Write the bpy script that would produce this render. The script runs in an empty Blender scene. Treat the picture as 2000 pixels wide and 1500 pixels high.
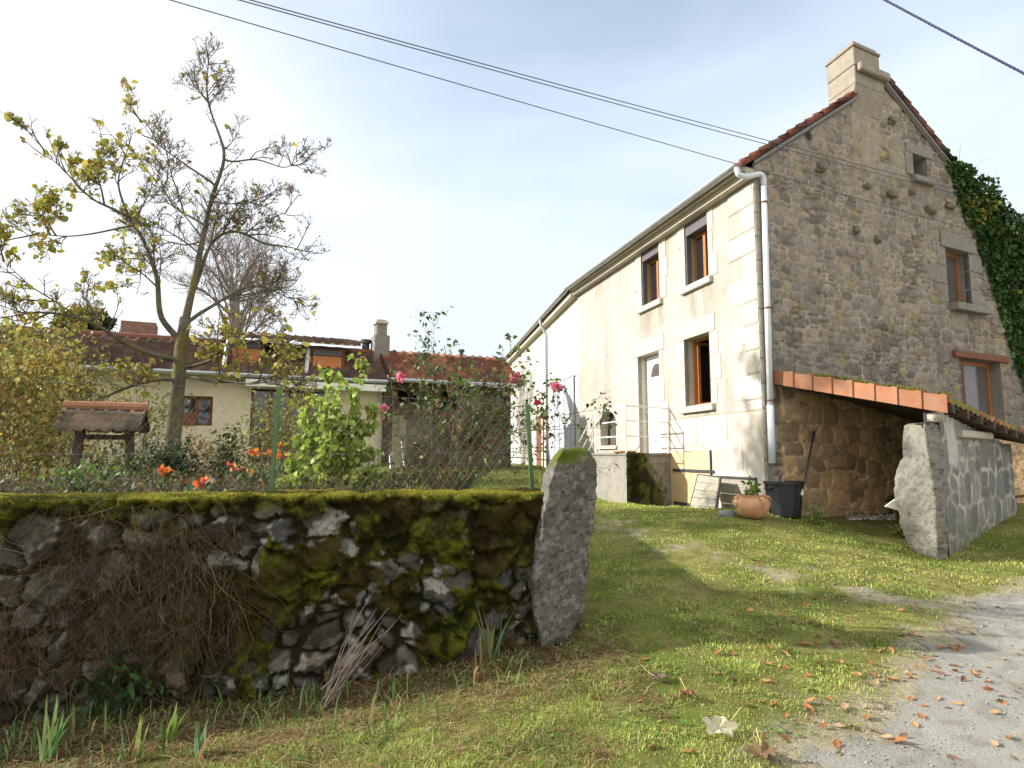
import bpy, math, random
import numpy as np
from mathutils import Vector
random.seed(7)
RNG = np.random.default_rng(11)
S = bpy.context.scene
COL = S.collection
# ---------------------------------------------------------------- camera model (used to read distances off the site)
F = 1270.0
PITCH = math.atan(140 / F)
CP, SP = math.cos(PITCH), math.sin(PITCH)
EYE = np.array([0.0, 0.0, 1.6])

def ray(px, py):
    a = (px - 1000) / F
    u = (750 - py) / F
    return np.array([a, CP - SP * u, SP + CP * u])

def at(px, py, Y):
    d = ray(px, py)
    return EYE + d * (Y / d[1])

class Frame:
    """vertical wall plane: s along, z up, n outwards"""
    def __init__(self, o, ang_u, nsign):
        self.o = np.array([o[0], o[1], 0.0])
        self.u = np.array([ang_u[0], ang_u[1], 0.0])
        self.n = np.array([ang_u[1], -ang_u[0], 0.0]) * nsign
    def p(self, s, n, z):
        return self.o + self.u * s + self.n * n + np.array([0, 0, z])
    def pts(self, s, n, z):
        s = np.asarray(s, float); n = np.asarray(n, float) + 0 * s; z = np.asarray(z, float) + 0 * s
        return self.o + s[..., None] * self.u + n[..., None] * self.n + z[..., None] * np.array([0, 0, 1.0])
    def uv(self, px, py, n=0.0):
        d = ray(px, py)
        t = ((self.o + self.n * n - EYE) @ self.n) / (d @ self.n)
        q = EYE + d * t
        return float((q - self.o) @ self.u), float(q[2])

# ---------------------------------------------------------------- numpy noise
_tab = np.random.default_rng(3).random((256, 256))
def vnoise(x, y):
    xi = np.floor(x).astype(int); yi = np.floor(y).astype(int)
    fx = x - xi; fy = y - yi
    fx = fx * fx * (3 - 2 * fx); fy = fy * fy * (3 - 2 * fy)
    a = _tab[xi & 255, yi & 255]; b = _tab[(xi + 1) & 255, yi & 255]
    c = _tab[xi & 255, (yi + 1) & 255]; d = _tab[(xi + 1) & 255, (yi + 1) & 255]
    return (a * (1 - fx) + b * fx) * (1 - fy) + (c * (1 - fx) + d * fx) * fy
def fbm(x, y, o=4):
    r = 0; a = .5; t = 0
    for i in range(o):
        r = r + a * vnoise(x * 2**i + 17.3 * i, y * 2**i + 9.1 * i); t += a; a *= .5
    return r / t
def sstep(a, b, x):
    t = np.clip((x - a) / (b - a), 0, 1)
    return t * t * (3 - 2 * t)
def mixc(a, b, t):
    return np.asarray(a) * (1 - t[..., None]) + np.asarray(b) * t[..., None]

# ---------------------------------------------------------------- mesh helpers
def link(o, parent=None):
    COL.objects.link(o)
    if parent is not None:
        o.parent = parent
    return o

def np_mesh(name, V, faces, mat, parent=None, col=None, smooth=False):
    V = np.asarray(V, np.float32).reshape(-1, 3)
    if isinstance(faces, np.ndarray):
        faces = [faces]
    faces = [np.asarray(f, np.int32) for f in faces if len(f)]
    me = bpy.data.meshes.new(name)
    me.vertices.add(len(V)); me.vertices.foreach_set('co', V.ravel())
    loops = np.concatenate([f.ravel() for f in faces])
    tot = np.concatenate([np.full(len(f), f.shape[1], np.int32) for f in faces])
    start = np.concatenate([[0], np.cumsum(tot)[:-1]]).astype(np.int32)
    me.loops.add(len(loops)); me.loops.foreach_set('vertex_index', loops)
    me.polygons.add(len(tot)); me.polygons.foreach_set('loop_start', start); me.polygons.foreach_set('loop_total', tot)
    if smooth:
        me.polygons.foreach_set('use_smooth', np.ones(len(tot), bool))
    if col is not None:
        at_ = me.attributes.new('col', 'FLOAT_COLOR', 'POINT')
        c = np.ones((len(V), 4), np.float32); c[:, :3] = np.asarray(col, np.float32).reshape(-1, 3)
        at_.data.foreach_set('color', c.ravel())
    me.update(calc_edges=True)
    me.validate()
    me.materials.append(mat)
    return link(bpy.data.objects.new(name, me), parent)

class MB:
    def __init__(s): s.v = []; s.f = []
    def add(s, V, Fc):
        b = len(s.v); s.v += [tuple(map(float, v)) for v in V]; s.f += [tuple(i + b for i in f) for f in Fc]
    def hexa(s, P):   # 8 pts: bottom ring 0-3, top ring 4-7
        s.add(P, [(3, 2, 1, 0), (4, 5, 6, 7), (0, 1, 5, 4), (1, 2, 6, 5), (2, 3, 7, 6), (3, 0, 4, 7)])
    def fbox(s, fr, s0, s1, n0, n1, z0, z1):
        s.hexa([fr.p(s0, n0, z0), fr.p(s1, n0, z0), fr.p(s1, n1, z0), fr.p(s0, n1, z0),
                fr.p(s0, n0, z1), fr.p(s1, n0, z1), fr.p(s1, n1, z1), fr.p(s0, n1, z1)])
    def quad(s, a, b, c, d): s.add([a, b, c, d], [(0, 1, 2, 3)])
    def tube(s, pts, r, k=8, cap=True):
        pts = [np.asarray(p, float) for p in pts]
        rr = r if hasattr(r, '__len__') else [r] * len(pts)
        V = []; 
        for i, p in enumerate(pts):
            t = pts[min(i + 1, len(pts) - 1)] - pts[max(i - 1, 0)]
            t = t / (np.linalg.norm(t) + 1e-9)
            ref = np.array([0, 0, 1.0]) if abs(t[2]) < .9 else np.array([1.0, 0, 0])
            a = np.cross(t, ref); a /= np.linalg.norm(a); b = np.cross(t, a)
            for j in range(k):
                w = 2 * math.pi * j / k
                V.append(p + (a * math.cos(w) + b * math.sin(w)) * rr[i])
        Fc = [(i * k + j, i * k + (j + 1) % k, (i + 1) * k + (j + 1) % k, (i + 1) * k + j) for i in range(len(pts) - 1) for j in range(k)]
        if cap:
            Fc += [tuple(range(k))[::-1], tuple((len(pts) - 1) * k + j for j in range(k))]
        s.add(V, Fc)
    def lathe(s, c, prof, k=24):
        V = [(c[0] + r * math.cos(2 * math.pi * j / k), c[1] + r * math.sin(2 * math.pi * j / k), c[2] + z) for r, z in prof for j in range(k)]
        Fc = [(i * k + j, i * k + (j + 1) % k, (i + 1) * k + (j + 1) % k, (i + 1) * k + j) for i in range(len(prof) - 1) for j in range(k)]
        s.add(V, Fc)
    def build(s, name, mat, parent=None, smooth=False, bevel=0):
        me = bpy.data.meshes.new(name); me.from_pydata(s.v, [], s.f); me.materials.append(mat)
        import bmesh
        bm = bmesh.new(); bm.from_mesh(me); bmesh.ops.recalc_face_normals(bm, faces=bm.faces)
        if bevel:
            bmesh.ops.bevel(bm, geom=bm.edges[:], offset=bevel, segments=1, affect='EDGES', clamp_overlap=True)
        bm.to_mesh(me); bm.free()
        if smooth:
            me.polygons.foreach_set('use_smooth', [True] * len(me.polygons))
        return link(bpy.data.objects.new(name, me), parent)

def tubes(paths, radii, sides=3):
    """paths (N,K,3), radii (N,K) -> verts, quads"""
    P = np.asarray(paths, float); R = np.asarray(radii, float)
    N, K, _ = P.shape
    T = np.empty_like(P); T[:, 1:-1] = P[:, 2:] - P[:, :-2]; T[:, 0] = P[:, 1] - P[:, 0]; T[:, -1] = P[:, -1] - P[:, -2]
    T /= np.linalg.norm(T, axis=2, keepdims=True) + 1e-9
    ref = np.where(np.abs(T[..., 2:3]) < .9, np.array([0, 0, 1.0]), np.array([1.0, 0, 0]))
    A = np.cross(T, ref); A /= np.linalg.norm(A, axis=2, keepdims=True) + 1e-9
    B = np.cross(T, A)
    w = np.arange(sides) * 2 * np.pi / sides
    V = P[:, :, None, :] + R[:, :, None, None] * (A[:, :, None, :] * np.cos(w)[:, None] + B[:, :, None, :] * np.sin(w)[:, None])
    i = np.arange(N)[:, None, None] * K * sides; k = np.arange(K - 1)[None, :, None] * sides; j = np.arange(sides)[None, None, :]; j2 = (j + 1) % sides
    Q = np.stack([i + k + j, i + k + j2, i + k + sides + j2, i + k + sides + j], -1).reshape(-1, 4)
    return V.reshape(-1, 3), Q

def resample(poly, k):
    poly = np.asarray(poly, float)
    d = np.r_[0, np.cumsum(np.linalg.norm(np.diff(poly, axis=0), axis=1))]
    t = np.linspace(0, d[-1], k)
    return np.stack([np.interp(t, d, poly[:, i]) for i in range(poly.shape[1])], 1)

def rand_dirs(n, rng=RNG):
    v = rng.normal(size=(n, 3)); return v / (np.linalg.norm(v, axis=1, keepdims=True) + 1e-9)

def leaf_mesh(name, P, size, cols, mat, parent, droop=.2, flat=.5, asp=.6, rng=RNG, dirs=None, smooth=False):
    """folded leaf of four triangles at each point"""
    P = np.asarray(P, float); n = len(P)
    d = rand_dirs(n, rng) if dirs is None else np.asarray(dirs, float).copy()
    d[:, 2] -= droop; d /= np.linalg.norm(d, axis=1, keepdims=True) + 1e-9
    nr = rand_dirs(n, rng); nr[:, 2] = np.abs(nr[:, 2]) + flat
    sd = np.cross(d, nr); sd /= np.linalg.norm(sd, axis=1, keepdims=True) + 1e-9
    nr = np.cross(sd, d)
    L = (np.asarray(size) * rng.uniform(.65, 1.3, n))[:, None]
    W = L * asp * .5
    fold = nr * L * rng.uniform(.02, .16, (n, 1))
    tip = nr * L * rng.uniform(-.3, .02, (n, 1))
    V = np.stack([P, P + d * L * .3 + sd * W + fold, P + d * L * .72 + sd * W * .72 + fold * .8 + tip * .4, P + d * L + tip,
                  P + d * L * .72 - sd * W * .72 + fold * .8 + tip * .4, P + d * L * .3 - sd * W + fold, P + d * L * .5 + tip * .2], 1).reshape(-1, 3)
    b = (np.arange(n) * 7)[:, None]
    Q = np.concatenate([b + np.array([[0, 1, 2, 6]]), b + np.array([[6, 2, 3, 4]]), b + np.array([[0, 6, 4, 5]])])
    C = np.repeat(np.asarray(cols), 7, axis=0)
    return np_mesh(name, V, Q, mat, parent, C, smooth)

def pick(palette, n, rng=RNG, jit=.2, w=None):
    pal = np.asarray(palette, float)
    c = pal[rng.choice(len(pal), n, p=w)]
    return np.clip(c * rng.uniform(1 - jit, 1 + jit, (n, 1)) * rng.uniform(.93, 1.07, (n, 3)), 0, 1)

# ---------------------------------------------------------------- tagging
def tag(o, label, cat, group=None, kind=None):
    o['label'] = label; o['category'] = cat
    if group: o['group'] = group
    if kind: o['kind'] = kind
    return o
def thing(name, label, cat, loc=(0, 0, 0), group=None):
    # the parts are modelled in world coordinates, so the empty carries its base as location and the parts the inverse
    o = bpy.data.objects.new(name, None); COL.objects.link(o)
    return tag(o, label, cat, group)
def settle(o, loc):
    """move the empty to the thing's base, keeping parts where they are"""
    loc = Vector([float(a) for a in loc]); o.location = loc
    for c in o.children:
        c.location = c.location - loc
    return o

# ---------------------------------------------------------------- materials
def mat(name, base=None, rough=.8, var=.25, scale=6.0, bump=0.0, bscale=60.0, attr=False, transl=0.0, metal=0.0, spec=.3, var2=0.0, scale2=1.0, tint=(.5, .45, .35), stretch=None, objrand=0):
    m = bpy.data.materials.new(name); m.use_nodes = True
    nt = m.node_tree; N = nt.nodes; Lk = nt.links
    bs = N['Principled BSDF']; out = N['Material Output']
    bs.inputs['Roughness'].default_value = rough; bs.inputs['Metallic'].default_value = metal
    bs.inputs['Specular IOR Level'].default_value = spec
    if attr:
        a = N.new('ShaderNodeAttribute'); a.attribute_name = 'col'; csrc = a.outputs['Color']
    else:
        r = N.new('ShaderNodeRGB'); r.outputs[0].default_value = (*base, 1); csrc = r.outputs[0]
    if objrand:
        oi = N.new('ShaderNodeObjectInfo'); om = N.new('ShaderNodeMapRange'); om.inputs['To Min'].default_value = 1 - objrand; om.inputs['To Max'].default_value = 1 + objrand
        ov_ = N.new('ShaderNodeVectorMath'); ov_.operation = 'SCALE'; Lk.new(oi.outputs['Random'], om.inputs['Value']); Lk.new(csrc, ov_.inputs[0]); Lk.new(om.outputs[0], ov_.inputs['Scale']); csrc = ov_.outputs[0]
    tc = N.new('ShaderNodeTexCoord'); vec = tc.outputs['Object']
    if stretch:
        mp = N.new('ShaderNodeMapping'); mp.inputs['Scale'].default_value = stretch; Lk.new(vec, mp.inputs['Vector']); vec = mp.outputs[0]
    if var:
        no = N.new('ShaderNodeTexNoise'); no.inputs['Scale'].default_value = scale; no.inputs['Detail'].default_value = 8; no.inputs['Roughness'].default_value = .65
        Lk.new(vec, no.inputs['Vector'])
        mr = N.new('ShaderNodeMapRange'); mr.inputs['From Min'].default_value = .25; mr.inputs['From Max'].default_value = .75
        mr.inputs['To Min'].default_value = 1 - var; mr.inputs['To Max'].default_value = 1 + var
        Lk.new(no.outputs['Fac'], mr.inputs['Value'])
        mx = N.new('ShaderNodeVectorMath'); mx.operation = 'SCALE'
        Lk.new(csrc, mx.inputs[0]); Lk.new(mr.outputs[0], mx.inputs['Scale']); csrc = mx.outputs[0]
    if var2:
        n2 = N.new('ShaderNodeTexNoise'); n2.inputs['Scale'].default_value = scale2; n2.inputs['Detail'].default_value = 6; n2.inputs['Roughness'].default_value = .7
        Lk.new(vec, n2.inputs['Vector'])
        m2 = N.new('ShaderNodeMapRange'); m2.inputs['From Min'].default_value = .45; m2.inputs['From Max'].default_value = .72; m2.inputs['To Max'].default_value = var2
        Lk.new(n2.outputs['Fac'], m2.inputs['Value'])
        mm = N.new('ShaderNodeMix'); mm.data_type = 'RGBA'; Lk.new(m2.outputs[0], mm.inputs[0]); Lk.new(csrc, mm.inputs[6]); mm.inputs[7].default_value = (*tint, 1)
        csrc = mm.outputs[2]
    Lk.new(csrc, bs.inputs['Base Color'])
    if bump:
        nb = N.new('ShaderNodeTexNoise'); nb.inputs['Scale'].default_value = bscale; nb.inputs['Detail'].default_value = 10; nb.inputs['Roughness'].default_value = .7
        Lk.new(vec, nb.inputs['Vector'])
        bp = N.new('ShaderNodeBump'); bp.inputs['Strength'].default_value = min(1, bump); bp.inputs['Distance'].default_value = .02 * max(1, bump)
        Lk.new(nb.outputs['Fac'], bp.inputs['Height']); Lk.new(bp.outputs[0], bs.inputs['Normal'])
    if transl:
        tr = N.new('ShaderNodeBsdfTranslucent'); Lk.new(csrc, tr.inputs['Color'])
        ms = N.new('ShaderNodeMixShader'); ms.inputs[0].default_value = transl
        Lk.new(bs.outputs[0], ms.inputs[1]); Lk.new(tr.outputs[0], ms.inputs[2]); Lk.new(ms.outputs[0], out.inputs['Surface'])
    return m

M = {}
M['stone'] = mat('weathered_stone', attr=True, rough=.9, var=.28, scale=9, bump=.9, bscale=45, spec=.15)
M['mossy'] = mat('mossy_stone', attr=True, rough=.95, var=.35, scale=22, bump=1.0, bscale=90, spec=.1)
M['plaster'] = mat('lime_plaster', attr=True, rough=.92, var=.07, scale=3.5, bump=.35, bscale=50, spec=.15)
M['granite'] = mat('granite', attr=True, rough=.9, var=.38, scale=70, bump=1.2, bscale=55, spec=.2)
M['cutstone'] = mat('cut_stone', (.50, .46, .385), .9, .12, 8, .5, 40, spec=.15, var2=.45, scale2=1.7, tint=(.36, .31, .23))
M['chimney'] = mat('chimney_stone', (.285, .255, .205), .92, .25, 7, .7, 40, spec=.15, var2=.6, scale2=1.6, tint=(.25, .21, .155))
M['quoin'] = mat('corner_stone_grey', (.29, .265, .22), .9, .28, 10, .8, 45, spec=.15, var2=.5, scale2=2.2, tint=(.24, .215, .175))
M['oldzinc'] = mat('dull_zinc', (.17, .165, .16), .6, .2, 6, .05, 30, metal=.3, spec=.4)
M['greystone'] = mat('grey_cut_stone', (.235, .22, .195), .9, .3, 12, .8, 45, spec=.15, var2=.5, scale2=2.2, tint=(.18, .16, .13))
M['tile'] = mat('clay_tile', attr=True, rough=.85, var=.3, scale=14, bump=.5, bscale=60, spec=.2)
M['wood_orange'] = mat('varnished_wood', (.36, .135, .035), .5, .25, 9, .2, 40, spec=.4, stretch=(6, 6, 1))
M['wood_grey'] = mat('weathered_boards', (.33, .30, .245), .85, .35, 7, .5, 40, stretch=(1, 1, 7), var2=.6, scale2=3, tint=(.17, .17, .09))
M['wood_pale'] = mat('new_pine_boards', (.62, .46, .25), .7, .2, 6, .2, 40, stretch=(9, 9, .8), var2=.4, scale2=2, tint=(.5, .33, .14))
M['wood_dark'] = mat('old_timber', (.075, .052, .036), .85, .35, 8, .4, 40)
M['lintel_wood'] = mat('stained_beam', (.17, .065, .035), .7, .25, 8, .3, 40)
M['zinc'] = mat('zinc', (.42, .44, .46), .45, .15, 5, .05, 30, metal=.6, spec=.5)
M['pvc'] = mat('pale_pvc', (.62, .66, .70), .45, .06, 4, spec=.4)
M['white_metal'] = mat('white_painted_metal', (.72, .70, .66), .5, .08, 6, spec=.4)
M['white'] = mat('white_door_paint', (.80, .80, .80), .4, .04, 4, spec=.4)
M['glass'] = mat('window_glass', (.018, .018, .022), .04, 0, spec=.8)
M['curtain_glass'] = mat('net_curtain_glass', (.10, .09, .085), .12, .3, 3, spec=.6)
M['dark'] = mat('dark_interior', (.012, .010, .009), .9, .2, 3)
M['shutterbox'] = mat('roller_shutter_box', (.115, .105, .115), .55, .08, 5)
M['black_plastic'] = mat('black_bin_plastic', (.022, .024, .027), .45, .2, 5, .1, 30, spec=.4)
M['terracotta'] = mat('terracotta', (.50, .27, .14), .8, .2, 7, .25, 60, var2=.4, scale2=5, tint=(.55, .40, .27))
M['clay_pipe'] = mat('clay_pipe', (.34, .25, .18), .8, .25, 8, .3, 60)
M['iron'] = mat('dark_iron', (.05, .05, .055), .6, .3, 12, .2, 60)
M['concrete'] = mat('stained_concrete', attr=True, rough=.92, var=.2, scale=7, bump=.5, bscale=50, spec=.15)
M['cream'] = mat('cream_render', (.66, .585, .415), .92, .06, 2, .2, 60, spec=.1, var2=.25, scale2=.9, tint=(.55, .47, .32))
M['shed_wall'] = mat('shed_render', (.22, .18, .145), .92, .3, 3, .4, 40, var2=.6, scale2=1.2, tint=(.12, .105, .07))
M['orange_panel'] = mat('orange_dormer_panel', (.52, .21, .085), .8, .12, 3, .1)
M['bark'] = mat('grey_bark', attr=True, rough=.92, var=.4, scale=16, bump=.8, bscale=40, spec=.1)
M['twig'] = mat('twig_bark', attr=True, rough=.9, var=.2, scale=8, spec=.1)
M['leaf'] = mat('leaf', attr=True, rough=.55, var=.18, scale=25, transl=.35, spec=.3)
M['ivy'] = mat('ivy_leaf', attr=True, rough=.5, var=.2, scale=12, transl=.15, spec=.22)
M['petal'] = mat('petal', attr=True, rough=.6, var=.12, scale=30, transl=.4, spec=.2)
M['grass'] = mat('grass_blade', attr=True, rough=.65, var=.0, transl=.3, spec=.2)
M['dry'] = mat('dry_stalk', attr=True, rough=.85, var=.0, spec=.1)
M['deadleaf'] = mat('dead_leaf', attr=True, rough=.7, var=.25, scale=60, transl=.2, spec=.2, bump=.3, bscale=120)
M['ground'] = mat('soil_and_turf', attr=True, rough=.95, var=.3, scale=14, bump=1.2, bscale=35, spec=.05)
M['gravel'] = mat('gravel_road', attr=True, rough=.92, var=.38, scale=85, bump=1.4, bscale=70, spec=.15)
M['berry'] = mat('red_hip', (.33, .028, .02), .35, .2, 20, spec=.5)
M['fence_green'] = mat('green_fence_paint', (.07, .135, .05), .5, .2, 10, spec=.4)
M['wire'] = mat('galvanised_wire', (.16, .165, .15), .5, .1, 8, metal=.3)
M['cable'] = mat('black_cable', (.085, .085, .105), .6, 0)
M['cable_blue'] = mat('twisted_blue_cable', (.035, .03, .10), .5, 0)
# ---------------------------------------------------------------- terrain
def tps_fit(P, z):
    n = len(P); r = np.linalg.norm(P[:, None] - P[None], axis=2)
    K = np.where(r > 0, r * r * np.log(r + 1e-12), 0) + np.eye(n) * .05
    A = np.zeros((n + 3, n + 3)); A[:n, :n] = K; A[:n, n] = 1; A[:n, n + 1:] = P; A[n:, :n] = A[:n, n:].T
    return np.linalg.solve(A, np.r_[z, 0, 0, 0])
_cp = [(1090, 1245, 5.4), (850, 1300, 5.25), (500, 1370, 4.95), (100, 1420, 4.65), (1000, 1500, 3.4), (300, 1500, 3.9),
       (1700, 1500, 3.4), (1830, 1090, 9.3), (1490, 1000, 11), (1740, 1003, 12.4), (1313, 999, 13.9), (1223, 984, 13.4),
       (1163, 971, 15.2), (1060, 915, 25), (2000, 1130, 8.2), (2000, 1300, 4.9)]
_cx = [at(*c) for c in _cp] + [np.array(c, float) for c in [(0, 0, .0), (-3, 2, -.22), (4, 1, .05), (12, 9, .35), (12, 4, .2), (14, 14, .55), (-8, 4, -.5), (-10, 0, -.6), (-5, 20, 1.1), (0, 30, 1.15), (14, 26, 1.0)]]
_cx = np.array(_cx)
_tps = tps_fit(_cx[:, :2], _cx[:, 2])
WO = np.array([.30, 5.42]); WU = np.array([-.983, -.18]); WU /= np.linalg.norm(WU); WNB = np.array([WU[1], -WU[0]])  # back of wall
if WNB[1] < 0: WNB = -WNB
def garden_mask(x, y):
    d = (x - WO[0]) * WNB[0] + (y - WO[1]) * WNB[1]
    a = sstep(.08, .22, d)
    xb = .05 * (y - 5.5)
    b = 1 - sstep(.12 + xb, .52 + xb, x)
    return a * b
def zg(x, y):
    x = np.asarray(x, float); y = np.asarray(y, float)
    xc = np.clip(x, -10, 14).ravel(); yc = np.clip(y, -3, 26).ravel()
    out = np.empty(len(xc))
    n = len(_cx)
    for i in range(0, len(xc), 50000):
        q = np.stack([xc[i:i + 50000], yc[i:i + 50000]], 1)
        r = np.linalg.norm(q[:, None] - _cx[None, :, :2], axis=2)
        out[i:i + 50000] = (r * r * np.log(r + 1e-12)) @ _tps[:n] + _tps[n] + q @ _tps[n + 1:]
    z = out.reshape(x.shape)
    g = garden_mask(x, y)
    zgar = 1.17 + .05 * sstep(6, 18, y) + .03 * (fbm(x * .8, y * .8) - .5)
    z = z * (1 - g) + zgar * g
    z = z + (1 - g) * (.05 * (fbm(x * 1.3 + 5, y * 1.3) - .5) + .02 * (fbm(x * 5, y * 5) - .5))
    return z
def zg1(x, y): return float(zg(np.array([x]), np.array([y]))[0])
def road_edge(y): return np.interp(y, [-6, 3.4, 3.95, 5, 6.3, 7.2, 8, 9.2, 12], [-.6, 1.35, 1.95, 3.05, 4.0, 5.2, 6.4, 8.2, 12.5])
def road_d(x, y): return (x - road_edge(y)) + .75 * (fbm(x * 1.6, y * 1.6) - .5) + .5 * (fbm(x * 6, y * 6) - .5)
def seg_dist(x, y, pts):
    d = np.full(np.shape(x), 1e9)
    for a, b in zip(pts[:-1], pts[1:]):
        a = np.array(a); b = np.array(b); ab = b - a; t = np.clip(((x - a[0]) * ab[0] + (y - a[1]) * ab[1]) / (ab @ ab), 0, 1)
        d = np.minimum(d, np.hypot(x - a[0] - t * ab[0], y - a[1] - t * ab[1]))
    return d
TRACK = [(1.3, 10.6), (1.75, 9.0), (2.7, 7.6), (3.9, 6.6), (5.2, 6.0)]
TRACK2 = [(2.2, 5.2), (3.2, 4.6), (4.0, 4.0)]
def gravel_amt(x, y):
    n = fbm(x * 3.1 + 40, y * 3.1)
    a = sstep(.5, .0, seg_dist(x, y, TRACK) + (n - .5) * 1.3) * sstep(.4, .62, fbm(x * 2.2, y * 2.2 + 30)) * .85
    b = sstep(.3, .05, seg_dist(x, y, TRACK2) + (n - .5) * .9) * sstep(.4, .6, fbm(x * 2.7, y * 2.7 + 10)) * .8
    c = sstep(-.5, .1, road_d(x, y))
    return np.clip(np.maximum(np.maximum(a, b), c), 0, 1)
def axis(fine0, fine1, step, lo, hi):
    a = list(np.arange(fine0, fine1, step)); s = step; x = a[-1]
    while x < hi: s *= 1.25; x += s; a.append(min(x, hi))
    s = step; x = a[0]; pre = []
    while x > lo: s *= 1.25; x -= s; pre.append(max(x, lo))
    return np.array(pre[::-1] + a)
def build_ground():
    X = axis(-6.5, 10, .085, -500, 500); Y = axis(2.2, 16, .085, -300, 900)
    gx, gy = np.meshgrid(X, Y)
    z = zg(gx, gy)
    V = np.stack([gx, gy, z], -1).reshape(-1, 3)
    nx, ny = len(X), len(Y)
    i = (np.arange(ny - 1)[:, None] * nx + np.arange(nx - 1)[None]).ravel()
    Q = np.stack([i, i + 1, i + nx + 1, i + nx], 1)
    n1 = fbm(gx * 2.3, gy * 2.3); n2 = fbm(gx * 7, gy * 7 + 20); n3 = fbm(gx * .7 + 8, gy * .7)
    c = mixc((.12, .145, .03), (.21, .20, .06), sstep(.35, .65, n1))
    c = mixc(c, (.12, .085, .045), sstep(.52, .7, n2) * .6)
    # bare soil and dead matter under the wall, dry straw on the verge
    dw = -((gx - WO[0]) * WNB[0] + (gy - WO[1]) * WNB[1])
    c = mixc(c, (.06, .042, .025), sstep(1.3, .2, dw + (n1 - .5) * 1.2) * (gx < .6) * (1 - garden_mask(gx, gy)))
    g = gravel_amt(gx, gy)
    c = mixc(c, mixc((.30, .25, .165), (.40, .35, .26), n2), g)
    gm = garden_mask(gx, gy) * (gy < 10)
    c = mixc(c, (.085, .065, .04), gm * .8 * (gx < -.9))
    o = np_mesh('ground', V, Q, M['ground'], None, c.reshape(-1, 3), True)
    o['kind'] = 'structure'
    # road
    X = np.arange(-1, 16, .06); Y = np.arange(-3, 13, .06)
    gx, gy = np.meshgrid(X, Y); nx = len(X)
    d = road_d(gx, gy); keep = (d > .05)
    z = zg(gx, gy) + .006
    i = (np.arange(len(Y) - 1)[:, None] * nx + np.arange(nx - 1)[None])
    k = keep[:-1, :-1] & keep[1:, 1:] & keep[1:, :-1] & keep[:-1, 1:]
    i = i[k]
    Q = np.stack([i, i + 1, i + nx + 1, i + nx], 1)
    used = np.unique(Q); remap = np.full(gx.size, -1); remap[used] = np.arange(len(used))
    V = np.stack([gx, gy, z], -1).reshape(-1, 3)[used]
    n1 = fbm(gx * 1.2, gy * 1.2); n2 = fbm(gx * 9, gy * 9)
    c = mixc((.335, .32, .28), (.43, .41, .36), n1)
    c = mixc(c, (.22, .20, .16), sstep(.55, .75, n2) * .6)
    c = mixc(c, (.20, .19, .11), sstep(.5, .0, d) * .35)
    o = np_mesh('road', V, remap[Q], M['gravel'], None, c.reshape(-1, 3)[used], True)
    o['kind'] = 'structure'
build_ground()

# ---------------------------------------------------------------- grass (stuff)
def blades(name, XY, h, w, cols, lean, label=None, lay=None, matname='grass', Z=None):
    n = len(XY); rng = RNG
    z = zg(XY[:, 0], XY[:, 1]) if Z is None else Z
    B = np.c_[XY, z - .004]
    a = rng.uniform(0, 2 * np.pi, n); dx = np.c_[np.cos(a), np.sin(a), 0 * a]
    sd = np.c_[-np.sin(a), np.cos(a), 0 * a]
    ln = lean if np.ndim(lean) else np.full(n, lean)
    ln = ln * rng.uniform(.3, 1.6, n)
    up = np.array([0, 0, 1.0])
    hh = (h * rng.uniform(.5, 1.4, n))[:, None]; ww = (w * rng.uniform(.7, 1.3, n))[:, None] * .5
    m = B + hh * (up * .62 * np.cos(ln * .5)[:, None] + dx * (.62 * np.sin(ln * .5))[:, None])
    t = m + hh * .45 * (up * np.cos(ln * 1.3)[:, None] + dx * np.sin(ln * 1.3)[:, None])
    V = np.stack([B - sd * ww, B + sd * ww, m + sd * ww * .8, m - sd * ww * .8, t], 1).reshape(-1, 3)
    b = (np.arange(n) * 5)[:, None]
    Q = b + np.array([[0, 1, 2, 3]]); T = b + np.array([[3, 2, 4]])
    return np_mesh(name, V, [Q, T], M[matname], None, np.repeat(cols, 5, 0))
def wedge(n, r0, r1, a0=-47, a1=47):
    r = r0 * (r1 / r0) ** RNG.random(n)
    a = np.radians(RNG.uniform(a0, a1, n))
    return np.c_[np.sin(a) * r, np.cos(a) * r]
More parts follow.
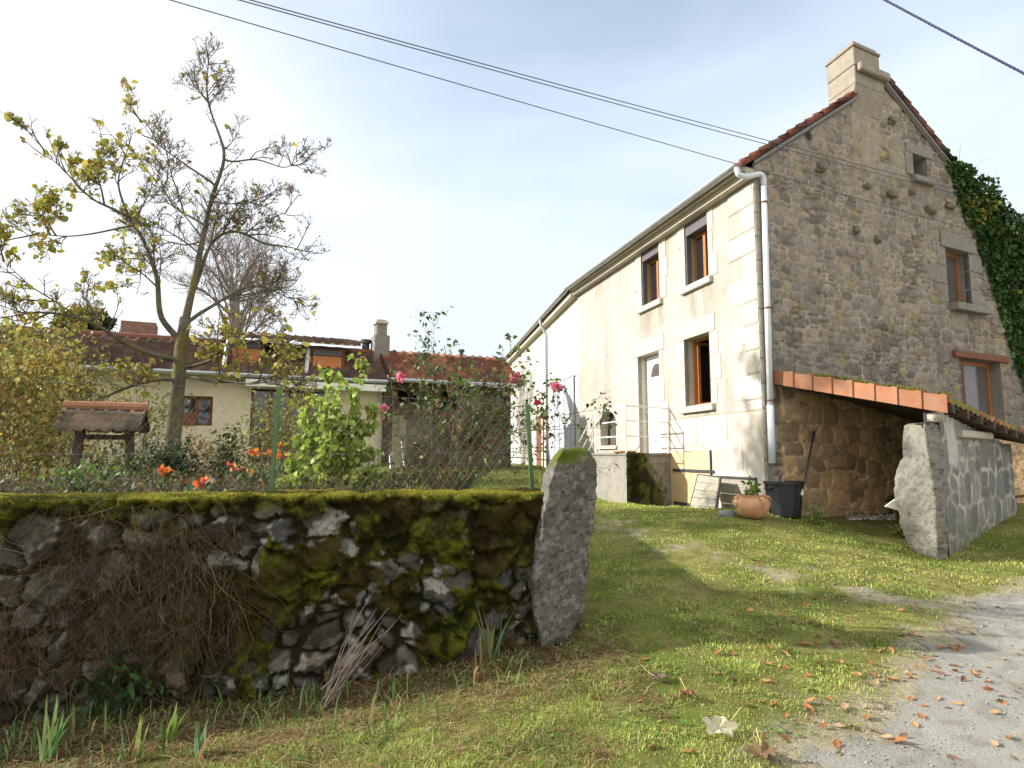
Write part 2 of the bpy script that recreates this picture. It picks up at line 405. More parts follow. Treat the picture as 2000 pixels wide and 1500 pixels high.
def build_grass():
    XY = wedge(620000, 2.6, 17)
    x, y = XY.T
    g = garden_mask(x, y)
    dw = -((x - WO[0]) * WNB[0] + (y - WO[1]) * WNB[1])
    gr = gravel_amt(x, y)
    dens = 1 - .93 * gr
    dens *= np.where(road_d(x, y) > .15, .03 + .5 * sstep(1.0, .15, road_d(x, y)) * sstep(.48, .66, fbm(x * 4.5 + 8, y * 4.5)), 1)
    dens *= np.where((dw < .6) & (x < .3), sstep(-.05, .55, dw) * .6 + .12, 1)
    dens *= (.3 + .7 * sstep(.32, .55, fbm(x * 3.3, y * 3.3)))
    # not inside walls / under the house
    inl = ((x - C2[0]) * GN[0] + (y - C2[1]) * GN[1] < .05) & ((x - C2[0]) * FN[0] + (y - C2[1]) * FN[1] < .05)
    shed = (((x - C2[0]) * GN[0] + (y - C2[1]) * GN[1]) < 1.55) & (((x - C2[0]) * GU[0] + (y - C2[1]) * GU[1]) > .7) & (y > 8)
    keep = (RNG.random(len(x)) < dens) & ((g < .02) | ((x > .3) & (g < .97))) & ~((dw < 0) & (x < .25)) & ~inl & ~shed
    keep &= ~((x < .3) & (dw < .03))
    XY = XY[keep]; x, y = XY.T; r = np.hypot(x, y)
    n = len(XY)
    n1 = fbm(x * 1.7, y * 1.7); n2 = fbm(x * 5 + 9, y * 5)
    cg = pick([(.235, .32, .058), (.33, .385, .085), (.42, .44, .125), (.16, .23, .045)], n)
    cy = pick([(.52, .48, .15), (.58, .50, .21), (.46, .44, .12), (.34, .24, .10)], n)
    n4 = fbm(x * .9 + 14, y * .9 + 2)
    t = (RNG.random(n) < (.03 + .36 * sstep(.47, .70, n1) + .26 * sstep(.48, .68, n2) + .25 * sstep(.5, .62, n4)))
    cg = cg * (.72 + .62 * sstep(.3, .7, fbm(x * 2.9 + 50, y * 2.9)))[:, None]
    br = RNG.random(n) < .55 * sstep(.55, .72, fbm(x * 2.2 + 31, y * 2.2 + 7)) * sstep(6, 4.5, y); cy[br] = pick([(.24, .13, .05), (.30, .17, .06), (.18, .10, .045)], int(br.sum()))
    cols = np.where(t[:, None], cy, cg)
    h = np.where(t, .026, .031) * (1 + .5 * sstep(.5, .75, n2)) * np.clip(.85 + r * .02, .8, 1.25)
    w = .0042 * np.clip(r / 4.2, .8, 3)
    h = h * (.5 + .75 * sstep(.4, .7, fbm(x * 4.1 + 3, y * 4.1)))
    o = blades('grass', XY, h, w, cols, np.where(t, 1.7, 1.25))
    tag(o, 'short green and straw coloured grass covering the verge and driveway', 'grass', None, 'stuff')
    # lawn of the garden
    XY = np.c_[RNG.uniform(-3.2, 1.6, 60000), 5.9 * (24 / 5.9) ** RNG.random(60000)]
    x, y = XY.T
    keep = (garden_mask(x, y) > .95) & (x < .3 + .05 * (y - 5.5)) & ~((x < -.9) & (y < 8))
    XY = XY[keep]; n = len(XY); r = XY[:, 1]
    cols = pick([(.12, .17, .03), (.19, .21, .045), (.26, .22, .08), (.09, .13, .025)], n)
    o = blades('lawn', XY, np.full(n, .05), .005 * np.clip(r / 5, 1, 4), cols, .9)
    tag(o, 'green garden lawn running back behind the mossy wall to the shed', 'lawn', None, 'stuff')
    # litter of cut stalks, flat on the verge below the wall
    XY = wedge(46000, 2.7, 6.5, -47, 20); x, y = XY.T
    dw = -((x - WO[0]) * WNB[0] + (y - WO[1]) * WNB[1])
    keep = (dw > .02) & (dw < 2.2) & (x < .9) & (RNG.random(len(x)) < sstep(1.9, .3, dw + (fbm(x * 2, y * 2) - .5) * 2.2)) & (road_d(x, y) < 0)
    XY = XY[keep]; n = len(XY)
    cols = pick([(.21, .14, .065), (.14, .085, .04), (.29, .23, .12), (.09, .058, .03), (.18, .09, .04)], n)
    a = RNG.uniform(0, 2 * np.pi, n); L = RNG.uniform(.03, .14, n); pt = RNG.normal(.08, .16, n); d = np.c_[np.cos(a) * np.cos(pt), np.sin(a) * np.cos(pt), np.sin(pt)]; sd = np.c_[-np.sin(a), np.cos(a), 0 * a] * RNG.uniform(.0012, .003, n)[:, None]
    c0 = np.c_[XY, zg(XY[:, 0], XY[:, 1]) + RNG.uniform(.006, .03, n)]; bow = np.array([0, 0, 1.0]) * (L * RNG.uniform(-.08, .15, n))[:, None]
    V = np.stack([c0 - d * L[:, None] / 2 - sd, c0 - d * L[:, None] / 2 + sd, c0 + bow + sd, c0 + bow - sd, c0 + d * L[:, None] / 2 + sd * .5, c0 + d * L[:, None] / 2 - sd * .5], 1).reshape(-1, 3); b = (np.arange(n) * 6)[:, None]
    o = np_mesh('dry_litter', V, np.concatenate([b + np.array([[0, 1, 2, 3]]), b + np.array([[3, 2, 4, 5]])]), M['dry'], None, np.repeat(cols, 6, 0))
    tag(o, 'brown litter of cut stalks lying on the verge below the mossy wall', 'plant litter', None, 'stuff')
    # long rough blades and weeds along the wall foot
    XY = wedge(16000, 2.8, 6.3, -47, 8); x, y = XY.T
    dw = -((x - WO[0]) * WNB[0] + (y - WO[1]) * WNB[1])
    keep = (dw > .03) & (dw < 1.5) & (x < .25) & (RNG.random(len(x)) < sstep(1.3, .1, dw + (fbm(x * 2.6 + 4, y * 2.6) - .5) * 1.6) * .5 * sstep(.35, .6, fbm(x * 3.7, y * 3.7 + 9)))
    XY = XY[keep]; n = len(XY)
    cols = pick([(.08, .15, .04), (.13, .21, .06), (.05, .10, .03), (.22, .26, .07), (.34, .24, .11), (.16, .24, .12)], n)
    o = blades('rough_grass', XY, RNG.uniform(.09, .24, n), RNG.uniform(.006, .016, n), cols, 1.1)
    tag(o, 'long rough blades and weeds growing along the foot of the mossy wall', 'rough grass', None, 'stuff')
    # broad leaved weeds pressed into the turf
    XY = wedge(9000, 2.7, 9, -40, 44); x, y = XY.T
    keep = (garden_mask(x, y) < .02) & (road_d(x, y) < -.1) & (RNG.random(len(x)) < sstep(.54, .68, fbm(x * 2.4 + 70, y * 2.4))) & ~((x < .3) & (((x - WO[0]) * WNB[0] + (y - WO[1]) * WNB[1]) > -.05)) & (((x - C2[0]) * GN[0] + (y - C2[1]) * GN[1]) > .1)
    XY = XY[keep]; n = len(XY); d = rand_dirs(n); d[:, 2] = np.abs(d[:, 2]) * .25
    o = leaf_mesh('turf_weeds', np.c_[XY, zg(XY[:, 0], XY[:, 1]) + RNG.uniform(.006, .022, n)], .034, pick([(.12, .21, .04), (.17, .27, .06), (.09, .16, .035), (.22, .29, .08)], n), M['leaf'], None, .05, 1.2, .62, RNG, d)
    tag(o, 'small broad leaved weeds scattered through the turf of the driveway', 'weeds', None, 'stuff')
    # loose pebbles
    XY = wedge(16000, 2.7, 10, -10, 47); x, y = XY.T
    keep = RNG.random(len(x)) < gravel_amt(x, y) * .9 * (.35 + .9 * sstep(.4, .65, fbm(x * 2 + 3, y * 2)))
    XY = XY[keep]; n = len(XY)
    c = np.c_[XY, zg(XY[:, 0], XY[:, 1]) + .008]
    rr = (.0028 + .008 * RNG.random(n) ** 4)[:, None] * np.clip(np.hypot(*XY.T) / 4, 1, 2)[:, None]
    dd = np.array([[1, 0, 0], [0, 1, 0], [-1, 0, 0], [0, -1, 0], [0, 0, .6], [0, 0, -.6]])
    V = (c[:, None] + dd[None] * (rr * RNG.uniform(.6, 1.3, (n, 6)))[..., None]).reshape(-1, 3)
    b = (np.arange(n) * 6)[:, None]
    T = np.concatenate([b + np.array([t]) for t in [(0, 1, 4), (1, 2, 4), (2, 3, 4), (3, 0, 4), (1, 0, 5), (2, 1, 5), (3, 2, 5), (0, 3, 5)]])
    o = np_mesh('pebbles', V, T, M['stone'], None, np.repeat(pick([(.33, .315, .28), (.26, .25, .22), (.38, .36, .32), (.19, .18, .16)], n), 6, 0))
    tag(o, 'loose grey pebbles strewn over the gravel road', 'gravel', None, 'stuff')

# ---------------------------------------------------------------- masonry
def lay_stones(W, H, hmin, hmax, amin, amax, rng, z0=0.0, s0=0.0):
    out = []; z = z0
    while z < z0 + H:
        h = rng.uniform(hmin, hmax); s = s0 - rng.uniform(0, .5)
        while s < s0 + W:
            w = h * rng.uniform(amin, amax)
            hh = h * rng.uniform(.75, 1.2)
            if rng.random() < .16 and h > .1:      # two thin stones in place of one
                out.append((s + w / 2, z + h * .25, w / 2, hh * .27)); out.append((s + w / 2, z + h * .75, w / 2, hh * .27))
            else:
                out.append((s + w / 2 + rng.normal() * .03 * h, z + h / 2 + rng.normal() * .16 * h, w / 2, hh / 2))
            s += w
        z += h
    return np.array(out)
def stone_field(Sg, Zg, seeds, warp=.05, p=3.0, wscale=3.0):
    """returns edge distance (F2-F1) and stone index per sample (2D arrays, rows share a nominal z)"""
    s = Sg + warp * (fbm(Sg * wscale, Zg * wscale) - .5) * 2 + warp * .6 * (fbm(Sg * wscale * 3.4 + 3, Zg * wscale * 3.4) - .5) * 2
    z = Zg + warp * (fbm(Sg * wscale + 50, Zg * wscale + 50) - .5) * 2 + warp * .6 * (fbm(Sg * wscale * 3.4 + 63, Zg * wscale * 3.4) - .5) * 2
    E = np.empty(Sg.shape); I = np.empty(Sg.shape, int)
    for r in range(Sg.shape[0]):
        zz = z[r]; lo, hi = zz.min() - .45, zz.max() + .45
        idx = np.where((seeds[:, 1] > lo) & (seeds[:, 1] < hi))[0]
        sd = seeds[idx]
        D = (np.abs(s[r][:, None] - sd[None, :, 0]) / sd[None, :, 2]) ** p + (np.abs(zz[:, None] - sd[None, :, 1]) / sd[None, :, 3]) ** p
        D = D ** (1 / p)
        two = np.argpartition(D, 1, axis=1)[:, :2]
        d = np.take_along_axis(D, two, 1)
        sw = d[:, 0] > d[:, 1]
        f1 = np.where(sw, d[:, 1], d[:, 0]); f2 = np.where(sw, d[:, 0], d[:, 1])
        I[r] = idx[np.where(sw, two[:, 1], two[:, 0])]
        E[r] = (f2 - f1) * .5 * np.minimum(seeds[I[r], 2], seeds[I[r], 3])   # roughly metres to the joint
    return E, I
def grid_faces(ny, nx, keep=None):
    i = (np.arange(ny - 1)[:, None] * nx + np.arange(nx - 1)[None])
    if keep is not None:
        i = i[keep]
    i = i.ravel()
    return np.stack([i, i + 1, i + nx + 1, i + nx], 1)
def compact(V, Q, C):
    used = np.unique(Q); rm = np.full(len(V), -1); rm[used] = np.arange(len(used))
    return V[used], rm[Q], C[used]
def grid_wall(name, fr, s0, s1, z0, z1, res, fn, m, parent, flip=False, brk=None):
    s = np.linspace(s0, s1, int((s1 - s0) / res) + 1); z = np.linspace(z0, z1, int((z1 - z0) / res) + 1)
    if brk:
        s = np.unique(np.round(np.concatenate([s, [q for o in brk for q in o[:2] if s0 < q < s1]]), 5)); z = np.unique(np.round(np.concatenate([z, [q for o in brk for q in o[2:] if z0 < q < z1]]), 5))
    Sg, Zg = np.meshgrid(s, z)
    h, c, keep = fn(Sg, Zg)
    V = fr.pts(Sg, h, Zg).reshape(-1, 3)
    k = None
    if keep is not None:
        k = keep[:-1, :-1] & keep[1:, 1:] & keep[1:, :-1] & keep[:-1, 1:]
    Q = grid_faces(len(z), len(s), k)
    V, Q, C = compact(V, Q, c.reshape(-1, 3))
    if flip: Q = Q[:, ::-1]
    return np_mesh(name, V, Q, m, parent, C, True)
# ---------------------------------------------------------------- stone house
C2 = at(1484, 650, 11)[:2]
a = math.radians(15.0); FU = np.array([-math.sin(a), math.cos(a)])
a = math.radians(62.5); GU = np.array([math.sin(a), math.cos(a)])
FA = Frame(C2, FU, -1); GA = Frame(C2, GU, 1)
FN = FA.n[:2]; GN = GA.n[:2]
EZ = 6.47
AP = GA.uv(1720, 152)                      # apex of the gable
lb = GA.uv(1484, 300)
SL = (AP[1] - lb[1]) / (AP[0] - lb[0])
rb = GA.uv(1838, 300)
SR = (AP[1] - rb[1]) / (rb[0] - AP[0])
def rooftop(s): return np.where(s < AP[0], AP[1] - SL * (AP[0] - s), AP[1] - SR * (s - AP[0]))
SB = FA.uv(1128, 560)[0]                   # bend between house and barn
def rect(fr, pr, pl, tr, tl, br, bl, n=0):
    """opening from right / left pixel columns and their top and bottom rows"""
    a = fr.uv(pr, tr, n); b = fr.uv(pl, tl, n); c = fr.uv(pr, br, n); d = fr.uv(pl, bl, n)
    s = sorted([(a[0] + c[0]) / 2, (b[0] + d[0]) / 2])
    return s[0], s[1], (c[1] + d[1]) / 2, (a[1] + b[1]) / 2
OPF = {'up_a': rect(FA, 1383, 1338, 408, 440, 540, 565), 'up_b': rect(FA, 1288, 1253, 470, 490, 584, 603),
       'low': rect(FA, 1388, 1338, 648, 663, 784, 800), 'door': rect(FA, 1290, 1248, 683, 697, 890, 890),
       'cellar': rect(FA, 1203, 1173, 800, 806, 868, 873)}
OPF['door'] = OPF['door'][:2] + (1.66,) + OPF['door'][3:]
HT = rect(FA, 1391, 1314, 880, 883, 985, 996)      # plank door of the cellar
OPG = {'attic': rect(GA, 1808, 1780, 312, 300, 350, 342), 'mid': rect(GA, 1893, 1847, 498, 482, 602, 588), 'low': rect(GA, 1955, 1877, 713, 696, 812, 800)}
OPG['low'] = OPG['low'][:2] + (2.35,) + OPG['low'][3:]

house = thing('stone_house', 'tall stone house with cream plastered front, rubble gable and chimney at its ridge', 'house')

def in_op(ops, Sg, Zg, e=0.0):
    k = np.zeros(Sg.shape, bool)
    for (s0, s1, z0, z1) in ops: k |= (Sg > s0 + 2e-5) & (Sg < s1 - 2e-5) & (Zg > z0 + 2e-5) & (Zg < z1 - 2e-5)
    return k
def facade_fn(Sg, Zg):
    n1 = fbm(Sg * 1.1, Zg * 1.1); n2 = fbm(Sg * 6, Zg * 6 + 9); n3 = fbm(Sg * 9, Zg * .9 + 3)
    c = mixc((.375, .35, .305), (.425, .405, .365), n1)
    c = mixc(c, (.40, .345, .25), sstep(.55, .8, n2) * .35)
    h = .012 * (n2 - .5)
    # grey run-off streaks under the sills and from the cornice
    for nm in ('up_a', 'up_b', 'low'):
        s0, s1, z0, z1 = OPF[nm]
        m = sstep(s0 - .35, s0, Sg) * sstep(s1 + .35, s1, Sg) * sstep(z0 - 1.15, z0 - .12, Zg) * (Zg < z0) * sstep(.35, .62, n3)
        c = mixc(c, (.20, .175, .125), m * .6)
    c = mixc(c, (.27, .245, .195), sstep(.46, .74, fbm(Sg * 2.0 + 9, Zg * .4 + 2)) * .5)
    c = c * (1 - .09 * sstep(.52, .62, fbm(Sg * 13, Zg * 13 + 77)))[..., None]
    c = mixc(c, (.25, .215, .15), sstep(1.5, .7, Zg + .5 * (n2 - .5)) * .5)
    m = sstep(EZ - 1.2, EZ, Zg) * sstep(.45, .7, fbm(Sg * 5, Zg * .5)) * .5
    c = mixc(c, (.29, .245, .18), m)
    # tree shadow painted into the plaster left of the arched window
    tr = np.zeros(Sg.shape)
    c = mixc(c, (.36, .325, .25), sstep(.4, .62, fbm(Sg * 3.5 + 7, Zg * .8)) * sstep(OPF['cellar'][1] - .3, OPF['cellar'][1] + .5, Sg) * sstep(SB, SB - .6, Sg) * sstep(5.2, 3.6, Zg) * .55)
    # corner stones: alternating long and short blocks a little proud of the plaster
    hq = .43; row = np.floor(Zg / hq); ln = np.where(row % 2 == 0, .82, .42) + .1 * (vnoise(row * 3.7, row * 0 + 2) - .5)
    q = (Sg < ln + .02 * (n2 - .5)); fz = Zg / hq - row
    tone = vnoise(row * 5.3 + 1.7, row * 0 + 8.2)
    cq = mixc((.42, .395, .345), (.52, .495, .445), tone); cq = mixc(cq, (.31, .28, .215), sstep(.5, .75, fbm(Sg * 9 + 4, Zg * 9)) * .5)
    c = np.where(q[..., None], cq, c); h = np.where(q, .014 + .014 * (n2 - .5), h)
    jt = q & ((fz < .035) | (fz > .965)); c = np.where(jt[..., None], np.array([.24, .205, .15]), c); h = np.where(jt, -.004, h)
    # dressed courses at the foot of the wall
    zb = OPF['low'][2] - .22; b = (Zg < zb) & (Sg < OPF['door'][0] - .2)
    ch = .52; r2 = np.floor((zb - Zg) / ch); w2 = 1.05; cc = np.floor(Sg / w2 + .43 * r2); f2 = Sg / w2 + .43 * r2 - cc; fz2 = (zb - Zg) / ch - r2
    cb = mixc((.42, .39, .335), (.52, .49, .435), vnoise(cc * 3.1, r2 * 5.7)); cb = mixc(cb, (.33, .285, .21), sstep(.5, .8, fbm(Sg * 5, Zg * 5 + 30)) * .45)
    cb = mixc(cb, (.27, .215, .145), sstep(1.35, .6, Zg) * sstep(.35, .6, n1) * .7)
    jb = (f2 < .012) | (fz2 < .03); cb = np.where(jb[..., None], np.array([.27, .23, .17]), cb)
    c = np.where(b[..., None], cb, c); h = np.where(b, np.where(jb, .004, .016 + .01 * (n2 - .5)), h)
    keep = ~in_op(list(OPF.values()), Sg, Zg) & ~in_op([HT], Sg, Zg)
    return h, c, keep
grid_wall('front_wall', FA, 0, SB, .2, EZ + .1, .032, facade_fn, M['plaster'], house, flip=True, brk=list(OPF.values()) + [HT])

rng = np.random.default_rng(5)
_big = lay_stones(12.5, 10, .26, .46, .9, 2.1, rng); _sm = lay_stones(12.5, 10, .08, .19, .8, 2.1, rng)
def rubble_cols(E, I, seed, pal, mort, mw, Sg, Zg, rough=.012):
    r = np.random.default_rng(seed); n = I.max() + 1
    tone = np.asarray(pal)[r.integers(0, len(pal), n)] * r.uniform(.8, 1.18, (n, 1))
    hs = r.uniform(.4, 1.3, n)
    c = tone[I]
    k = sstep(mw * .6, mw * 1.1, E + .016 * (fbm(Sg * 14, Zg * 14) - .5))
    nn = fbm(Sg * 11, Zg * 11)
    c = c * (.75 + .5 * nn)[..., None]
    c = mixc(np.broadcast_to(np.asarray(mort), c.shape) * (.8 + .4 * fbm(Sg * 6 + 2, Zg * 6))[..., None], c, k)
    mv = fbm(Sg * 1.3 + 31, Zg * 1.3); dkj = (1 - k) * sstep(.5, .62, mv) * sstep(.45, .6, fbm(Sg * 3.1, Zg * 3.1 + 8))
    c = mixc(c, (.12, .10, .08), dkj * .7)
    c = mixc(c, tone[I], (1 - k) * sstep(.5, .36, mv) * .55)
    h = k * (.020 * hs[I]) - .02 * dkj + rough * (nn - .5) + .03 * sstep(0, .12, E) * hs[I] * .5
    return h, c, k
def gable_fn(Sg, Zg):
    Eb, Ib = stone_field(Sg, Zg, _big, .05, 3, 2.5); Es, Is = stone_field(Sg, Zg, _sm, .035, 2.6, 4)
    pal = [(.235, .205, .17), (.20, .175, .147), (.285, .245, .195), (.225, .205, .182), (.265, .215, .165), (.17, .153, .135)]
    mort = (.37, .325, .262)
    hb, cb, kb = rubble_cols(Eb, Ib, 1, pal, mort, .014, Sg, Zg); hs, cs, ks = rubble_cols(Es, Is, 2, pal, mort, .011, Sg, Zg)
    reg = fbm(Sg * .55 + 4, Zg * .55) + .34 * sstep(4.4, 2.2, Zg) * sstep(4.5, 2, Sg) - .19
    pick_b = reg > .5
    c = np.where(pick_b[..., None], cb, cs); h = np.where(pick_b, hb, hs)
    # smeared mortar over parts of the upper gable
    sm = sstep(.48, .68, fbm(Sg * .9 + 20, Zg * .9 + 3)) * sstep(3.5, 5, Zg) * .6
    c = mixc(c, mixc((.27, .235, .19), (.35, .305, .24), fbm(Sg * 4, Zg * 4)), sm); h = h * (1 - .6 * sm)
    # broad dark weathering low on the wall, warm above
    w = fbm(Sg * .7, Zg * .45 + 11)
    c = mixc(c, c * np.array([.72, .74, .78]), sstep(.4, .62, w) * sstep(5.2, 3.4, Zg) * .7)
    # flue strip under the chimney
    fa, fb = GA.uv(1664, 250)[0], GA.uv(1712, 250)[0]
    fl = sstep(fa - .1, fa + .05, Sg) * sstep(fb + .15, fb, Sg) * sstep(6.8, 7.8, Zg + .8 * (fbm(Sg * 4, Zg * 2) - .5)) * (.35 + .65 * sstep(.35, .6, fbm(Sg * 3 + 4, Zg * 1.5)))
    cf = mixc((.29, .255, .20), (.37, .325, .25), fbm(Sg * 5, Zg * 2)); cf = mixc(cf, (.34, .25, .09), sstep(.48, .62, fbm(Sg * 7, Zg * .8)) * .6); cf = mixc(cf, (.12, .10, .08), sstep(.5, .7, fbm(Sg * 3, Zg * .7 + 5)) * sstep(8.3, 9.2, Zg))
    c = mixc(c, cf, fl); h = h * (1 - fl * .8)
    # grey corner stones
    hq = .43; row = np.floor(Zg / hq); ln = np.where(row % 2 == 0, .5, .32)
    q = Sg < ln * .55; fz = Zg / hq - row
    cq = mixc((.33, .30, .245), (.43, .395, .33), vnoise(row * 5.3, row * 0 + 3)) * (.75 + .5 * fbm(Sg * 8, Zg * 8))[..., None]
    cq = np.where(((fz < .03) | (fz > .97))[..., None], np.array([.15, .13, .11]), cq)
    c = np.where(q[..., None], cq, c); h = np.where(q, .012, h)
    # cleaner brown stones under the lean-to, warm bounced light painted into their colour
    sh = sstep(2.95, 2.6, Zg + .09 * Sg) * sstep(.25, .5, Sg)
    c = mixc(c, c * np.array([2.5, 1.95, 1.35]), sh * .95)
    # lichen
    c = mixc(c, (.36, .30, .10), sstep(.68, .78, fbm(Sg * 3.3 + 60, Zg * 3.3)) * .5)
    # hole under the verge, only its shade painted as a dark patch
    hs0 = GA.uv(1577, 264); c = mixc(c, (.05, .045, .035), sstep(.2, .08, np.hypot((Sg - hs0[0]) * 1.3, Zg - hs0[1]) + .1 * (fbm(Sg * 8, Zg * 8) - .5)))
    keep = ~in_op(list(OPG.values()), Sg, Zg) & (Zg < rooftop(Sg) - .03)
    return h, c, keep
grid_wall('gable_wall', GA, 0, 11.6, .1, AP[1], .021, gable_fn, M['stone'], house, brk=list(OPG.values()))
b = MB(); e = 11.6
p0, p1, p2, p3 = FA.p(SB, 0, 0), GA.p(e, 0, 0), None, None
back = GA.p(e, 0, 0) + FA.u * SB
tz = float(rooftop(np.array(e)))
for q0, q1, za, zb in [(GA.p(e, 0, 0), back, tz, tz)]:
    b.quad(q0, q1, q1 + [0, 0, zb], q0 + [0, 0, za])
fb_ = FA.p(SB, 0, 0)
b.add([fb_, back, back + [0, 0, tz], fb_ + GA.u * AP[0] + [0, 0, AP[1] - .05], fb_ + [0, 0, EZ]], [(0, 1, 2, 3, 4)])
b.build('back_wall', M['cream'], house)

def tile_roof(name, P0, U, L, W, H, m, parent, pal, tw=.23, ch=.3, thick=.05, sub=6, rng=RNG, moss=0.0, tv=.3, rib=1.0):
    """heightfield of interlocking tiles: P0 eave start, U along the eave, W up the slope"""
    P0 = np.asarray(P0, float); U = np.asarray(U, float) / np.linalg.norm(U); W = np.asarray(W, float) / np.linalg.norm(W)
    Nn = np.cross(U, W); Nn /= np.linalg.norm(Nn)
    if Nn[2] < 0: Nn = -Nn
    nt = max(1, int(round(L / tw))); tw = L / nt; nc = max(1, int(round(H / ch))); ch = H / nc
    us = np.linspace(0, L, nt * sub + 1); prof = .5 + .5 * np.cos(us / tw * 2 * np.pi); prof = .028 * rib * prof ** 2 + .010 * (.5 + .5 * np.cos(us / tw * 4 * np.pi))
    rows = []; cols = []; ti = np.minimum((us / tw).astype(int), nt - 1)
    pal = np.asarray(pal)
    for j in range(nc):
        tc = pal[rng.integers(0, len(pal), nt)] * rng.uniform(1 - tv, 1 + tv, (nt, 1)); tc = tc * (1 - tv) + pal.mean(0) * tv if tv < .2 else tc; jit = rng.normal(0, .004, nt)
        for v, hh in ((j * ch, .045), ((j + 1) * ch, .008)):
            rows.append(P0 + us[:, None] * U + v * W + (prof + hh + jit[ti] + thick)[:, None] * Nn)
            cc = tc[ti]
            if moss:
                mm = sstep(1 - moss, 1 - moss + .2, fbm(us * 2.1 + j, np.full_like(us, j * .6 + 3)))
                cc = mixc(cc, (.17, .17, .035), mm)
            cols.append(cc)
    rows.append(rows[-1] - Nn * (.06 + thick)); cols.append(cols[-1]); rows.insert(0, rows[0] - Nn * (.075 + thick * .4)); cols.insert(0, cols[0])
    G = np.array(rows); Cc = np.array(cols); ny, nx = G.shape[:2]
    V = G.reshape(-1, 3); C_ = Cc.reshape(-1, 3); Q = grid_faces(ny, nx)
    # side skirts so the verge shows the stepped tile ends
    ex = []
    for col in (0, nx - 1):
        idx = np.arange(ny) * nx + col; base = len(V); low = V[idx].copy()
        t = np.clip((low - P0) @ W / (W @ W), 0, H)
        low = P0 + ((low - P0) @ U)[:, None] * 0 + us[col] * U + t[:, None] * W
        V = np.concatenate([V, low]); C_ = np.concatenate([C_, C_[idx] * .8]); k = np.arange(ny - 1)
        ex.append(np.stack([idx[k], idx[k + 1], base + k + 1, base + k], 1))
    return np_mesh(name, V, [Q] + ex, m, parent, C_, False)
def vec3(d2, z): return np.array([d2[0], d2[1], z])
RED = [(.145, .05, .035), (.11, .04, .03), (.18, .07, .042), (.08, .038, .03)]
ov = .34
W1 = vec3(GU, SL); lw = np.linalg.norm(W1)
tile_roof('roof', GA.p(-ov, .1, AP[1] - SL * (AP[0] + ov) - .03) , vec3(FU, 0), SB + .2, W1, (AP[0] + ov) * lw, M['tile'], house, RED)
W2_ = vec3(-GU, SR); lw2 = np.linalg.norm(W2_)
tile_roof('roof', GA.p(11.9, .1, AP[1] - SR * (11.9 - AP[0]) - .03), vec3(FU, 0), SB + .2, W2_, (11.9 - AP[0]) * lw2, M['tile'], house, RED)
# zinc strip and board under the verge
b = MB()
for (sa, sb) in ((-.05, AP[0] - .02), (AP[0] + .02, 11.5)):
    for (n0, n1, d0, d1) in ((.03, .09, -.16, -.055),):
        za, zb = float(rooftop(np.array(sa))), float(rooftop(np.array(sb)))
        b.hexa([GA.p(sa, n0, za + d0), GA.p(sb, n0, zb + d0), GA.p(sb, n1, zb + d0 + .05), GA.p(sa, n1, za + d0 + .05),
                GA.p(sa, n0, za + d1), GA.p(sb, n0, zb + d1), GA.p(sb, n1, zb + d1), GA.p(sa, n1, za + d1)])
b.build('verge_board', M['oldzinc'], house)
# cornice under the eave, gutter
b = MB(); b.fbox(FA, -.02, SB, 0, .17, EZ - .02, EZ + .10); b.fbox(FA, -.02, SB, 0, .26, EZ + .102, EZ + .17)
b.build('cornice', M['cutstone'], house)
def gutter(name, fr, s0, s1, n, z, r, parent):
    b = MB(); k = 10; V = []; Fc = []
    ss = np.linspace(s0, s1, 20)
    for i, s in enumerate(ss):
        for j in range(k + 1):
            w = math.pi + math.pi * j / k
            V.append(fr.p(s, n + r * math.cos(w), z + r * math.sin(w)))
        for j in range(k + 1):
            w = 2 * math.pi - math.pi * j / k
            V.append(fr.p(s, n + (r - .008) * math.cos(w), z + .002 + (r - .008) * math.sin(w)))
    m = 2 * (k + 1)
    for i in range(len(ss) - 1):
        for j in range(m):
            Fc.append((i * m + j, i * m + (j + 1) % m, (i + 1) * m + (j + 1) % m, (i + 1) * m + j))
    Fc += [tuple(range(m))]
    b.add(V, Fc); return b.build(name, M['zinc'], parent, True)
gutter('gutter', FA, -.12, SB, ov + .02, EZ + .19, .085, house)
# down pipe with swan neck on the gable side
sp0 = GA.uv(1491, 352, .09); sp1 = GA.uv(1508, 905, .09)
top = FA.p(-.06, ov + .02, EZ + .13); g1 = GA.p(sp0[0] - .03, .12, sp0[1] + .12)
b = MB()
neck = [top, top + [0, 0, -.14], top * .82 + g1 * .18 + [0, 0, -.15], top * .5 + g1 * .5 + [0, 0, -.12], top * .2 + g1 * .8 + [0, 0, -.04], g1 + [0, 0, -.04], GA.p(sp0[0], .09, sp0[1] - .1)]
neck = resample(neck, 22)
for _ in range(3): neck[1:-1] = (neck[:-2] + 2 * neck[1:-1] + neck[2:]) / 4
def on_pipe(t): return GA.p(sp0[0] * (1 - t) + sp1[0] * t, .09, (sp0[1] - .1) * (1 - t) + sp1[1] * t)
b.tube(neck, .05, 14); b.tube([on_pipe(0), on_pipe(.82)], .05, 14); b.tube([on_pipe(.80), on_pipe(1.0)], .06, 14)
dp = b.build('downpipe', M['pvc'], house, True)
for t in (.06, .45, .78):
    b = MB(); b.tube([on_pipe(t), on_pipe(t + .006)], .062, 14); b.fbox(GA, sp0[0] - .02, sp0[0] + .02, -.02, .09, on_pipe(t)[2] - .02, on_pipe(t)[2])
    b.build('pipe_clip', M['lintel_wood'], dp)

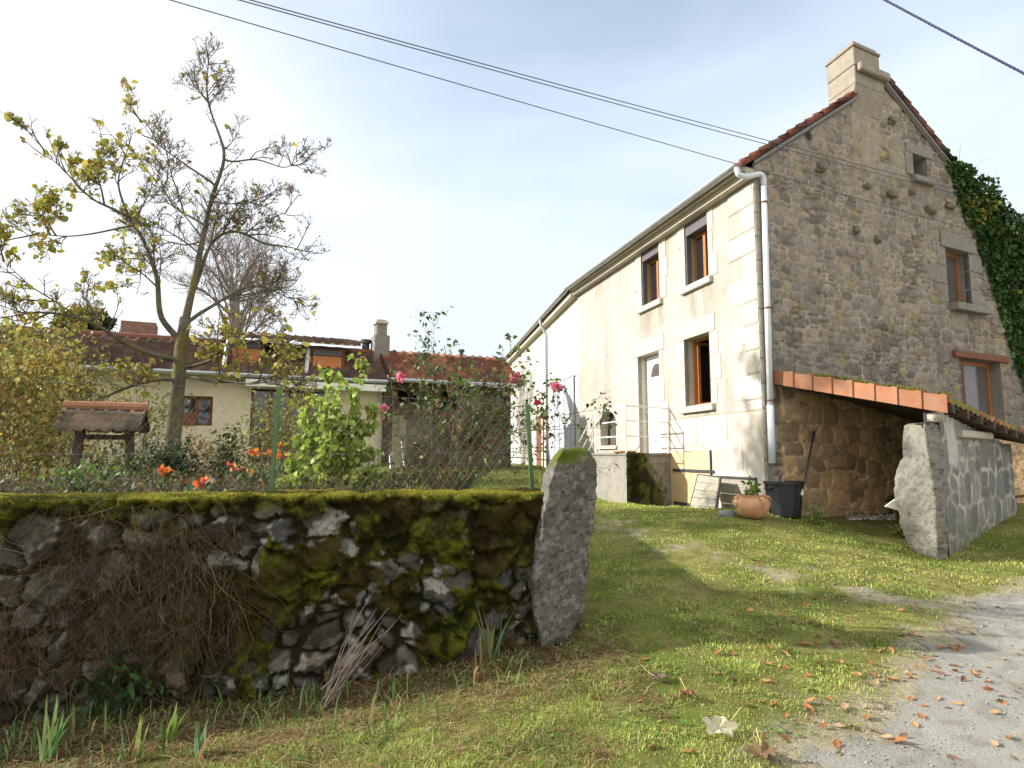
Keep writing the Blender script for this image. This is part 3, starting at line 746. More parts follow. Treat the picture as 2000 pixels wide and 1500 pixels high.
# chimney
ca = GA.uv(1661, 190)[0]; cb_ = GA.uv(1706, 130)[0]; cz = GA.uv(1658, 90)[1]
b = MB()
b.fbox(FA, 0, 0, 0, 0, 0, 0); b.v = []; b.f = []
def chim(b, s0, s1, d0, d1, z0, z1):
    P = []
    for z in (z0, z1):
        for s, d in ((s0, d0), (s1, d0), (s1, d1), (s0, d1)):
            P.append(GA.p(s, 0, z) + FA.u * d)
    b.hexa(P)
zs = GA.uv(1665, 140)[1]
b = MB(); zb0 = AP[1] - SL * (AP[0] - ca) - .16
nb = 3
for i in range(nb):
    z0 = zb0 + (cz - .1 - zb0) * i / nb; z1 = zb0 + (cz - .1 - zb0) * (i + 1) / nb - .006
    chim(b, ca + .006 * (i % 2), cb_ + (.12 if z0 < zs else 0), -.15 + .004 * (i % 2), .60, z0, z1)
    if i == 0:
        for j in (0, 1): b.v[j] = tuple(np.array(b.v[j]) + np.array([FA.u[0] * .14, FA.u[1] * .14, -.12]))
chimney = b.build('chimney', M['chimney'], house, bevel=.012)
b = MB(); chim(b, ca - .025, cb_ + .03, -.18, .63, cz - .099, cz - .04); chim(b, ca + .04, cb_ - .03, -.12, .57, cz - .038, cz + .05)
b.build('chimney_cap', M['chimney'], chimney, bevel=.015)
b = MB(); chim(b, ca + .06, cb_ + .2, -.27, -.148, zs - .10, zs + .07); b.build('chimney_ledge', M['chimney'], chimney, bevel=.025)

# openings
def reveal(b, fr, o, d, n0=.0):
    s0, s1, z0, z1 = o
    A = [(s0, z0), (s1, z0), (s1, z1), (s0, z1)]
    for i in range(4):
        (sa, za), (sb, zb) = A[i], A[(i + 1) % 4]
        b.quad(fr.p(sa, n0, za), fr.p(sb, n0, zb), fr.p(sb, -d, zb), fr.p(sa, -d, za))
def window(fr, o, d, wood, glass, parent, name='window', bars=1, fw=.06, half_open=False, label=None):
    s0, s1, z0, z1 = o; b = MB()
    b.fbox(fr, s0, s1, -d - .05, -d, z0, z0 + fw); b.fbox(fr, s0, s1, -d - .05, -d, z1 - fw, z1)
    b.fbox(fr, s0, s0 + fw, -d - .05, -d - .001, z0 + fw, z1 - fw); b.fbox(fr, s1 - fw, s1, -d - .05, -d - .001, z0 + fw, z1 - fw)
    for i in range(bars):
        sm = s0 + (s1 - s0) * (i + 1) / (bars + 1)
        if half_open:
            for se, sg in ((s0 + fw, 1), (s1 - fw, -1)):     # casements swung inwards
                b.fbox(fr, se, se + sg * .045, -d - .38, -d - .051, z0 + fw, z0 + fw + .05); b.fbox(fr, se, se + sg * .045, -d - .38, -d - .051, z1 - fw - .05, z1 - fw)
                b.fbox(fr, se, se + sg * .045, -d - .38, -d - .33, z0 + fw + .05, z1 - fw - .05); b.fbox(fr, se, se + sg * .045, -d - .11, -d - .051, z0 + fw + .05, z1 - fw - .05)
        else:
            b.fbox(fr, sm - .045, sm + .045, -d - .04, -d + .015, z0 + fw, z1 - fw)
    w = b.build(name, wood, parent)
    if label: w['label'] = label
    g = MB()
    if half_open:
        g.quad(fr.p(s0, -d - .42, z0), fr.p(s1, -d - .42, z0), fr.p(s1, -d - .42, z1), fr.p(s0, -d - .42, z1))
        for A, B in (((s0, -.05), (s0, -.42)), ((s1, -.05), (s1, -.42))):
            g.quad(fr.p(A[0], -d + A[1], z0), fr.p(B[0], -d + B[1], z0), fr.p(B[0], -d + B[1], z1), fr.p(A[0], -d + A[1], z1))
        g.quad(fr.p(s0, -d - .05, z1), fr.p(s1, -d - .05, z1), fr.p(s1, -d - .42, z1), fr.p(s0, -d - .42, z1))
        g.quad(fr.p(s0, -d - .05, z0), fr.p(s1, -d - .05, z0), fr.p(s1, -d - .42, z0), fr.p(s0, -d - .42, z0))
        g.build('dark_room', M['dark'], w)
        g = MB(); g.fbox(fr, s0 + fw + .012, s0 + fw + .02, -d - .33, -d - .11, z0 + fw + .05, z1 - fw - .05); g.build('pane', glass, w)
    else:
        g.fbox(fr, s0 + fw, s1 - fw, -d - .035, -d - .025, z0 + fw, z1 - fw); g.build('pane', glass, w)
    return w
def surround(fr, o, lint=.34, ext=.22, pr=.014, seed=0, rows=3):
    """lintel and jamb blocks as separate dressed stones"""
    r = random.Random(seed); s0, s1, z0, z1 = o
    b = MB(); b.fbox(fr, s0 - ext, s1 + ext, -.10, pr + .006, z1 + .001, z1 + lint); b.build('lintel', M['cutstone'], house, bevel=.008)
    for side in (0, 1):
        z = z0
        for i in range(rows):
            zz = z0 + (z1 - z0) * (i + 1) / rows; w = r.choice([.16, .36]) if i % 2 else r.choice([.3, .2])
            b = MB()
            if side: b.fbox(fr, s1, s1 + w, -.10, pr, z, zz - .006)
            else: b.fbox(fr, s0 - w, s0, -.10, pr, z, zz - .006)
            b.build('jamb_stone', M['cutstone'], house, bevel=.006); z = zz
for k, o in OPF.items():
    rv = MB(); reveal(rv, FA, o, .26, .0); rv.build('window_reveal' if k != 'door' else 'door_reveal', M['cutstone'], house)
for i, k in enumerate(('up_a', 'up_b', 'low')):
    o = OPF[k]
    if k != 'low':
        oo = (o[0] + .03, o[1] - .03, o[2], o[3] - .26)
        w = window(FA, oo, .20, M['wood_orange'], M['glass'], house)
        b = MB(); b.fbox(FA, o[0] + .012, o[1] - .012, -.22, -.015, o[3] - .26, o[3] - .012); b.build('shutter_box', M['shutterbox'], w, bevel=.008)
        for sa in (o[0] + .006, o[1] - .036): b = MB(); b.fbox(FA, sa, sa + .03, -.13, -.02, o[2] + .03, o[3] - .262); b.build('shutter_rail', M['shutterbox'], w)
    else:
        w = window(FA, o, .20, M['wood_orange'], M['curtain_glass'], house, half_open=True, label='open window with both casements swung inwards')
    b = MB(); b.fbox(FA, o[0] - .12, o[1] + .14, -.2, .085, o[2] - .13, o[2] + .002); b.build('sill', M['cutstone'], house, bevel=.012)
    surround(FA, o, .27 if k != 'low' else .34, .2, seed=i + 3)
o = OPF['door']; surround(FA, o, .36, .24, seed=9, rows=4)
b = MB(); b.fbox(FA, o[0] + .01, o[1] - .01, -.27, -.21, o[2], o[3] - .01); door = b.build('door', M['white'], house, bevel=.006)
door['label'] = 'white front door with a small half-round glazed light'
for (sa, sb, za, zb) in ((.14, .42, .12, .72), (.50, .78, .12, .72), (.14, .42, .85, 1.45), (.50, .78, .85, 1.45)):
    b = MB(); b.fbox(FA, o[0] + sa * (o[1] - o[0]) / .92, o[0] + sb * (o[1] - o[0]) / .92, -.212, -.2, o[2] + za, o[2] + zb); b.build('door_panel', M['white'], door, bevel=.008)
b = MB(); sc, zc, rr = (o[0] + o[1]) / 2, o[3] - .52, (o[1] - o[0]) * .27
V = [FA.p(sc, -.203, zc)] + [FA.p(sc + rr * math.cos(t), -.203, zc + rr * 1.05 * math.sin(t)) for t in np.linspace(0, math.pi, 14)]
b.add(V, [(0, i, i + 1) for i in range(1, 14)]); b.build('door_light', M['curtain_glass'], door)
b = MB(); b.tube([FA.p(o[1] - .1, -.20, 2.62), FA.p(o[1] - .1, -.15, 2.62), FA.p(o[1] - .22, -.15, 2.62)], .012, 6); b.build('door_handle', M['zinc'], door)
# arched cellar window
o = OPF['cellar']; w = window(FA, o, .22, M['wood_dark'], M['curtain_glass'], house, label='small arched window beside the landing')
b = MB(); V = []; n = 12; sc = (o[0] + o[1]) / 2; hw = (o[1] - o[0]) / 2
for side in (-1, 1):
    P = [FA.p(sc + side * hw, .012, o[3] - hw * .55)] + [FA.p(sc + side * hw * math.cos(t), .012, o[3] - hw * .55 + hw * .55 * math.sin(t)) for t in np.linspace(0, math.pi / 2, 8)] + [FA.p(sc, .012, o[3] + .02), FA.p(sc + side * (hw + .01), .012, o[3] + .02)]
    Q = [p - FA.n * .2 for p in P]; m = len(P)
    b.add(P + Q, [tuple(range(m)), tuple(range(m, 2 * m))] + [(i, (i + 1) % m, m + (i + 1) % m, m + i) for i in range(m)])
b.build('arch_stones', M['cutstone'], house)
b = MB(); b.fbox(FA, o[0] - .08, o[1] + .08, -.2, .06, o[2] - .09, o[2] + .002); b.build('sill', M['cutstone'], house, bevel=.01)
# plank door of the cellar
s0, s1, z0, z1 = HT; b = MB(); r = random.Random(4); n = 6
for i in range(n):
    sa = s0 + (s1 - s0) * i / n; sb = s0 + (s1 - s0) * (i + 1) / n - .006
    b.fbox(FA, sa, sb, -.02, .018 + r.uniform(0, .006), z0 - .3, z1 - r.uniform(0, .015))
cd = b.build('cellar_door', M['wood_pale'], house); cd['label'] = 'new pale plank door with dark strap hinges'
b = MB(); b.fbox(FA, s0 - .12, s1 - .08, .026, .04, z1 - .42, z1 - .36); b.build('strap_hinge', M['iron'], cd); b = MB(); b.fbox(FA, s0 - .02, s1 - .08, .026, .04, z0 + .02, z0 + .08); b.build('strap_hinge', M['iron'], cd)
b = MB(); b.fbox(FA, s0 - .035, s0 - .005, .0, .05, z1 - .5, z1 + .02); b.build('hinge_post', M['iron'], cd)
b = MB(); b.fbox(FA, s1 + .002, s1 + .14, -.02, .03, z0 - .3, z1 + .02); b.build('door_post', M['wood_pale'], cd)

# gable openings
for i in range(15):
    b = MB(); b.fbox(GA, -.006, (.17, .24)[i % 2], -.06, .026, .25 + .43 * i, .25 + .43 * (i + 1) - .008); b.build('corner_stone', M['quoin'], house, bevel=.012)
for o in OPG.values():
    rv = MB(); reveal(rv, GA, o, .30, .03); rv.build('window_reveal', M['greystone'], house)
o = OPG['mid']; w = window(GA, o, .2, M['wood_orange'], M['curtain_glass'], house, bars=0, label='narrow wooden window in dressed grey stone')
def stone(fr, s0, s1, z0, z1, n1, name='jamb_stone', m='greystone', n0=-.1, bev=.012):
    b = MB(); b.fbox(fr, s0, s1, n0, n1, z0, z1); return b.build(name, M[m], house, bevel=bev)
stone(GA, o[0] - .16, o[1] + .30, o[3] + .002, o[3] + .34, .055, 'lintel')
h3 = (o[3] - o[2]) / 3
for i in range(3):
    stone(GA, o[0] - (.34, .5, .3)[i], o[0], o[2] + h3 * i, o[2] + h3 * (i + 1) - .008, .03); stone(GA, o[1], o[1] + (.42, .3, .5)[i], o[2] + h3 * i, o[2] + h3 * (i + 1) - .008, .03)
stone(GA, o[0] + .02, o[1] + .42, o[2] - .16, o[2] - .002, .2, 'sill')
o = OPG['low']; w = window(GA, o, .2, M['wood_orange'], M['curtain_glass'], house, bars=0, fw=.09, label='brown window under a stained wooden beam')
b = MB(); b.fbox(GA, o[0] - .26, o[1] + .30, -.1, .09, o[3] + .002, o[3] + .15); b.build('wooden_beam', M['lintel_wood'], house, bevel=.01)
b = MB(); b.fbox(GA, o[0] + .09, o[0] + .28, -.199, -.13, o[2], o[3] - .09); b.build('dark_room', M['dark'], w)
b = MB(); b.fbox(GA, o[0] + .285, o[0] + .36, -.199, -.11, o[2], o[3] - .1); b.build('casement', M['lintel_wood'], w)
o = OPG['attic']; b = MB(); b.quad(GA.p(o[0], -.28, o[2]), GA.p(o[1], -.28, o[2]), GA.p(o[1], -.28, o[3]), GA.p(o[0], -.28, o[3])); b.build('attic_vent', M['dark'], house)
stone(GA, o[0] - .2, o[1] + .22, o[3] + .002, o[3] + .22, .05, 'lintel'); stone(GA, o[0] - .24, o[0], o[2] - .02, o[3], .045); stone(GA, o[0] - .05, o[1] + .1, o[2] - .16, o[2] - .02, .12, 'sill')
def lump(name, c, r, m, parent, seed=0, col=None, n=14, amp=.25, fr=2.5):
    """irregular stone: noisy ellipsoid"""
    th = np.linspace(0, np.pi, n); ph = np.linspace(0, 2 * np.pi, 2 * n, endpoint=False)
    T, Pp = np.meshgrid(th, ph, indexing='ij')
    d = np.stack([np.sin(T) * np.cos(Pp), np.sin(T) * np.sin(Pp), np.cos(T)], -1)
    k = 1 + amp * 2 * (fbm(d[..., 0] * fr + d[..., 2] * fr + seed * 3.1, d[..., 1] * fr - d[..., 2] * fr * .7 + seed) - .5)
    dd = np.sign(d) * np.abs(d) ** .7
    V = (np.asarray(c) + dd * k[..., None] * np.asarray(r)).reshape(-1, 3); m2 = 2 * n
    i = (np.arange(n - 1)[:, None] * m2 + np.arange(m2)[None]); j = (np.arange(n - 1)[:, None] * m2 + (np.arange(m2) + 1)[None] % m2)
    Q = np.stack([i, j, j + m2, i + m2], -1).reshape(-1, 4)
    cc = np.repeat(np.asarray(col if col is not None else (.3, .28, .24))[None], len(V), 0) * (.7 + .6 * fbm(V[:, 0] * 9 + V[:, 2] * 7, V[:, 1] * 9 + V[:, 2] * 5))[:, None]
    return np_mesh(name, V, Q, m, parent, cc, True)
for i, (x, y, sx, sz) in enumerate([(1600, 328, .17, .13), (1738, 238, .15, .10), (1737, 382, .18, .10), (1776, 378, .12, .09), (1814, 411, .24, .12), (1851, 404, .22, .11), (1668, 450, .11, .13), (1711, 468, .12, .13), (1690, 366, .14, .07)]):
    s, z = GA.uv(x, y); c = GA.p(s, .03, z)
    o_ = lump('projecting_stone', (0, 0, 0), (sx * .66, .085, sz * .64), M['stone'], house, i, (.19, .165, .12), 16, .55, 2.2); o_.location = c; o_.rotation_euler.z = math.atan2(GU[1], GU[0])
settle(house, (C2[0], C2[1], .8))

# ---------------------------------------------------------------- barn continuing the house front
barn = thing('barn', 'long white walled barn bending away from the house with grey metal sliding door', 'barn')
B0 = FA.p(SB, 0, 0)[:2]
best = None
for A in np.arange(2, 14.9, .1):
    a = math.radians(A); fr = Frame(B0, (-math.sin(a), math.cos(a)), -1)
    ez = fr.uv(985, 708, .3)[1] - fr.uv(1112, 572, .3)[1]
    if best is None or abs(ez) < best[0]: best = (abs(ez), A, fr)
BA = best[2]; BL = BA.uv(992, 760)[0]
print('barn', best[:2], BL, 'SB', SB, 'ops', OPF, OPG, AP, SL, SR)
bez = BA.uv(1068, 615, .3)[1]
BZ = EZ - .05
def barn_fn(Sg, Zg):
    n1 = fbm(Sg * .8, Zg * .8); c = mixc((.53, .50, .44), (.59, .57, .525), n1)
    c = mixc(c, (.46, .41, .32), sstep(.55, .8, fbm(Sg * 4, Zg * .6)) * .25); c = mixc(c, (.45, .40, .3), sstep(2.2, 1.2, Zg) * .3)
    return .01 * (fbm(Sg * 5, Zg * 5) - .5), c, None
grid_wall('front_wall', BA, .0, BL, .4, BZ + .1, .1, barn_fn, M['plaster'], barn, flip=True)
b = MB(); b.fbox(BA, .01, BL, 0, .22, BZ, BZ + .14); b.build('cornice', M['cutstone'], barn)
gutter('gutter', BA, .03, BL, ov, EZ + .19, .085, barn)
W1b = vec3(GU, SL)
tile_roof('roof', BA.p(0, ov - .02, EZ + .1), vec3(BA.u[:2], 0), BL, W1b, 5, M['tile'], barn, RED)
b = MB(); e0 = BA.p(BL, 0, 0); e1 = e0 + vec3(GU, 0) * 8; b.quad(e0, e1, e1 + [0, 0, 7], e0 + [0, 0, BZ]); b.quad(BA.p(0, -7.5, 0), e1, e1 + [0, 0, 8], BA.p(0, -7.5, 8)); b.build('back_wall', M['cream'], barn)
s_, z_ = BA.uv(1068, 640, .1); s2_, z2_ = BA.uv(1061, 905, .1)
b = MB(); b.tube([BA.p(s_, ov, EZ + .12), BA.p(s_, ov, EZ - .02), BA.p(s_, .12, EZ - .45), BA.p(s_, .1, 1.15)], .055, 10); b.build('downpipe', M['zinc'], barn, True)
o = rect(BA, 1124, 1077, 735, 757, 905, 905); b = MB(); r = random.Random(2); n = 9
for i in range(n):
    sa = o[0] + (o[1] - o[0]) * i / n; sb = o[0] + (o[1] - o[0]) * (i + 1) / n - .02
    b.fbox(BA, sa, sb, .03, .06 + .012 * (i % 2), 1.1, o[3])
mdoor = b.build('sliding_door', mat('grey_painted_sheet', (.42, .45, .49), .5, .15, 3, stretch=(1, 1, .3), var2=.35, scale2=1.5, tint=(.30, .32, .33)), barn); mdoor['label'] = 'grey blue sheet metal sliding door'
b = MB(); b.fbox(BA, o[0] - .2, o[1] + .2, .06, .09, o[3] + .01, o[3] + .05); b.build('door_rail', M['zinc'], mdoor)
o = rect(BA, 1060, 1050, 810, 815, 910, 910); b = MB(); b.fbox(BA, o[0], o[1], -.01, .03, 1.1, o[3]); b.build('door', M['lintel_wood'], barn)
b = MB(); b.add([BA.p(*q) for q in [(o[0] - .25, .05, 1.1), (o[0], .05, 1.1), (o[0], .05, o[3]), (o[1], .05, o[3]), (o[1], .05, 1.1), (o[1] + .3, .05, 1.1), (o[1] + .3, .05, o[3] + .25), (o[0] - .25, .05, o[3] + .25)]], [(0, 1, 2, 3, 4, 5, 6, 7)]); b.build('door_frame', M['cutstone'], barn)
o = rect(BA, 1003, 993, 795, 798, 905, 905); b = MB(); b.fbox(BA, o[0], o[1], -.01, .04, 1.1, o[3]); b.build('metal_door', M['pvc'], barn)
settle(barn, (B0[0], B0[1], 1.1))
def gh(px, py, lift=0.0):
    """where the sight line meets the ground"""
    d = ray(px, py); t0 = 2.0
    ts = np.linspace(2, 40, 1500); P = EYE + d * ts[:, None]
    b = P[:, 2] < zg(P[:, 0], P[:, 1])
    i = int(np.argmax(b)) if b.any() else len(ts) - 1
    p = P[i]; return np.array([p[0], p[1], zg1(p[0], p[1]) + lift])
# ---------------------------------------------------------------- landing in front of the door
fp = FA.p(HT[1] + .02, 0, 0)[:2]
d_ = ray(1223, 885); q_ = d_[0] / d_[1]
t_ = (fp[0] - q_ * fp[1]) / (GU[0] - q_ * GU[1]); LC = fp - GU * t_
d_ = ray(1158, 885); q_ = d_[0] / d_[1]; LL = (LC[0] - q_ * LC[1]) / (q_ * FU[1] - FU[0])
LZ = 1.645
FR_ = Frame(LC, GU, 1); FL_ = Frame(LC, FU, -1)
landing = thing('door_landing', 'raised concrete landing with moss and a white rail in front of the white door', 'landing')
def conc(Sg, Zg, seed, mossy):
    n1 = fbm(Sg * 2 + seed, Zg * 2); n2 = fbm(Sg * 8 + seed, Zg * 8)
    c = mixc((.22, .20, .165), (.31, .29, .245), n1); c = mixc(c, (.14, .125, .10), sstep(.5, .75, fbm(Sg * 6 + seed, Zg * .7)) * .6)
    c = mixc(c, (.17, .15, .11), sstep(LZ - .15, LZ, Zg) * .5)
    h = .02 * (n2 - .5)
    if mossy:
        edge = .5 + .35 * (fbm(Zg * 2.2 + 3, Sg * 2) - .4) + .35 * sstep(1.45, .7, Zg)
        dk = sstep(edge + .12, edge - .05, Sg + .12 * (n2 - .5)); dk2 = sstep(1.25, 1.05, Sg + .2 * (n1 - .5)) * sstep(.42, .62, n2 * .6 + n1 * .4) * sstep(LZ, LZ - .2, Zg)
        k = np.maximum(dk, dk2 * .8)
        blk = (np.abs((Zg / .24) % 1 - .5) > .46) & (Sg > .3)
        c = np.where((blk & (Sg < 1.05))[..., None], c * .6, c)
        c = mixc(c, mixc((.025, .022, .014), (.075, .08, .016), sstep(.4, .6, n2)), k); h = h + .035 * dk * (.4 + n2)
    return h, c, None
def cfr(S_, Z_): return conc(S_, Z_, 3, True)
def cfl(S_, Z_): return conc(S_, Z_, 9, False)
grid_wall('side_face', FR_, 0, t_, .3, LZ, .03, cfr, M['concrete'], landing)
grid_wall('front_face', FL_, 0, LL, .3, LZ, .03, cfl, M['concrete'], landing, flip=True)
b = MB()
P = [FR_.p(-.03, .03, 0), FR_.p(t_, .03, 0), FR_.p(t_, 0, 0) + FL_.u * LL, FR_.p(-.03, 0, 0) + FL_.u * LL]
b.hexa([p + [0, 0, LZ - .03] for p in P] + [p + [0, 0, LZ + .01] for p in P]); b.build('slab', M['greystone'], landing)
b = MB()
for i in range(5):
    s0 = LL + .28 * i; q = [FL_.p(s0, 0, 0), FL_.p(s0 + .28, 0, 0), FL_.p(s0 + .28, 0, 0) + vec3(GU, 0) * t_, FL_.p(s0, 0, 0) + vec3(GU, 0) * t_]
    b.hexa([p + [0, 0, .3] for p in q] + [p + [0, 0, LZ - .12 - .17 * i] for p in q])
b.build('steps', M['greystone'], landing)
rt = [FR_.p(t_ - .02, -.05, 2.62), FR_.p(.04, -.05, 2.64), FL_.p(LL - .05, -.05, 2.64), FL_.p(LL + 1.0, -.05, 1.95)]
rail = MB(); rail.tube(rt, .017, 6); rl = rail.build('railing', M['white_metal'], landing)
for dz in (-.31, -.63): rail = MB(); rail.tube([p + [0, 0, dz] for p in rt], .015, 6); rail.build('rail_bar', M['white_metal'], rl)
for p in (FR_.p(.04, -.05, 0), FL_.p(LL - .05, -.05, 0), FR_.p(t_ - .04, -.05, 0)):
    b = MB(); b.tube([p + [0, 0, LZ - .1], p + [0, 0, 2.66]], .021, 6); b.build('rail_post', M['white_metal'], rl)
def tufts(name, P, D, L, w, cols, m, parent, label=None):
    n = len(P); sd = np.cross(D, rand_dirs(n)); sd /= np.linalg.norm(sd, axis=1, keepdims=True) + 1e-9
    L = (L * RNG.uniform(.5, 1.5, n))[:, None]; w = w * .5
    V = np.stack([P - sd * w, P + sd * w, P + D * L], 1).reshape(-1, 3)
    T = (np.arange(n) * 3)[:, None] + np.array([[0, 1, 2]])
    return np_mesh(name, V, T, M[m], parent, np.repeat(cols, 3, 0))
n = 5000; s = np.abs(RNG.normal(0, .22, n)); z = RNG.uniform(.75, LZ + .02, n); k = (s < .62) & (fbm(s * 5, z * 5 + 4) > .42)
P = FR_.pts(s[k], .03, z[k]); D = rand_dirs(k.sum()) * .6 + FR_.n + [0, 0, .3]
o = tufts('moss', P, D, .035, .012, pick([(.09, .11, .015), (.05, .06, .012), (.14, .15, .02), (.03, .028, .012)], k.sum()), 'grass', landing); o['kind'] = 'stuff'
settle(landing, (LC[0], LC[1], .6))
p = FR_.p(.22, -.35, LZ + .01); b = MB(); b.lathe(p, [(.0, 0), (.2, 0), (.27, .045), (.25, .05), (.2, .02), (0, .02)]); o = b.build('pot_saucer', M['terracotta'], None, True)
tag(o, 'flat terracotta saucer on the mossy corner of the landing', 'saucer')

# ---------------------------------------------------------------- lean-to
lean = thing('lean_to', 'open lean-to of tiles and stone built against the rubble gable', 'shed')
q = GA.uv(1512, 728, .05); V0 = GA.p(q[0], .05, q[1])
V1 = at(1845, 779, 9.1)
q = GA.uv(1955, 820, .05); V2 = GA.p(q[0], .05, q[1])
pn = np.cross(V1 - V0, V2 - V0); pn /= np.linalg.norm(pn)
if pn[2] < 0: pn = -pn
d_ = ray(2002, 846); V3 = EYE + d_ * (((V0 - EYE) @ pn) / (d_ @ pn))
print('leanto', V0, V1, V2, V3)
if not (8.5 < V3[1] < 15): V3 = at(2002, 846, 11.6)
ed = V3 - V1; ed /= np.linalg.norm(ed)
Lw = np.linalg.norm(V0 - V1)
tile_roof('roof', V1 - ed * .0, ed, 5.6, (V0 - V1) / Lw, Lw, M['tile'], lean, [(.33, .14, .06), (.28, .11, .05), (.22, .10, .05), (.36, .17, .08)], tw=.22, ch=.34, thick=-.02, moss=.55)
up = np.array([0, 0, 1.0]); vd = (V1 - V0) / Lw; outn = np.cross(vd, up); outn /= np.linalg.norm(outn)
if outn[1] > 0: outn = -outn
nt = 8
for i in range(nt):
    a0 = V0 + vd * Lw * i / nt; a1 = V0 + vd * (Lw * (i + 1) / nt + .045)
    b = MB(); hgt = .24; tl = .012 * 1
    def pr(c, lift, drop): # L-shaped verge tile: top flange and skirt
        top_in = c - outn * .14 + up * (.045 + lift); top_out = c + outn * (.03 + lift) + up * (.045 + lift); bot = c + outn * (.045 + lift) - up * (hgt - .045)
        return [top_in, top_out, bot, bot - outn * .016, top_out - outn * .016 - up * .018, top_in - up * .018]
    A = pr(a0, .0, 0); Mi = pr(a1 - vd * .085, .006, 0); B1 = pr(a1 - vd * .08, .022, 0); B = pr(a1, .024, 0)
    V = A + Mi + B1 + B; Fc = []
    for k in range(3):
        for j in range(6): Fc.append((k * 6 + j, k * 6 + (j + 1) % 6, (k + 1) * 6 + (j + 1) % 6, (k + 1) * 6 + j))
    Fc += [tuple(range(6)), tuple(range(18, 24))]
    b.add(V, Fc); b.build('verge_tile', M['verge'] if 'verge' in M else M.setdefault('verge', mat('orange_verge_tile', (.31, .135, .07), .85, .22, 5, .35, 60, var2=.7, scale2=4, tint=(.27, .165, .11), objrand=.16)), lean)
# moss along the joint of roof and verge
n = 2600; t = RNG.random(n) ** .8; P = V0 + vd * (Lw * (.2 + .8 * t))[:, None] + up * .06 - outn * RNG.uniform(.03, .4, n)[:, None]; k = fbm(t * 9, t * 0 + 3) > .42
o = tufts('moss', P[k], rand_dirs(k.sum()) * .7 + up, .03, .02, pick([(.15, .16, .02), (.09, .10, .015), (.2, .19, .04)], k.sum()), 'grass', lean); o['kind'] = 'stuff'
# outer wall
wd = np.array([math.sin(math.radians(47)), math.cos(math.radians(47))])
OW = Frame(at(1850, 950, 9.52)[:2], wd, 1)
rngw = np.random.default_rng(8)
_ow = lay_stones(6, 3.2, .36, .56, .7, 1.3, rngw)
def ow_fn(Sg, Zg):
    E, I = stone_field(Sg, Zg, _ow, .07, 2.4, 1.6)
    h, c, k = rubble_cols(E, I, 4, [(.20, .193, .18), (.24, .23, .21), (.17, .165, .155), (.22, .208, .185)], (.45, .42, .355), .034, Sg, Zg, .02)
    pl = sstep(.05, .2, Sg) * sstep(.75, .55, Sg + .3 * (fbm(Sg * 3, Zg * 3) - .5)) * sstep(1.35, 1.55, Zg + .2 * (fbm(Sg * 4, Zg * 4) - .5))
    c = mixc(c, (.47, .455, .41), pl); h = h * (1 - pl) + .02 * pl
    c = mixc(c, (.15, .15, .08), sstep(.75, .3, Zg + .3 * (fbm(Sg * 2, Zg * 2) - .5)) * .6)
    topz = np.interp(Sg, [0, np.linalg.norm((V3 - V1)[:2])], [V1[2] - .16, V3[2] - .16])
    return h * .45, c, Zg < topz
grid_wall('outer_wall', OW, -.2, 4.6, -.1, 2.6, .025, ow_fn, M['stone'], lean)
q = OW.uv(1868, 843); q2 = OW.uv(1928, 858); b = MB(); b.fbox(OW, q[0], q2[0], -.05, .10, q[1] - .09, q[1] + .03); b.build('stone_ledge', M['cutstone'], lean, bevel=.02)
el = np.linalg.norm(V3 - V1)
nR = 8
for i in range(nR):
    c = V1 + ed * (.25 + (5.2 - .25) * i / nR)
    b = MB(); r0 = c + vd * .03 - up * .10; r1 = c - vd * (Lw - .1) - up * .10; hw = ed * .045
    b.hexa([r0 - hw - up * .06, r0 + hw - up * .06, r1 + hw - up * .06, r1 - hw - up * .06, r0 - hw + up * .055, r0 + hw + up * .055, r1 + hw + up * .055, r1 - hw + up * .055])
    b.build('rafter', M['wood_dark'], lean)
b = MB(); c0 = V1 - vd * .05 - up * .045; c1 = c0 + ed * 5.5; hh = vd * .01
b.hexa([c0 - hh - up * .03, c1 - hh - up * .03, c1 + hh - up * .03, c0 + hh - up * .03, c0 - hh + up * .02, c1 - hh + up * .02, c1 + hh + up * .02, c0 + hh + up * .02]); b.build('eave_board', M['wood_dark'], lean)
b = MB(); c0 = V0 - up * .09; c1 = V1 - up * .09 - vd * .25; b.quad(c0 + ed * .05, c1 + ed * .05, c1 + ed * 5.4, c0 + ed * 5.4); b.build('roof_boards', M['wood_dark'], lean)
# far end wall so that the inside stays dark
b = MB(); c0 = OW.p(4.6, 0, 0); c1 = GA.p(6.5, .02, 0); b.quad(c0 + up * 0, c1, c1 + up * 2.0, c0 + up * 1.75); b.build('end_wall', M['greystone'], lean)
q = at(1822, 822, 9.3); lump_c = at(1826, 815, 9.35)
o_ = lump('bearing_stone', lump_c, (.10, .1, .08), M['stone'], lean, 5, (.42, .38, .30))
b = MB(); pp = at(1808, 830, 9.25); b.tube([pp, pp + up * .17], .02, 6); b.tube([pp + [-.14, 0, .015], pp + [.06, 0, .015]], .018, 6); b.build('prop', M['iron'], lean)
settle(lean, (V1[0], V1[1], .3))

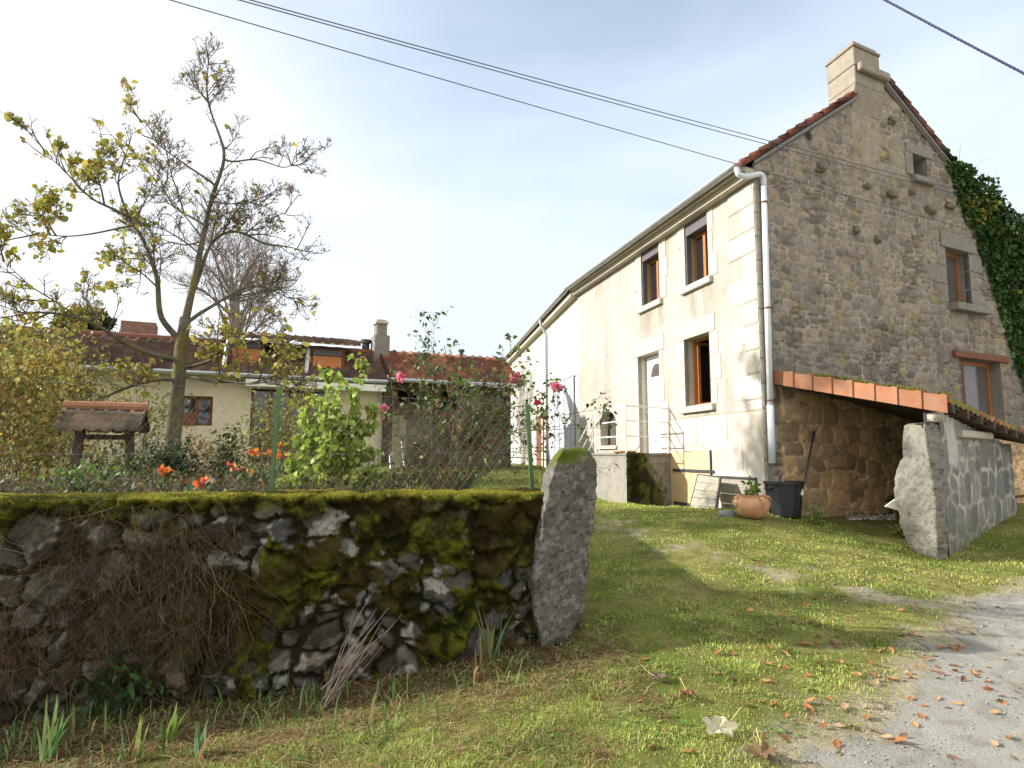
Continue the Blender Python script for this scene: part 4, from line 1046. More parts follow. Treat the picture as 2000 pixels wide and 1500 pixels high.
# pale granite slab at the open corner
def slab_post(name, slices, dl, dr, Y, label, cat, col, seed=0):
    """slices: (row, left, arris, right) silhouette columns; left face recedes dl, right face dr"""
    sl = sorted(slices, key=lambda a: -a[0]); rows = []
    K = 110
    ys = np.linspace(sl[0][0], sl[-1][0], K); A = np.array(sl)[::-1]
    for y in ys:
        xl, xc, xr = (np.interp(y, A[:, 0], A[:, i]) for i in (1, 2, 3))
        c = at(xc, y, Y); z = c[2]
        l = at(xl, y, Y + dl); r = at(xr, y, Y + dr); l[2] = r[2] = z
        bk = l + r - c
        ring = []
        for a_, b_ in ((l, c), (c, r), (r, bk), (bk, l)):
            for t in np.linspace(0, 1, 26, endpoint=False): ring.append(a_ * (1 - t) + b_ * t)
        rows.append(np.array(ring))
    G = np.array(rows)
    ctr = G.mean(axis=1, keepdims=True)
    for _ in range(2): G = (np.roll(G, 1, 1) + 4 * G + np.roll(G, -1, 1)) / 6
    u = np.arange(G.shape[1]) / 4.0; v = G[:, 0, 2]
    nz = fbm(G[..., 0] * 6 - G[..., 1] * 5 + seed, G[..., 2] * 5) - .5; nz2 = fbm(G[..., 0] * 19 - G[..., 1] * 17, G[..., 2] * 19 + seed) - .5; nz2 = nz2 + .8 * np.minimum(0, .44 - fbm(G[..., 0] * 9 - G[..., 1] * 8 + 5, G[..., 2] * 9))
    dirv = G - ctr; dirv[..., 2] = 0; dirv /= np.linalg.norm(dirv, axis=2, keepdims=True) + 1e-9
    k = np.ones((K, 1, 1)); k[-1] = .0
    G = G + dirv * (nz * .05 + nz2 * .03)[..., None]
    # rounded top
    topc = G[-1].mean(0)
    cap = []
    for f, dz in ((.93, .018), (.75, .035), (.4, .045), (.0, .05)):
        cap.append(topc + (G[-1] - topc) * f + [0, 0, dz])
    G = np.concatenate([G, np.array(cap)]); ny, nx = G.shape[:2]
    i = np.arange(ny - 1)[:, None] * nx; j = np.arange(nx)[None]; j2 = (j + 1) % nx
    Q = np.stack([i + j, i + j2, i + nx + j2, i + nx + j], -1).reshape(-1, 4)
    V = G.reshape(-1, 3); c = col(V)
    o = np_mesh(name, V, Q, M['granite'], None, c, True)
    return tag(o, label, cat)
def pale(V):
    n = fbm(V[:, 1] * 5 - V[:, 0] * 4, V[:, 2] * 5); c = mixc((.205, .19, .16), (.30, .282, .245), n)
    c = mixc(c, (.17, .155, .12), sstep(.52, .66, fbm(V[:, 1] * 13 - V[:, 0] * 11, V[:, 2] * 13)) * .6); c = c * (1 - .5 * sstep(.62, .70, fbm(V[:, 1] * 40 - V[:, 0] * 35, V[:, 2] * 40)))[:, None]
    return mixc(c, (.16, .17, .03), sstep(2.0, 2.1, V[:, 2] + .15 * (n - .5)) * sstep(.4, .6, fbm(V[:, 0] * 9, V[:, 1] * 9)) * .9)
PDL = float(np.clip(gh(1776, 1074)[1] - 9.2, .25, 1.8)); print('PDL', PDL)
slab_post('stone_pillar', [(830, 1764, 1806, 1838), (850, 1762, 1808, 1841), (895, 1762, 1814, 1845), (906, 1753, 1817, 1846), (935, 1745, 1822, 1848), (985, 1748, 1828, 1850), (1030, 1758, 1829, 1853), (1048, 1764, 1830, 1855), (1075, 1775, 1831, 1856), (1092, 1788, 1832, 1857), (1112, 1794, 1833, 1858)], PDL, .2, 9.2,
          'pale leaning granite slab standing at the open corner of the lean-to', 'stone pillar', pale, 2)
def mossyg(V):
    n = fbm(V[:, 0] * 7 + V[:, 1] * 5, V[:, 2] * 6); c = mixc((.10, .09, .078), (.185, .172, .15), n)
    f = fbm(V[:, 0] * 26 + V[:, 1] * 20, V[:, 2] * 26)
    c = mixc(c, (.30, .285, .25), sstep(.54, .66, f) * .6); c = c * (1 - .6 * sstep(.60, .68, fbm(V[:, 0] * 48 + V[:, 1] * 40 + 9, V[:, 2] * 48)))[:, None]; c = mixc(c, (.07, .055, .045), sstep(.5, .68, fbm(V[:, 0] * 4 + V[:, 2] * 3 + 7, V[:, 2] * 4)) * sstep(1.1, 1.5, V[:, 2]) * .6)
    c = mixc(c, (.30, .30, .27), sstep(1.55, 1.68, V[:, 2]) * sstep(.4, .6, f) * .8)
    return mixc(c, (.10, .12, .015), sstep(1.50, 1.60, V[:, 2] + .2 * (n - .5)) * sstep(.46, .54, fbm(V[:, 0] * 7 + 3.3, V[:, 2] * 7)))
slab_post('stone_post', [(884, 1087, 1098, 1152), (897, 1076, 1088, 1164), (930, 1063, 1078, 1168), (960, 1057, 1072, 1166), (1010, 1047, 1062, 1160), (1060, 1038, 1054, 1154), (1110, 1029, 1046, 1150), (1140, 1027, 1044, 1147), (1200, 1032, 1046, 1141), (1240, 1044, 1056, 1116), (1262, 1048, 1058, 1108)], .32, .09, 5.2,
          'rough grey granite gatepost with a mossy rounded top at the end of the wall', 'gatepost', mossyg, 5)

# ---------------------------------------------------------------- small things along the house
p = gh(1470, 1012); k = np.hypot(p[0], p[1]) / F; b = MB()
b.lathe((0, 0, 0), [(.0, 0), (.13, 0), (.19, .05), (.255, .15), (.27, .22), (.25, .29), (.215, .325), (.225, .35), (.235, .36), (.20, .36), (.19, .31), (.0, .30)], 32)
pot = b.build('terracotta_pot', M['terracotta'], None, True); pot.location = p
for w in (.2, 1.77, 3.34, 4.91):
    b = MB(); dx, dy = math.cos(w), math.sin(w)
    b.tube([(dx * .22, dy * .22, .31), (dx * .29, dy * .29, .325), (dx * .325, dy * .325, .27), (dx * .30, dy * .30, .2), (dx * .255, dy * .255, .18)], .022, 8); b.build('pot_handle', M['terracotta'], pot, True)
tag(pot, 'round terracotta pot with loop handles on the grass beside the black bin', 'pot')
P = np.array(p) + [0, 0, .33] + RNG.normal(0, .05, (60, 3)) + np.c_[np.zeros((60, 2)), RNG.uniform(0, .2, 60)]
tp = leaf_mesh('leaves', P, .085, pick([(.12, .22, .04), (.08, .16, .03), (.2, .3, .07)], 60), M['leaf'], None)
tag(tp, 'small leafy green plant growing in the round terracotta pot', 'plant'); tp.name = 'potted_plant'
q = gh(1532, 1004); bn = (q[:2] - C2) @ GN
binp = np.array([*(C2 + GU * .55 + GN * .42), 0]); d_ = ray(1532, 980); binp[:2] = d_[:2] / d_[1] * 10.9; binp[2] = zg1(*binp[:2])
b = MB(); k = 40; V = []
prof = [(.245, 0, 1), (.29, .52, 1), (.315, .525, 0), (.315, .57, 0), (.29, .57, 0), (.27, .5, 0), (.23, .05, 0), (0, .05, 0)]
V = [(r * (1 + rb * .022 * (1 if (j // 2) % 2 else -1)) * math.cos(2 * math.pi * j / k), r * (1 + rb * .022 * (1 if (j // 2) % 2 else -1)) * math.sin(2 * math.pi * j / k), z) for r, z, rb in prof for j in range(k)]
b.add(V, [(i * k + j, i * k + (j + 1) % k, (i + 1) * k + (j + 1) % k, (i + 1) * k + j) for i in range(len(prof) - 1) for j in range(k)])
bn_ = b.build('dustbin', M['black_plastic']); bn_.location = binp; tag(bn_, 'black ribbed plastic dustbin standing open beside the terracotta pot', 'dustbin')
for w in (.3, 3.44):
    b = MB(); b.tube([(.3 * math.cos(w - .25), .3 * math.sin(w - .25), .47), (.37 * math.cos(w), .37 * math.sin(w), .45), (.3 * math.cos(w + .25), .3 * math.sin(w + .25), .47)], .015, 6); b.build('bin_handle', M['black_plastic'], bn_)
s, z = GA.uv(1590, 846, .08); s2, z2 = GA.uv(1567, 958, .45); b = MB(); a0 = GA.p(s, .08, z); a1 = GA.p(s2, .45, z2)
b.tube([a0, a1], .018, 8); tool = b.build('garden_tool', M['iron'], None, True); b = MB(); dr = (a1 - a0) / np.linalg.norm(a1 - a0); b.tube([a1 - dr * .02, a1 + dr * .1], [.02, .034], 8); b.build('tool_head', M['white_metal'], tool, True)
b = MB(); b.tube([a0 - dr * .03, a0 + dr * .1], .024, 8); b.build('tool_grip', M['black_plastic'], tool, True)
tag(tool, 'long dark metal handle leaning against the gable wall behind the black bin', 'tool')
q = gh(1605, 1003); c0 = q + [-.2, -.05, .1]; c1 = q + [.16, .1, .1]; b = MB()
n = 20
def tubewall(b, c0, c1, r, ri, k=20):
    b.tube([c0, c1], r, k, False); b.tube([c0, c1], ri, k, False)
    m = len(b.v); ring = lambda o: list(range(o, o + k))
    for o_, i_ in ((0, 2 * k), (k, 3 * k)): b.f += [(o_ + j, o_ + (j + 1) % k, i_ + (j + 1) % k, i_ + j) for j in range(k)]
tubewall(b, c0, c1, .085, .065); pipe_ = b.build('clay_pipe', M['clay_pipe'], None, True); tag(pipe_, 'short clay drainpipe lying on the ground under the lean-to', 'pipe')
q = gh(1420, 1008); o = lump('stone', q + [0, 0, .02], (.13, .1, .07), M['stone'], None, 12, (.17, .165, .18)); tag(o, 'dark grey stone lying in the grass left of the terracotta pot', 'stone')
c = at(1742, 990, 9.75); b = MB(); b.hexa([c + a for a in np.array([(-.09, .0, .0), (.12, -.02, -.06), (.12, .01, -.06), (-.09, .03, .0), (-.09, .0, .012), (.12, -.02, .16), (.12, .01, .16), (-.09, .03, .012)])]); bd = b.build('board_offcut', M['white_metal']); tag(bd, 'white wedge of board sticking out behind the pale granite slab', 'board')
# boards over the cellar hatch and the loose leaning panel
s0 = FA.uv(1476, 950, .03)[0]; s1 = FA.uv(1408, 950, .03)[0]; za = FA.uv(1440, 933, .03)[1]; b = MB()
for i in range(4):
    zt = za - .02 - .15 * i; b.fbox(FA, s0, s1, .0, .03 + .004 * (i % 2), zt - .145, zt)
hatch = b.build('cellar_hatch', M['wood_grey']); hatch.parent = house; hatch.matrix_parent_inverse.identity(); hatch.location = -house.location
b = MB(); b.fbox(FA, s0 - .03, s1 + .04, .0, .06, za - .015, za + .02); b.build('hatch_beam', M['iron'], hatch); b = MB(); b.fbox(FA, s0 - .035, s0 - .002, .0, .05, za - .5, za - .016); b.build('hatch_frame', M['iron'], hatch)
cn = [(1345, 1003, .75), (1399, 1006, .75), (1408, 933, .30), (1364, 927, .30)]
PC = [];
for x, y, n_ in cn:
    s, z = FA.uv(x, y, n_); PC.append(FA.p(s, n_, z))
BL_, BR_, TR_, TL_ = PC; nn = np.cross(BR_ - BL_, TL_ - BL_); nn /= np.linalg.norm(nn); nn = nn * (1 if nn @ FA.n > 0 else -1)
b = MB()
for i in range(5):
    t0 = i / 5; t1 = (i + 1) / 5 - .012; A_ = BL_ + (TL_ - BL_) * t0; B_ = BR_ + (TR_ - BR_) * t0; C_ = BR_ + (TR_ - BR_) * t1; D_ = BL_ + (TL_ - BL_) * t1
    b.hexa([A_ - nn * .012, B_ - nn * .012, B_ + nn * .012, A_ + nn * .012, D_ - nn * .012, C_ - nn * .012, C_ + nn * .012, D_ + nn * .012])
pnl = b.build('leaning_hatch', M['wood_grey']); tag(pnl, 'weathered panel of grey boards leaning against the pale plank door', 'panel')
b = MB(); b.tube([BR_ + nn * .01, TR_ + nn * .01, TL_ + nn * .01, BL_ + nn * .01], [.026, .024, .016, .012], 4); b.build('panel_edge', M['iron'], pnl)

# ---------------------------------------------------------------- mossy garden wall
GW = Frame(WO, WU, -1)
WTOP = 1.285
gwall = thing('garden_wall', 'low dark rubble wall overgrown with moss along the verge', 'wall')
rngg = np.random.default_rng(21)
_gs = lay_stones(9.6, 2.4, .11, .32, .7, 1.7, rngg, -.55, -.4); _gs[:, 0] += rngg.normal(0, .04, len(_gs)); _gs[:, 1] += rngg.normal(0, .05, len(_gs)); _gs[:, 2:] *= rngg.uniform(.75, 1.35, (len(_gs), 1))
RES = .0095
def wall_surface():
    s = np.arange(-.12, 8.6, RES); v = np.arange(0, 2.36, RES)
    Hh = WTOP + .5          # v: height from -.5 up to the top edge, then back over the top
    Sg, Vg = np.meshgrid(s, v)
    rad = .07; front = np.minimum(Vg, Hh)
    zf = np.minimum(Vg - .5, WTOP); over = np.clip(Vg - Hh, 0, None)
    top_n = -over
    E, I = stone_field(Sg, Vg - .5, _gs, .10, 2.2, 2.6)
    r = np.random.default_rng(31); nI = I.max() + 1
    pal = np.array([(.165, .152, .132), (.22, .205, .18), (.11, .10, .086), (.20, .16, .125), (.27, .258, .235), (.09, .085, .082)])
    tone = pal[r.integers(0, len(pal), nI)] * r.uniform(.75, 1.25, (nI, 1)); hs = r.uniform(.35, 1.5, nI)
    n1 = fbm(Sg * 3.2, Vg * 3.2); n2 = fbm(Sg * 13, Vg * 13 + 5); n3 = fbm(Sg * 31, Vg * 31)
    c = tone[I] * (.35 + .75 * n2 + .55 * n3)[..., None]
    c = mixc(c, (.38, .37, .335), sstep(.60, .64, fbm(Sg * 11 + 20, Vg * 11)) * .8)     # lichen
    c = mixc(c, (.05, .045, .045), sstep(.55, .72, fbm(Sg * 5 + 40, Vg * 5)) * .7)
    c = mixc(c, (.045, .033, .02), sstep(.50, .56, fbm(Sg * 6 + 70, Vg * 6 + 10)) * .8)
    k = sstep(.006, .02, E + .035 * (n2 - .5))
    c = mixc(np.broadcast_to(np.array([.034, .027, .014]), c.shape), c, k)
    h = -.05 + k * .045 + .06 * sstep(0, .10, E) * hs[I] + .035 * (n2 - .5) + .012 * (n3 - .5)
    # moss: a thick lip on top, drips and cushions below, more in the joints
    zz = Vg - .5
    mm = fbm(Sg * 2.1 + 3, Vg * 2.6 + 8) * .62 + fbm(Sg * 7, Vg * 7 + 3) * .38
    lip = sstep(WTOP - .15, WTOP - .03, zz + .16 * (fbm(Sg * 4, Vg * 3) - .5))
    moss = np.clip(sstep(.478, .505, mm + .06 * (1 - k) + .07 * (n3 - .5)) + lip, 0, 1)
    moss *= 1 - .75 * sstep(2.5, 2.9, Sg) * sstep(WTOP - .12, WTOP - .3, zz)
    cm = mixc((.026, .024, .007), (.12, .135, .012), sstep(.42, .64, n2 * .5 + n1 * .5)); cm = mixc(cm, (.055, .034, .012), sstep(.45, .62, fbm(Sg * 2.7 + 12, Vg * 2.7)) * .8)
    ontop = np.maximum(sstep(.0, .03, over), sstep(WTOP - .05, WTOP - .01, zz + .11 * (fbm(Sg * 4, Vg * 4 + 40) - .56)) * .9); cm = mixc(cm, mixc((.17, .18, .018), (.27, .26, .035), n2), ontop * .85)
    c = mixc(c, cm, moss); h = h + moss * (.016 + .03 * n2 - .012 * lip)
    h = h * (1 - .45 * sstep(0, .1, over))
    P = GW.pts(Sg, np.where(over > 0, top_n + 0, h), np.where(over > 0, WTOP + h * .35, zf))
    # blend the arris so the moss rolls over it
    t = np.clip(over / .05, 0, 1)[..., None]
    Pa = GW.pts(Sg, h - over, WTOP + 0 * h + over * .4)
    P = np.where((over > 0)[..., None], Pa * (1 - t) + P * t, P)
    P[..., 2] += .022 * (fbm(Sg * 1.5, Sg * 0 + 2) - .5) * sstep(WTOP - .4, WTOP, zz) + .02 * ontop * (fbm(Sg * 6, over * 8) - .5)
    return Sg, Vg, P, c, moss, ontop, over
Sg, Vg, WP, wc, wm, wtop, wover = wall_surface()
ny, nx = Sg.shape
Q = grid_faces(ny, nx)[:, ::-1]
np_mesh('stonework', WP.reshape(-1, 3), Q, M['mossy'], gwall, wc.reshape(-1, 3), True)
b = MB(); b.fbox(GW, -.1, 8.5, -.55, -.12, -.4, WTOP - .06); b.build('wall_core', M['dark'], gwall)
fl = np.where((wm.ravel() > .6) & (RNG.random(wm.size) < 1.0))[0]
wgt = np.where(wtop.ravel()[fl] > .3, 3.0, 1.0); ch = RNG.choice(fl, 240000, p=wgt / wgt.sum())
P = WP.reshape(-1, 3)[ch] + RNG.normal(0, .004, (len(ch), 3)); tt = wtop.ravel()[ch][:, None]
D = rand_dirs(len(ch)) * .75 + GW.n * (1 - tt) * .8 + np.array([0, 0, 1.0]) * (.15 + tt * .8); D /= np.linalg.norm(D, axis=1, keepdims=True)
cm = pick([(.045, .055, .008), (.085, .105, .011), (.125, .145, .016), (.065, .045, .013), (.03, .028, .008)], len(ch)); br = fbm(P[:, 0] * 3, P[:, 2] * 3 + 5)
cm = cm * (.25 + 1.1 * sstep(.35, .68, br))[:, None]; ct = pick([(.26, .27, .028), (.34, .32, .045), (.17, .19, .02), (.28, .19, .035)], len(ch))
ct = ct * (.25 + .95 * sstep(.34, .62, fbm(P[:, 0] * 2.3 + 6, P[:, 1] * 5)))[:, None]
cm = cm * (1 - tt) + ct * tt
o = tufts('moss', P, D, .013 + .004 * tt[:, 0], .006, cm, 'grass', gwall); o['kind'] = 'stuff'
settle(gwall, (WO[0] - 2, WO[1] - .4, 0))
# dead creeper hanging on the left part of the wall
def creeper(n, slo, shi, zlo, zhi, llo, lhi, K=11):
    s = RNG.uniform(slo, shi, n); z = RNG.uniform(zlo, zhi, n); L = RNG.uniform(llo, lhi, n)
    ps = []; cs, cz, cn = s.copy(), z.copy(), RNG.uniform(.05, .14, n); ang = RNG.normal(-1.57, .6, n)
    cl = fbm(s * 3.1, z * 2.0 + 4) - .10 * sstep(WTOP - .35, WTOP - .1, z) * (RNG.random(n) < .8)
    for k in range(K):
        ps.append(GW.pts(cs, np.clip(cn, .03, .26), cz))
        ang += RNG.normal(0, .38, n); ang = ang * .9 + (-1.57) * .1
        cs = cs + np.cos(ang) * L / K; cz = cz + np.sin(ang) * L / K; cn = cn + RNG.normal(0, .018, n) + (.11 - cn) * .08
    return np.stack(ps, 1), cl
P1, c1 = creeper(5600, 2.35, 5.8, .15, WTOP - .03, .2, .75); P2, c2 = creeper(110, 2.5, 5.6, .6, WTOP + .01, .6, 1.3)
k1 = c1 + RNG.uniform(-.14, .14, len(c1)) > .455
P1 = P1[k1]
R1 = np.repeat(RNG.uniform(.0007, .0018, len(P1))[:, None], 11, 1); R2 = np.repeat(RNG.uniform(.0014, .0034, len(P2))[:, None], 11, 1)
PP = np.concatenate([P1, P2]); RR = np.concatenate([R1, R2]) * np.linspace(1.1, .6, 11)
V, Q = tubes(PP, RR, 3); cc = pick([(.10, .064, .036), (.155, .105, .06), (.048, .032, .02), (.26, .195, .12)], len(PP), w=[.4, .3, .2, .1])
o = np_mesh('dead_creeper', V, Q, M['dry'], None, np.repeat(cc, 33, 0)); tag(o, 'tangle of dead brown creeper hanging over the left part of the wall', 'creeper')
# pale bare branch leaning on the wall
s, z = GW.uv(722, 1150, .12); root = GW.p(*[GW.uv(640, 1320, .45)[0], .45, .0]); root[2] = zg1(root[0], root[1])
paths = []
for i in range(16):
    tip = GW.p(s + RNG.normal(0, .12), .12 + RNG.uniform(0, .06), z - RNG.uniform(0, .45)); r0 = root + RNG.normal(0, .03, 3); r0[2] = root[2] + RNG.uniform(0, .12)
    m = (tip + r0) / 2 + RNG.normal(0, .04, 3); paths.append(resample([r0, m, tip], 6))
V, Q = tubes(paths, np.linspace(.0045, .0018, 6)[None] * np.ones((16, 1)), 4); o = np_mesh('bare_branch', V, Q, M['dry'], None, np.repeat(pick([(.30, .24, .20), (.24, .17, .15)], 16), 24, 0)); tag(o, 'pale bare forked branch leaning against the mossy wall', 'branch')

# ---------------------------------------------------------------- chain link fence
FEo = WO + WNB * .33; FE = Frame(FEo, WU, -1)
fence = thing('wire_fence', 'green posts and grey chain link fence standing behind the mossy wall', 'fence')
pa, pb = FE.uv(545, 755), FE.uv(528, 985); pc, pd = FE.uv(1030, 790), FE.uv(1041, 985)
ztop = lambda s: np.interp(s, [pc[0], pa[0], 6], [pc[1] - .02, pa[1] - .02, pa[1] + .03]); zbot = 1.20
paths = []; sp = .085
for sgn in (1, -1):
    for k in np.arange(-1.6, 7.4, sp):
        z = np.linspace(zbot, 2.35, 14); s = k + sgn * (z - zbot) * .72
        ok = (s > pc[0]) & (s < 5.8) & (z < ztop(s))
        if ok.sum() > 1:
            i = np.where(ok)[0]; paths.append(resample(FE.pts(s[i], .004 * sgn, z[i]), 5))
V, Q = tubes(paths, np.full((len(paths), 5), .001), 3); np_mesh('wire_mesh', V, Q, M['wire'], fence)
b = MB(); b.tube([FE.p(s, 0, float(ztop(s))) for s in np.linspace(pc[0], 5.8, 12)], .0018, 4); b.build('tension_wire', M['wire'], fence)
b = MB(); b.tube([FE.p(s, 0, 1.62 + .01 * math.sin(s * 3)) for s in np.linspace(pc[0], 5.8, 12)], .0018, 4); b.build('tension_wire', M['wire'], fence)
for (t, bt, w) in ((pa, pb, .034), (pc, pd, .034)):
    b = MB()
    for z0, z1, f0, f1 in ((bt[1], t[1], 0, 1),):
        for (x0, x1, y0, y1) in ((-.5, .5, .0, .005), (-.5, -.35, -.034, -.0005), (.35, .5, -.034, -.0005)):
            A_ = [(bt[0] + x0 * w, y0), (bt[0] + x1 * w, y0), (bt[0] + x1 * w, y1), (bt[0] + x0 * w, y1)]; B_ = [(t[0] + x0 * w, y0), (t[0] + x1 * w, y0), (t[0] + x1 * w, y1), (t[0] + x0 * w, y1)]
            b.hexa([FE.p(s, n_ + .01, z0) for s, n_ in A_] + [FE.p(s, n_ + .01, z1) for s, n_ in B_])
    b.build('fence_post', M['fence_green'], fence)
settle(fence, (FEo[0], FEo[1], 1.2))
def proj(P):
    r = np.asarray(P, float) - EYE; fw = r[..., 1] * CP + r[..., 2] * SP; upc = -r[..., 1] * SP + r[..., 2] * CP
    return 1000 + F * r[..., 0] / fw, 750 - F * upc / fw
# ---------------------------------------------------------------- bungalow and shed
e_ = at(985, 800, 20)[:2]; A = math.radians(65)
BW = Frame(e_, (-math.sin(A), -math.cos(A)), -1)
sj = BW.uv(748, 800)[0]; sl_ = BW.uv(-60, 800)[0]
ez1 = BW.uv(700, 748)[1]; ez2 = BW.uv(860, 752)[1]
W3 = -BW.n * math.cos(math.radians(33)) + np.array([0, 0, math.sin(math.radians(33))])
def ridge_len(s, z, n, target):
    for t in np.arange(1, 9, .05):
        if proj(BW.p(s, n, z) + W3 * t)[1] < target: return t
    return 6
H1 = ridge_len(sj + 3, ez1, .35, 682); H2 = ridge_len(sj - .6, ez2, .4, 692)
print('bungalow', ez1, ez2, H1, H2, sj, sl_)
bung = thing('bungalow', 'cream rendered low house with brown tiled roof and orange dormers behind the tree', 'house')
BROWN = [(.12, .075, .055), (.095, .06, .047), (.15, .09, .06), (.08, .055, .045)]; REDT = [(.25, .10, .06), (.20, .08, .05), (.16, .07, .048), (.29, .135, .08), (.12, .065, .048)]
wins = [rect(BW, 180, 116, 762, 760, 800, 800), rect(BW, 415, 352, 775, 772, 832, 830), rect(BW, 640, 488, 757, 757, 905, 905)]
def bw_fn(Sg, Zg):
    n = fbm(Sg * .9, Zg * .9); c = mixc((.61, .54, .385), (.68, .61, .45), n); c = mixc(c, (.40, .34, .23), sstep(1.7, 1.2, Zg + .3 * (fbm(Sg * 2, Zg) - .5)) * .5)
    return .006 * (n - .5), c, ~in_op(wins, Sg, Zg)
grid_wall('wall', BW, sj, sl_, 1.0, ez1 + .05, .1, bw_fn, M['plaster'], bung, brk=wins)
for i, o in enumerate(wins):
    rv = MB(); reveal(rv, BW, o, .2, .0); rv.build('window_reveal', M['cream'], bung)
    window(BW, o, .16, M['lintel_wood'], M['glass'], bung, bars=1 if i < 2 else 3, fw=.07)
    if i == 1: b = MB(); b.fbox(BW, (o[0] + o[1]) / 2, o[1], -.1, .03, o[2], o[2] + .3); b.build('window_panel', M['lintel_wood'], bung)
tile_roof('roof', BW.p(sj, .45, ez1), BW.u, sl_ - sj, W3, H1, M['tile'], bung, BROWN, tw=.26, ch=.34, sub=6, tv=.14, rib=2.0)
b = MB(); b.tube([BW.p(s, .48, ez1 + .02) for s in (sj, (sj + sl_) / 2, sl_)], .06, 8); b.build('gutter', M['zinc'], bung)
q0 = BW.uv(480, 740, .5)[0]; b = MB(); b.fbox(BW, sj + .05, q0, .0, .52, ez1 - .26, ez1 - .08); b.build('fascia', M['white_metal'], bung)
# ridge caps
b = MB(); b.tube([BW.p(s, .45, ez1) + W3 * H1 + [0, 0, .05] for s in np.linspace(sj - .1, sl_, 40)], [.11 + .015 * (i % 2) for i in range(40)], 8); b.build('ridge_tiles', M['lintel_wood'], bung)
def onroof(px, py, n0=.45):
    """point of the roof plane seen at a pixel"""
    nn = np.cross(BW.u, W3); d = ray(px, py); o0 = BW.p(sj, n0, ez1); t = ((o0 - EYE) @ nn) / (d @ nn); return EYE + d * t
for (xl, xr, yt, yb) in ((446, 516, 668, 712), (604, 674, 684, 722)):
    ps_ = onroof((xl + xr) / 2, yb + 4); n_ = float((ps_ - BW.o) @ BW.n)
    o = rect(BW, xr, xl, yt, yt - 2, yb, yb, n_); b = MB(); b.fbox(BW, o[0], o[1], n_ - 1.9, n_ - .06, o[2] - .3, o[3] + .06); dm = b.build('dormer', M['lintel_wood'], bung)
    b = MB(); b.fbox(BW, o[0] + .1, o[1] - .1, n_ - .059, n_ - .02, o[2] - .1, o[3] - .18); b.build('dormer_panel', M['orange_panel'], dm)
    b = MB(); b.fbox(BW, o[0] + .1, o[1] - .1, n_ - .059, n_ + .02, o[3] - .17, o[3] - .02); b.build('shutter_box', M['shutterbox'], dm)
    b = MB(); b.fbox(BW, o[0] - .25, o[1] + .3, n_ + .301, n_ + .33, o[3] + .10, o[3] + .18); b.build('fascia', M['cream'], dm)
    b = MB(); a0 = BW.p(o[1] + .12, n_ + .35, o[2] - .28); a1 = BW.p(o[1] + .02, n_ - .1, o[3] + .02); b.tube([a0, a1], .05, 4); b.build('dormer_cheek_board', M['white_metal'], dm)
dn = n_ + .35; dz = o[3] + .10; d1 = o[0] - .35; d2 = BW.uv(430, 668, dn)[0]
tile_roof('dormer_roof', BW.p(d1, dn, dz), BW.u, d2 - d1, -BW.n * math.cos(math.radians(11)) + np.array([0, 0, math.sin(math.radians(11))]), 2.3, M['tile'], bung, BROWN, tw=.26, ch=.34, sub=6, tv=.14, rib=2.0)
def stack(b, c, w, d, z0, z1):
    P = []
    for z in (z0, z1):
        for i, j in ((-1, -1), (1, -1), (1, 1), (-1, 1)): P.append(c * [1, 1, 0] + BW.u * w * i * .5 - BW.n * d * j * .5 + [0, 0, z])
    b.hexa(P)
c = onroof(742, 700); zt = c[2] + .1; s_px = c[1] / F
b = MB(); stack(b, c, .46, .5, zt - .6, zt + 38 * s_px); b2 = 0
ch = b.build('chimney', M['greystone'], bung, bevel=.02)
b = MB(); stack(b, c, .33, .36, zt + 38 * s_px + .002, zt + 60 * s_px); b.build('chimney_neck', M['greystone'], ch, bevel=.03)
b = MB(); stack(b, c, .4, .44, zt + 60 * s_px + .002, zt + 66 * s_px); stack(b, c, .3, .3, zt + 66 * s_px + .002, zt + 70 * s_px); b.build('chimney_cap', M['cutstone'], ch, bevel=.02)
c = onroof(714, 690); b = MB(); b.tube([c - [0, 0, .3], c + [0, 0, 20 * s_px]], .11, 10); b.tube([c + [0, 0, 20 * s_px], c + [0, 0, 27 * s_px]], .15, 10); b.build('vent_pipe', M['iron'], bung)
c = BW.p(BW.uv(243, 660)[0], -3.4, 0); b = MB(); q = at(243, 690, c[1]); q2 = at(243, 632, c[1]); stack(b, c, .9, .7, q[2] - 1, q2[2]); b.build('chimney', mat('old_brick', (.20, .12, .09), .9, .35, 8, .5, 40), bung, bevel=.02)
# gable end of the bungalow above the shed
settle(bung, (*BW.p(8, 0, 0)[:2], 1.15))
shed = thing('garden_shed', 'open fronted shed with red tiled roof beside the cream bungalow', 'shed')
tile_roof('roof', BW.p(-.35, .55, ez2), BW.u, sj + .3, W3, H2, M['tile'], shed, REDT, tw=.26, ch=.34, sub=6, tv=.25, rib=2.0)
b = MB(); b.tube([BW.p(s, .6, ez2 + .02) for s in (-.3, sj - .05)], .065, 8); b.build('gutter', M['zinc'], shed)
bk = -1.3
def shed_fn(Sg, Zg):
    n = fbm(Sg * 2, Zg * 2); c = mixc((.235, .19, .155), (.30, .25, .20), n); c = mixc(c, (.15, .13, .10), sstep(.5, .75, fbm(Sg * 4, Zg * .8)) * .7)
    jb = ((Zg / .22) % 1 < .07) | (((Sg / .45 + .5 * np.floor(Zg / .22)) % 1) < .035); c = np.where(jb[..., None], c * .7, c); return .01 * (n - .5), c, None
S2 = Frame(BW.p(0, bk, 0)[:2], BW.u[:2], -1)
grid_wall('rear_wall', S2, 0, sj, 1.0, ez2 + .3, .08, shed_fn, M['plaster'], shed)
o = rect(BW, 985, 890, 782, 785, 905, 905); S3 = Frame(BW.p(0, .02, 0)[:2], BW.u[:2], -1)
grid_wall('side_panel', S3, 0.02, o[1], 1.0, ez2 - .05, .08, shed_fn, M['plaster'], shed)
